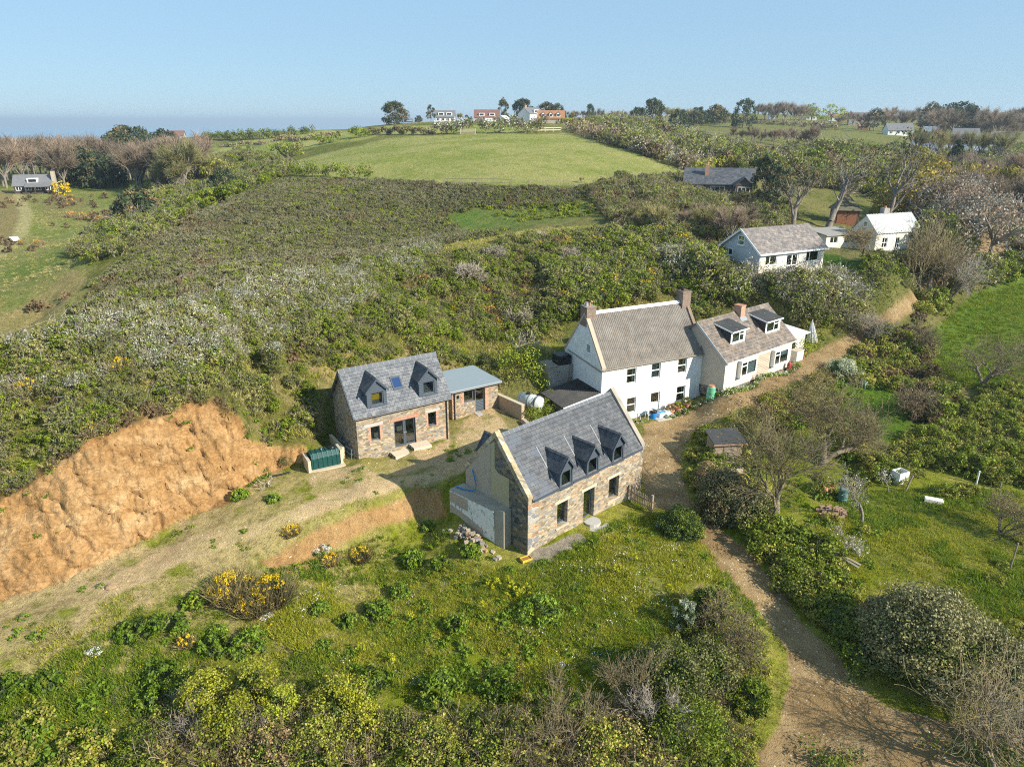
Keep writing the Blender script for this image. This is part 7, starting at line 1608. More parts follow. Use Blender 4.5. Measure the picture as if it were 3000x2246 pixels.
# ------------------------------------------------------------------ fences
def fence(name, pts, label, h=1.1, step=2.6, mat=None, rails=(.45, .95), wd=.14, cat='fence', rw=.07):
    g = G([p[0] for p in pts], [p[1] for p in pts]); L = np.concatenate([[0], np.cumsum(np.linalg.norm(np.diff(g[:, :2], axis=0), axis=1))]); n = max(2, int(L[-1]/step)+1); s = np.linspace(0, L[-1], n)
    x = np.interp(s, L, g[:, 0]); y = np.interp(s, L, g[:, 1]); z = gz(x, y); r = empty(name, (x[0], y[0], z[0]), 0, label, cat); q = np.stack([x-x[0], y-y[0], z-z[0]], 1); mat = mat or m_greywood
    for k in range(min(n, 90)): b = MB(); b.box(q[k][0]-wd/2, q[k][0]+wd/2, q[k][1]-wd/2, q[k][1]+wd/2, q[k][2]-.3, q[k][2]+h); b.build('post', mat, r)
    for t in rails:
        b = MB()
        for k in range(n-1): b.bar(q[k]+(0,0,h*t), q[k+1]+(0,0,h*t), rw*.6, rw*1.6)
        b.build('rail', mat, r)
    return r
fence('field_fence', [(960,399.5),(1040,401),(1106,403),(1180,404.5),(1255,405.5)], 'thin post and rail fence along the near edge of the big field', 1.2, 3.2, wd=.14, rw=.045)
fence('field_fence', [(1244,293),(1290,305),(1340,319),(1400,339),(1450,356),(1492,371)], 'grey post and rail fence down the far side of the big field', 1.3, 3.4, wd=.16, rw=.06)
fence('field_fence', [(622,342),(630,358),(640,372)], 'short fence beside the grassy field path', 1.3, 3.0, wd=.2)
fence('field_fence', [(835,271),(868,269),(892,268)], 'pale fence under the largest skyline pine', 1.8, 3.5, wd=.3, rw=.18)
fence('white_fence', [(1408,302),(1420,301),(1470,308),(1512,314)], 'broken pale rail fence along the small bright paddock', 1.2, 5.0, m_palewood, (.6, .95), .2, rw=.14)
fence('white_fence', [(1160,286),(1212,285)], 'pale fence by the orange tiled cottage', 1.3, 3.0, m_palewood, wd=.2, rw=.14)
p = g1(1011, 290); r = empty('field_gate', p, 0, 'pale five barred gate at the top of the big field', 'gate'); b = MB()
for k in range(5): b.box(-2.2, 2.2, -.04, .04, .2+k*.28, .32+k*.28)
b.box(-2.3, -2.15, -.06, .06, 0, 1.6); b.box(2.15, 2.3, -.06, .06, 0, 1.6); b.build('gate_bars', m_palewood, r)

# ------------------------------------------------------------------ things in the yard
def hz(h, a, b, dz=0.0):
    p = hloc(h, a, b); return (p[0], p[1], float(gz(p[0], p[1])[0])+dz)
ya = math.radians(32.7); yc = math.radians(43.0); yw = math.radians(25.4); yt = math.radians(38.9)
r = empty('oil_tank', (-14.55, 46.29, float(gz(-13.6, 46.9)[0])), math.radians(29), 'dark green ribbed plastic oil tank on a concrete base beside the small stone house', 'oil tank')
b = MB(); b.box(-.35, 2.4, -.35, 1.35, -.5, .08); b.build('base', m_lintel, r, bevel=.01)
m_gtank = plain('dark_green_plastic', (.010,.062,.058), .4, 0, .1); b = MB()
b.prism([(0,0,.08),(0,-.02,.95),(0,.22,1.28),(0,.88,1.28),(0,1.12,.95),(0,1.1,.08)], (2.1,0,0))
for k in range(6): x = .12+k*.345; b.prism([(x,-.05,.15),(x,-.06,.9),(x,.2,1.33),(x,.9,1.33),(x,1.16,.9),(x,1.15,.15)], (.15,0,0))
b.build('tank_body', m_gtank, r, bevel=.03); b = MB(); b.lathe((1.65,.55,1.30), [(.26,0),(.28,.08),(.25,.13),(0,.15)], 16); b.build('lid', m_black, r); b = MB(); b.lathe((.9,.5,1.32), [(.06,0),(.05,.1)], 8); b.build('vent', m_lead, r)
b = MB(); b.box(-.33, -.12, -.35, 1.3, .08, 1.0); b.build('end_wall', m_lintel, r); b = MB(); b.box(2.16, 2.34, .1, 1.3, .08, 1.15); b.build('end_wall', m_lintel, r)
for i, (a, l) in enumerate(((2.5, 'pale wooden pallet lying before the glazed doors, nearer the oil tank'), (4.05, 'pale wooden pallet lying before the glazed doors, nearer the drainpipe'))):
    p = hz('annex', a, -1.05); r = empty('pallet', (p[0], p[1], max(p[2], 2.0)), ya+(.02, -.03)[i], l, 'pallet')
    b = MB()
    for k in range(8): b.box(0, 1.45, k*.125, k*.125+.112, .19, .215)
    b.build('deck', m_palewood, r); b = MB()
    for y in (0, .45, .9): b.box(0, 1.45, y, y+.1, -.05, .188)
    b.build('bearer', m_palewood, r)
r = empty('garden_wall', (-1.35, 58.1, 2.0), math.atan2(-2.75, 2.3), 'brown rendered wall running out from the flat roofed wing', 'wall')
b = MB(); b.box(0, 3.55, -.16, .16, -.6, 1.5); b.build('wall_body', m_brownr, r); b = MB(); b.box(-.02, 3.58, -.18, .18, 1.502, 1.56); b.build('coping', m_lintel, r)
p = hz('annex', -.75, 1.2); r = empty('retaining_wall', p, ya, 'low cream wall stub between the oil tank and the house', 'wall'); b = MB(); b.box(-.1, .12, 0, 2.8, -.5, .95); b.build('wall_body', m_lintel, r)
for a, bb, l in ((-.4, .5, 'bent grey wire cage standing by the house corner'), (-.35, 2.3, 'grey wire cage lying in the shade behind the low wall')):
    p = hz('annex', a, bb); b = MB(); X, Y, Zc = .5, .9, .8
    for z in (0, .4, Zc): b.tube([(0,0,z),(X,0,z),(X,Y,z),(0,Y,z),(0,0,z)], .018, 4)
    for x_, y_ in ((0,0),(X,0),(X,Y),(0,Y),(X/2,0),(X/2,Y)): b.tube([(x_,y_,0),(x_,y_,Zc)], .018, 4)
    o = b.build('wire_cage', plain('galvanised_wire', (.30,.36,.42), .5, .3)); o.location = p; o.rotation_euler = (0, .1, ya+.2); tag(o, l, 'cage')
zt_ = float(gz(1.6, 57.6)[0]); r = empty('grey_oil_tank', (.65, 58.25, zt_+.85), math.atan2(-1.25, 1.9), 'old pale grey cylindrical oil tank beside the brown wall', 'oil tank')
m_gt = stained('faded_grey_plastic', (.50,.52,.50), (.28,.30,.27), .5, 2.0, .5); b = MB()
b.tube([(-.15,0,0),(0,0,0),(.08,0,0),(.75,0,0),(.8,0,0),(1.5,0,0),(1.55,0,0),(2.2,0,0),(2.3,0,0)], [.2,.5,.62,.64,.68,.68,.64,.6,.25], 20); b.build('tank_body', m_gt, r, True)
b = MB()
for x in (.4, 1.15, 1.9): b.tube([(x-.04,0,0),(x+.04,0,0)], .70, 20)
b.build('band', plain('dark_band', (.12,.14,.14), .6), r); b = MB(); b.lathe((.9,0,.62), [(.2,0),(.2,.12),(0,.14)], 12); b.tube([(1.9,-.66,-.7),(1.9,-.66,.5),(1.9,-.3,.72)], .025, 5); b.build('fitting', m_black, r)
b = MB(); b.box(.3, .6, -.55, .55, -1.1, -.5); b.box(1.6, 1.9, -.55, .55, -1.1, -.5); b.build('cradle', m_bhs, r)
b = MB(); pts = [at_z(np.array(u*1.0), np.array(v*1.0), 2.3) for u, v in ((1131,908),(1145,921),(1165,923),(1190,918),(1212,912))]
o0 = pts[0]; b.tube([tuple(p_-o0+np.array([0,0,-.1])) for p_ in pts], .3, 6); o = b.build('brick_border', m_brick); o.location = tuple(o0); tag(o, 'curved red brick bed edging by the brown wall', 'bed edging')
# rubble heap, crate, hose, bucket, gate by the long cottage
rs = RS(77); b = MB()
for i in range(70):
    c = np.array(hloc('cottage', -1.35-abs(rs.normal())*.38, 3.7+rs.normal()*.8)); hgt = max(0, .55-.5*abs(c[0]-hloc('cottage', -1.5, 4)[0])*.5); s_ = rs.uniform(.07, .17); z = float(gz(c[0], c[1])[0])+rs.uniform(0, hgt)
    V = np.array([(x_, y_, z_) for z_ in (-.7, .7) for x_, y_ in ((-1,-1),(1,-1),(1,1),(-1,1))])*s_*rs.uniform(.55, 1.2, (8, 3)); a = rs.uniform(0, 6.28); V = V@np.array([[math.cos(a),-math.sin(a),0],[math.sin(a),math.cos(a),0],[0,0,1]])+np.array([c[0], c[1], z])-np.array(hloc('cottage', -1.6, 3.9))
    b.add(V, [(0,3,2,1),(4,5,6,7),(0,1,5,4),(1,2,6,5),(2,3,7,6),(3,0,4,7)], int(rs.integers(0, 3)))
o = b.build('rubble', [plain('tan_rubble', (.34,.23,.13), .9, 0, .3), plain('grey_rubble', (.24,.22,.20), .9, 0, .3), plain('pale_rubble', (.40,.33,.24), .9, 0, .2)]); o.location = hloc('cottage', -1.6, 3.9); o['kind'] = 'stuff'; o['label'] = 'heap of broken stones at the foot of the whitewashed stump wall'
p = hz('cottage', -.75, -.35); r = empty('yellow_crate', p, .5, 'small yellow plastic tray of soil at the corner of the long cottage', 'tray'); b = MB(); my = plain('yellow_plastic', (.72,.46,.05), .5)
for q in ((0,.7,0,.03),(0,.7,.42,.45),(0,.03,.03,.42),(.67,.7,.03,.42)): b.box(q[0], q[1], q[2], q[3], 0, .22)
b.box(.03, .67, .03, .42, 0, .03); b.build('tray_body', my, r); b = MB(); b.box(.03, .67, .03, .42, .03, .16); b.build('soil', plain('rust_soil', (.30,.14,.05), .95), r)
b = MB(); X = lambda a, bb, z: tuple(np.array(hloc('cottage', a, bb, z))-np.array(hloc('cottage', 0, 5, 2.7)))
b.tube([X(-.06,5.3,4.05),X(-.16,5.0,3.7),X(-.22,4.75,3.2),X(-.25,4.75,2.9),X(-.4,4.95,2.73),X(-.7,5.6,2.72),X(-.8,6.2,2.74)], .045, 6); o = b.build('blue_hose', plain('blue_plastic', (.012,.19,.42), .4)); o.location = hloc('cottage', 0, 5, 2.7); tag(o, 'bright blue water pipe curling against the rendered gable', 'pipe')
p = g1(1421, 1141); r = empty('bucket', p, 0, 'small pale blue bucket in the grass near the dark shrub', 'bucket'); b = MB(); b.lathe((0,0,0), [(.12,0),(.16,.3),(.15,.3),(.11,.03)], 14); b.build('bucket_body', plain('pale_blue_plastic', (.42,.50,.53), .5), r); b = MB(); b.tube([(-.16,0,.29),(-.1,.02,.42),(.1,.02,.42),(.16,0,.29)], .008, 4); b.build('handle', m_lead, r)
ga = np.array(g1(1364, 1082)); gb = np.array(g1(1407, 1108)); gd = gb-ga; gl = float(np.hypot(gd[0], gd[1])); r = empty('picket_gate', (ga[0], ga[1], ga[2]), math.atan2(gd[1], gd[0]), 'weathered wooden picket gate at the far corner of the long cottage', 'gate')
for x in (0, gl): b = MB(); b.box(x-.07, x+.07, -.07, .07, -.4, 1.35); b.build('post', m_wood, r)
b = MB(); n = 11
for k in range(n): x = .16+(gl-.32)*k/(n-1); b.prism([(x-.035,-.07,.08),(x+.035,-.07,.08),(x+.035,-.07,.98+.12*math.sin(math.pi*k/(n-1))),(x,-.07,1.05+.12*math.sin(math.pi*k/(n-1))),(x-.035,-.07,.98+.12*math.sin(math.pi*k/(n-1)))], (0,.025,0))
b.build('pickets', m_wood, r); b = MB(); b.box(.07, gl-.07, -.04, .0, .25, .34); b.box(.07, gl-.07, -.04, .0, .75, .84); b.build('rail', m_wood, r)
# things along the farmhouse front
def pot(u_, a, bb, h, label, plantmat, s=1.0, fl=None, seed=1):
    p = hz(h, a, bb); r = empty('plant_pot', p, 0, label, 'plant pot'); r.scale = (s, s, s)
    b = MB(); b.lathe((0,0,0), [(.17,0),(.27,.32),(.31,.33),(.31,.40),(.26,.40),(.24,.34)], 18); b.build('pot', m_terra, r); b = MB(); b.lathe((0,0,.3), [(.23,0),(.0,.05)], 12); b.build('soil', m_soil, r)
    rs = RS(seed); pr = [P(clumps(rs, .5, .75, 16, 30, .07, 1.6, .1), plantmat)]
    if fl: pr.append(P(clumps(rs, .55, .75, 8, 10, .06, 1.2, .4), fl))
    obj('plant', pmesh('plant', pr), r, (0, 0, .34)); return r
pot(0, 7.15, -.75, 'white', 'terracotta pot with dark rosettes, nearest the blue bin', L_brown, 1.25, None, 3); pot(0, 8.05, -.72, 'white', 'terracotta pot with yellow green plant, middle of the three by the farmhouse', L_yel, 1.25, None, 4); pot(0, 8.95, -.75, 'white', 'terracotta pot with tall straggly plant, last before the porch', L_olive, 1.25, None, 5)
p = hz('white', 5.2, -.75); r = empty('blue_bin', p, 0, 'round blue bin with a black liner by the farmhouse door', 'bin'); b = MB(); b.lathe((0,0,-.05), [(.30,0),(.36,.62),(.37,.66)], 18); b.build('bin_body', plain('bright_blue_plastic', (.015,.19,.52), .4), r); b = MB(); b.lathe((0,0,.58), [(.38,0),(.40,.1),(.30,.2),(.12,.18)], 14); b.build('liner', m_black, r)
p = hz('white', 5.75, -1.05); r = empty('white_trough', p, yw, 'white trough holding blue bags beside the blue bin', 'trough'); b = MB()
for q in ((0,1.35,0,.05),(0,1.35,.5,.55),(0,.05,.05,.5),(1.3,1.35,.05,.5)): b.box(q[0], q[1], q[2], q[3], -.1, .48)
b.build('trough_body', m_upvc, r)
for x0, x1, z, m_, l in ((.1,.62,.42,plain('blue_bag', (.02,.30,.62), .5),'bright blue plastic sack at one end of the white trough'), (.68,1.25,.46,plain('white_green_bag', (.55,.68,.62), .5),'pale green and white sack lying on the white trough')):
    b = MB(); b.box(x0, x1, .08, .47, z-.3, z+.12); o = b.build('plastic_sack', m_, None, bevel=.08); o.location = p; o.rotation_euler = (0, 0, yw); tag(o, l, 'sack')
p = hz('white', 4.55, -.95); r = empty('folding_trestle', p, yw+.2, 'white tubular walking frame by the farmhouse door', 'walking frame'); b = MB()
for x in (0, .55): b.tube([(x,0,0),(x,.08,.85),(x,.3,.85),(x,.42,0)], .025, 6)
b.tube([(0,.08,.85),(.55,.08,.85)], .025, 6); b.tube([(0,.06,.45),(.55,.06,.45)], .02, 6); b.build('tube_frame', m_upvc, r)
p = hz('white', 3.3, -.8); r = empty('wheeled_trolley', p, yw-.1, 'thin white wheeled stand next to the walking frame', 'trolley'); b = MB(); b.tube([(0,0,.1),(.12,.1,1.0),(.35,.1,1.0),(.5,0,.1)], .022, 6); b.tube([(0,0,.1),(.1,-.35,.05)], .022, 6); b.tube([(.5,0,.1),(.6,-.35,.05)], .022, 6); b.build('tube_frame', m_upvc, r); b = MB(); b.tube([(-.03,0,.1),(.03,0,.1)], .1, 10); b.tube([(.47,0,.1),(.53,0,.1)], .1, 10); b.build('wheel', m_black, r)
p = hz('white', 1.75, -1.35); r = empty('green_box', p, yw, 'dark green recycling box holding red bags by the farmhouse corner', 'box'); b = MB(); b.box(0, .75, 0, .5, -.1, .5); b.build('box_body', plain('teal_plastic', (.02,.12,.11), .5), r, bevel=.02)
b = MB(); b.box(.02, .6, -.3+.35, .45, .5, .72); o = b.build('red_sack', plain('red_plastic', (.62,.07,.05), .45), None, bevel=.1); o.location = (p[0], p[1], p[2]+.02); o.rotation_euler = (0, 0, yw); tag(o, 'crumpled red plastic sack on the dark green box', 'sack')
p = hz('white', 5.2, -1.6); o = MB().box(0, 1.6, 0, 1.5, -.2, .05).build('stone_step', m_lintelg, None, bevel=.02); o.location = p; o.rotation_euler = (0, 0, yw); tag(o, 'worn stone step before the farmhouse door', 'step')
# by the cream cottage
p = hz('tan', -1.0, .55); r = empty('water_butt', p, 0, 'green ribbed water butt in the gap between the two houses', 'water butt'); b = MB(); b.lathe((0,0,-.1), [(.32,0),(.38,.2),(.36,.24),(.40,.5),(.38,.54),(.40,.85),(.38,.89),(.36,1.25),(.33,1.3)], 20); b.build('butt_body', plain('sea_green_plastic', (.13,.40,.24), .45, 0, .1), r); b = MB(); b.lathe((0,0,1.2), [(.28,0),(.25,.14),(.0,.15)], 14); b.build('lid', m_terra, r)
p = hz('tan', 10.35, -.4); r = empty('gas_bottle', p, 0, 'red gas bottle standing against the cream cottage', 'gas bottle'); b = MB(); b.lathe((0,0,-.05), [(.17,0),(.19,.08),(.19,.85),(.12,1.0),(.07,1.02)], 16); b.build('bottle_body', plain('red_paint', (.36,.05,.045), .5), r); b = MB(); b.lathe((0,0,.96), [(.05,0),(.05,.12),(.07,.13),(.07,.18)], 10); b.build('valve', m_lead, r)
p = hz('tan', 11.75, -.3); r = empty('meter_cabinet', p, yt, 'grey white storage cabinet at the end of the cream cottage', 'cabinet'); b = MB(); b.box(0, 1.3, 0, .8, -.1, 1.05); b.build('cabinet_body', m_palegrey, r, bevel=.015); b = MB(); b.box(-.04, 1.34, -.06, .84, 1.05, 1.1); b.build('lid', m_lintel, r); b = MB(); b.box(.04, .63, -.02, -.003, .0, .98); b.box(.67, 1.26, -.02, -.003, .0, .98); b.build('door', m_palegrey, r)
pot(0, 13.3, -.2, 'tan', 'small terracotta pot of flowers beside the storage cabinet', L_weed, .8, F_yell, 7); pot(0, 13.6, .5, 'tan', 'terracotta pot with pink tinged plant below the sun room', L_brown, .9, None, 8); pot(0, 14.6, .5, 'tan', 'terracotta pot with leafy plant under the sun room window', L_green, .9, F_white, 9); pot(0, 10.9, -1.1, 'tan', 'tiny yellow flowered pot before the red gas bottle', L_weed, .6, F_gorse, 10)
p = hz('tan', 17.3, 1.5); r = empty('closed_parasol', p, 0, 'closed white parasol leaning at the end of the sun room', 'parasol'); b = MB(); n = 12; V = []
prof = [(.05,2.75),(.12,2.5),(.28,1.9),(.46,1.2),(.62,.45)]
for i, (rr, z) in enumerate(prof):
    for k in range(n*2): a = math.pi*k/n; q = rr*(1.0 if k % 2 else .68); V.append((q*math.cos(a)+.12*(2.7-z), q*math.sin(a), z))
b.add(V, [(i*2*n+k, i*2*n+(k+1) % (2*n), (i+1)*2*n+(k+1) % (2*n), (i+1)*2*n+k)[::-1] for i in range(len(prof)-1) for k in range(2*n)]); b.build('canopy', plain('white_canvas', (.68,.67,.68), .9, 0, .06), r); b = MB(); b.tube([(.33,0,-.1),(.0,0,2.9)], .03, 6); b.build('pole', m_upvc, r)
# garden across the lane
def plastic_chair(u, v, rz, m_, label):
    p = g1(u, v); r = empty('plastic_chair', p, rz, label, 'chair'); b = MB(); b.box(-.24, .24, -.24, .24, .40, .44); b.build('seat', m_, r, bevel=.015); b = MB(); b.prism([(-.24,.22,.44),(.24,.22,.44),(.2,.34,.88),(-.2,.34,.88)], (0,.03,0)); b.build('backrest', m_, r)
    for x, y in ((-.22,-.22),(.22,-.22),(-.22,.22),(.22,.22)): b = MB(); b.bar((x*1.15,y*1.15,0), (x,y,.41), .045); b.build('leg', m_, r)
    for x in (-.26, .26): b = MB(); b.bar((x,-.22,.64), (x,.27,.66), .05, .03); b.bar((x,-.22,.42), (x,-.22,.64), .04); b.build('armrest', m_, r)
plastic_chair(1848, 820, .6, m_upvc, 'white plastic garden chair beside the silver shrub'); plastic_chair(1864, 838, 2.4, plain('pale_green_plastic', (.35,.50,.46), .5), 'pale green plastic chair beside the white one')
p = g1(1562, 990); r = empty('garden_shed', p, .12, 'small wooden shed with black felt roof beside the lane bend', 'shed'); b = MB(); b.box(-1.15, 1.15, -.8, .9, -.3, 1.75); b.build('wall', m_wood, r); b = MB(); b.prism([(-1.35,-1.05,1.76),(1.35,-1.05,1.76),(1.35,1.15,2.12),(-1.35,1.15,2.12)], (0,0,.06)); b.build('roof', m_felt, r); b = MB(); b.box(-1.36, 1.36, -1.09, -1.06, 1.66, 1.80); b.build('fascia', plain('reddish_board', (.34,.20,.13), .85), r); b = MB(); b.box(-.4, .35, -.84, -.803, -.1, 1.55); b.build('door', m_greywood, r)
p = g1(1577, 1030); r = empty('compost_bin', p, .15, 'grey slatted wooden compost bin below the shed', 'compost bin')
for q in ((-.7,.7,-.62,-.58,0),(-.7,.7,.58,.62,0),(-.72,-.68,-.58,.58,1),(.68,.72,-.58,.58,1)):
    b = MB()
    for k in range(5): b.box(q[0], q[1], q[2], q[3], .05+k*.2, .21+k*.2)
    b.build('slat_panel', m_palewood, r)
p = g1(1602, 1050); r = empty('yellow_cart', p, .9, 'yellow edged garden cart tipped on its side below the compost bin', 'cart')
for x, nm in ((-.3, .48), (.35, .42)):
    b = MB(); b.tube([(x,-.03,.5),(x,.03,.5)] if False else [(x-.02,0,.5),(x+.02,0,.5)], nm, 20); w_ = b.build('wheel', plain('grey_canvas', (.33,.32,.29), .8), r); b = MB(); b.tube([(x, nm*math.cos(a)*1.0, .5+nm*math.sin(a)) for a in np.linspace(0, 2*math.pi, 21)], .05, 5, cap=False); b.build('rim', plain('yellow_paint', (.75,.55,.02), .5), w_)
b = MB(); b.bar((-.3,0,.5), (.35,0,.5), .06); b.bar((0,-.2,.4), (.0,.5,.7), .08); b.build('axle', m_black, r)
p = g1(1819, 1082); r = empty('green_barrel', p, 0, 'blue green ribbed barrel on the lawn beyond the big bare tree', 'barrel'); b = MB(); b.lathe((0,0,-.05), [(.30,0),(.34,.3),(.32,.33),(.34,.66),(.32,.69),(.31,1.0),(.0,1.02)], 18); b.build('barrel_body', plain('teal_barrel', (.07,.16,.15), .5), r); b = MB(); b.lathe((0,0,.97), [(.25,0),(.24,.06),(0,.07)], 14); b.build('lid', plain('teal_lid', (.12,.22,.21), .5), r)
rs = RS(91)
for k, (du, dv) in enumerate(((-14,2),(-6,-3),(3,1),(10,-2),(-2,6),(8,6))):
    p = g1(1789+du, 1062+dv); b = MB(); b.lathe((0,0,0), [(.14,0),(.22,.34),(.24,.35),(.24,.40),(.20,.40),(.13,.04)], 14); o = b.build('clay_pot', plain('orange_clay', (.55,.24,.12), .8, 0, .2)); o.location = (p[0], p[1], p[2]+.1); o.rotation_euler = (rs.uniform(-1.4, 1.4), rs.uniform(-.8, .8), rs.uniform(0, 6)); tag(o, 'tumbled orange clay pot in the heap behind the big bare tree', 'pot', 'tumbled clay pots')
p = g1(1796, 1106); b = MB(); rs = RS(92)
for k in range(60):
    a = rs.uniform(0, 6.28); q = .85*math.sqrt(rs.uniform(0, 1)); x, y, s_ = q*math.cos(a)*1.2, q*math.sin(a), rs.uniform(.06, .13); b.box(x-s_, x+s_, y-s_*.6, y+s_*.6, .0, .08+.25*(1-q)+rs.uniform(0, .06))
o = b.build('brick_heap', plain('old_brick_rubble', (.34,.22,.15), .95, 0, .35, 8)); o.location = p; tag(o, 'round heap of old bricks on the lawn edge', 'brick heap'); o['kind'] = 'stuff'
p = g1(1941, 1040); r = empty('white_tank', p, .4, 'open white storage box by the bramble bank', 'storage box'); b = MB()
for q in ((-.5,.5,-.4,-.36),(-.5,.5,.36,.4),(-.5,-.46,-.36,.36),(.46,.5,-.36,.36)): b.box(q[0], q[1], q[2], q[3], 0, .95)
b.build('box_wall', m_upvc, r); b = MB(); b.box(-.46, .46, -.36, .36, .02, .06); b.build('box_floor', m_bhs, r)
p = g1(2013, 1086); o = MB().prism([(-.6,-.25,0),(.65,-.2,0),(.7,.3,0),(-.55,.2,0)], (0,0,.38)).build('stone_block', m_palegrey, None, bevel=.03); o.location = p; o.rotation_euler = (.05,.1,-.3); tag(o, 'pale rectangular block lying on the lower lawn', 'block')
def postt(u, v, H, label, m_, lean=0.0, r_=.045, name='garden_post'):
    p = g1(u, v); b = MB(); b.tube([(0,0,-.3),(lean*.5,0,H*.5),(lean,0,H)], r_, 7); o = b.build(name, m_); o.location = p; return tag(o, label, 'post')
postt(2109, 1046, 1.15, 'slim white post on the edge of the brambles', m_upvc, 0, .06); postt(1955, 1060, 1.3, 'leaning brown plank post beside the white box', m_wood, .35, .07); postt(2158, 1062, .8, 'short grey post beyond the white one', m_greywood, 0, .06)
pole = postt(2181, 1231, 2.0, 'tall thin clothes line pole on the lower lawn', m_greywood, .05, .05, 'clothes_pole')
a_ = np.array(g1(2181, 1231))+(0, 0, 1.85); c_ = np.array(g1(1905, 1075))+(0, 0, 1.0); b = MB(); b.tube([tuple((c_-a_)*t-np.array([0,0,.5*math.sin(math.pi*t)])) for t in np.linspace(0, 1, 13)], .012, 4); o = b.build('clothes_line', plain('green_line', (.03,.22,.12), .6)); o.location = tuple(a_); tag(o, 'sagging green washing line above the lower lawn', 'line')
p = g1(1817, 1222)
for k, l in ((0, 'grey weathered plank lying on the hedge top by the lawn'), (1, 'reddish plank lying beside the grey one on the hedge top')):
    o = MB().box(0, 1.9, 0, .18, 0, .05).build('plank', (m_greywood, m_wood)[k]); o.location = (p[0]-.5+k*.12, p[1]+.6+k*.2, p[2]+.6); o.rotation_euler = (0, .05, -1.0+k*.08); tag(o, l, 'plank')
p = g1(28, 524); r = empty('covered_trailer', p, .3, 'small white covered trailer on the grass of the west valley', 'trailer'); r.scale = (.5, .5, .5); b = MB(); b.prism([(-1.6,0,.5),(-1.7,0,1.3),(-1.2,0,1.9),(1.3,0,1.9),(1.8,0,1.2),(1.7,0,.5)], (0,1.7,0)); b.build('cover', m_upvc, r, bevel=.08)
for y in (-.12, 1.72): b = MB(); b.tube([(0,y,.35),(0,y+.12,.35)], .34, 14); b.build('wheel', m_black, r)
b = MB(); b.bar((-2.8,.85,.5), (-1.5,.85,.55), .08); b.build('drawbar', m_greywood, r)
p = g1(190, 378); r = empty('garden_bench', p, 0, 'pale garden bench on the lawn of the timber house', 'bench'); b = MB(); b.box(-1.2, 1.2, 0, .6, .45, .55); b.build('seat', m_palewood, r); b = MB(); b.box(-1.2, 1.2, .6, .68, .55, 1.1); b.build('backrest', m_palewood, r)
for x in (-1.1, 1.0): b = MB(); b.box(x, x+.1, .05, .6, 0, .45); b.build('leg', m_palewood, r)
rs = RS(95)
for k in range(14):
    u = 1712+rs.uniform(0, 82); x, y = at_az(u, 118+rs.uniform(0, 6), 472); L_ = rs.uniform(1.6, 3.4); b = MB(); rr = rs.uniform(.18, .32); b.tube([(-L_/2,0,0),(0,rs.normal()*.08,0),(L_/2,0,0)], [rr,rr*.95,rr*.8], 8); o = b.build('log', BARKP); o.location = (x, y, float(gz(x, y)[0])+rr*.8+rs.uniform(0, .7)); o.rotation_euler = (0, rs.normal()*.08, rs.uniform(-.6, .6)); tag(o, 'grey felled log in the pile beneath the old cypresses', 'log', 'logs piled beneath the cypresses')
p = g1(575, 1052); rs = RS(97); o = obj('dead_branches', pmesh('dead_branches', [P(twiggy(rs, 8, .9, 1.8, .05, 3, 2.5), T_pale)]), None, p); tag(o, 'pale uprooted stump and dead branches at the foot of the quarry face', 'dead branches')
p = g1(1128, 755); o = obj('dead_branches', pmesh('dead_branches', [P(twiggy(RS(98), 16, 2.0, 4.0, .05, 4, 2.0), T_pale)]), None, p); tag(o, 'tangle of pale dead branches on the bank left of the farmhouse', 'dead branches')
p = g1(270, 1505); o = obj('dead_branches', pmesh('dead_branches', [P(twiggy(RS(99), 26, .5, 2.2, .02, 3, 3.5), T_brown)]), None, p); tag(o, 'flat heap of reddish dead twigs on the sandy slope', 'dead branches')
p = g1(612, 1027); b = MB(); b.tube([(-.9,0,.08),(-.2,.05,.1),(.5,.15,.14)], .07, 7); o = b.build('drain_pipe', m_black); o.location = p; o.rotation_euler = (0, 0, .35); tag(o, 'black plastic pipe lying on the ground left of the green oil tank', 'pipe')
for u, v, l in ((18,762,'pale boulder at the brow of the slope, first of two'), (45,754,'pale boulder at the brow of the slope, beside the first'), (255,704,'lone pale boulder on the ridge line'), (240,1264,'brown rock lying on the edge of the track')):
    p = G(u, v+4)[0]; rs = RS(int(u)); V, Q = cloud(rs, 1, (0,0,0), (1,1,1), 1)
    b = MB(); b.lathe((0,0,-.2), [(.5,0),(.62,.3),(.5,.6),(.2,.75)], 9); o = b.build('boulder', plain('pale_rock', (.58,.52,.44), .9, 0, .25) if u != 240 else plain('tan_rubble', (.4,.28,.18))); 
    for vtx in o.data.vertices: vtx.co = vtx.co+Vector(tuple(rs.normal(size=3)*.06))
    o.location = p; s_ = .5 if u != 240 else .4; o.scale = (s_*1.3, s_, s_*.8); tag(o, l, 'rock')
# ------------------------------------------------------------------ sea, sky, light, camera
me = np_mesh('sea', [(-30000,-2000,-60),(30000,-2000,-60),(30000,30000,-60),(-30000,30000,-60)], [(0,1,2,3)],
    M('sea_water', lambda t: t.bsdf((.17,.34,.48), .6, 0, t.bump(t.noise(t.objco(), .05, 5.0), .3, 1.0), .4)))
tag(obj('sea', me), 'calm blue sea on the horizon', None, None, 'structure')
SUNV = Vector((.80, -.44, .515)).normalized()
HAZE = .00020
if HAZE:
    b = MB(); b.box(-32000, 32000, -2500, 32000, -61, 62)
    t = NT('thin_sea_haze'); v = t.n('VolumePrincipled', {'Density': HAZE, 'Color': (.70,.85,1.0,1), 'Anisotropy': .2}); t.nt.links.new(v.outputs[0], t.out.inputs['Volume'])
    tag(b.build('haze', t.mat), 'thin blue sea haze', None, None, 'stuff')
w = bpy.data.worlds.new('World'); sc.world = w; w.use_nodes = True
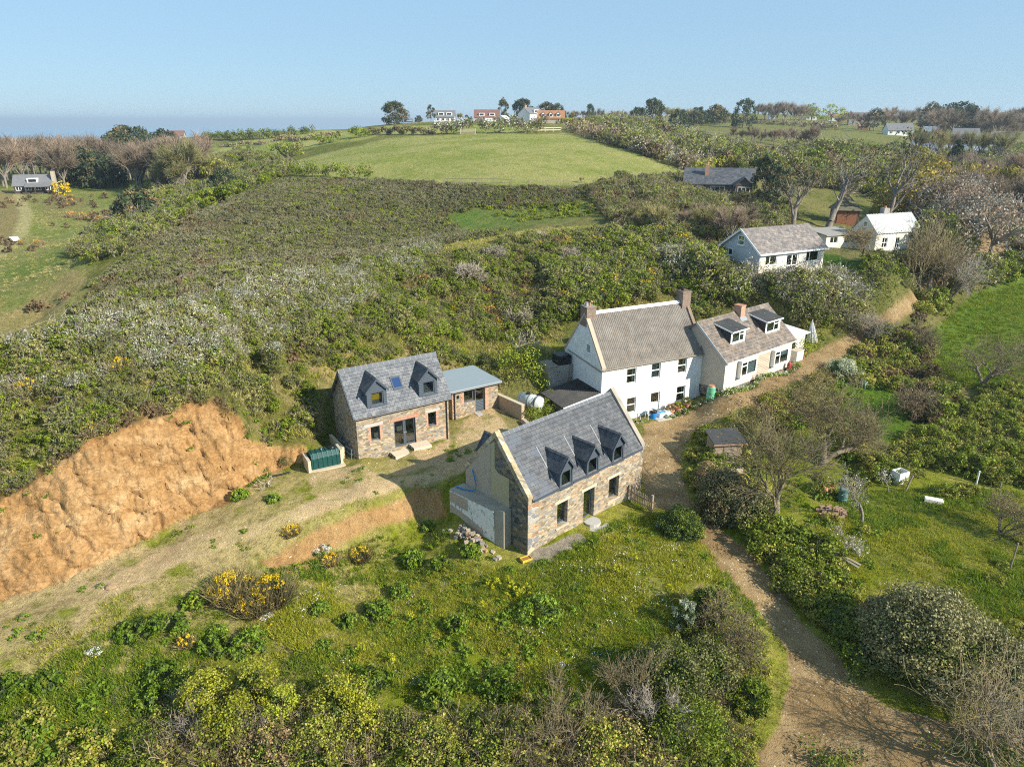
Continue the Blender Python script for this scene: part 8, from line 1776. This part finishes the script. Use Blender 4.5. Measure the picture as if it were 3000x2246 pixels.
nt = w.node_tree; bg = nt.nodes['Background']
sky = nt.nodes.new('ShaderNodeTexSky'); sky.sky_type = 'NISHITA'; sky.sun_disc = False
sky.sun_elevation = math.asin(SUNV.z); sky.sun_rotation = math.atan2(SUNV.x, SUNV.y)
sky.altitude = 50; sky.air_density = 1.0; sky.dust_density = 0; sky.ozone_density = 2.0
mx = nt.nodes.new('ShaderNodeMix'); mx.data_type = 'RGBA'; mx.blend_type = 'MULTIPLY'; mx.inputs[0].default_value = 1; mx.inputs[7].default_value = (.78, .95, 1.12, 1)
nt.links.new(sky.outputs[0], mx.inputs[6]); m2 = nt.nodes.new('ShaderNodeMix'); m2.data_type = 'RGBA'; m2.inputs[0].default_value = .84; m2.inputs[7].default_value = (1.85, 2.92, 3.93, 1)
nt.links.new(mx.outputs[2], m2.inputs[6]); nt.links.new(m2.outputs[2], bg.inputs[0]); bg.inputs[1].default_value = .12
sl = bpy.data.lights.new('sun', 'SUN'); sl.energy = 5.0; sl.angle = math.radians(.5); sl.color = (1, .93, .80)
so = bpy.data.objects.new('sun', sl); COL.objects.link(so); so.rotation_euler = (-SUNV).to_track_quat('-Z', 'Y').to_euler()
cd = bpy.data.cameras.new('camera'); cam = bpy.data.objects.new('camera', cd); COL.objects.link(cam)
cd.sensor_fit = 'HORIZONTAL'; cd.sensor_width = 36; cd.lens = 36*2079/3000
cd.clip_start = .5; cd.clip_end = 60000
cam.location = (0, 0, CAMH); cam.rotation_euler = (math.pi/2-PIT, 0, 0); sc.camera = cam
vs = sc.view_settings; vs.view_transform = 'Standard'; vs.look = 'None'; vs.exposure = .70; vs.gamma = 1
sc.render.engine = 'CYCLES'
sc.cycles.volume_bounces = 0; sc.cycles.max_bounces = 6; sc.cycles.diffuse_bounces = 3; sc.cycles.glossy_bounces = 2; sc.cycles.transmission_bounces = 3; sc.cycles.transparent_max_bounces = 8
sc.cycles.use_adaptive_sampling = True; sc.cycles.adaptive_threshold = .02
sc.cycles.use_denoising = False
sc.cycles.filter_width = 1.1
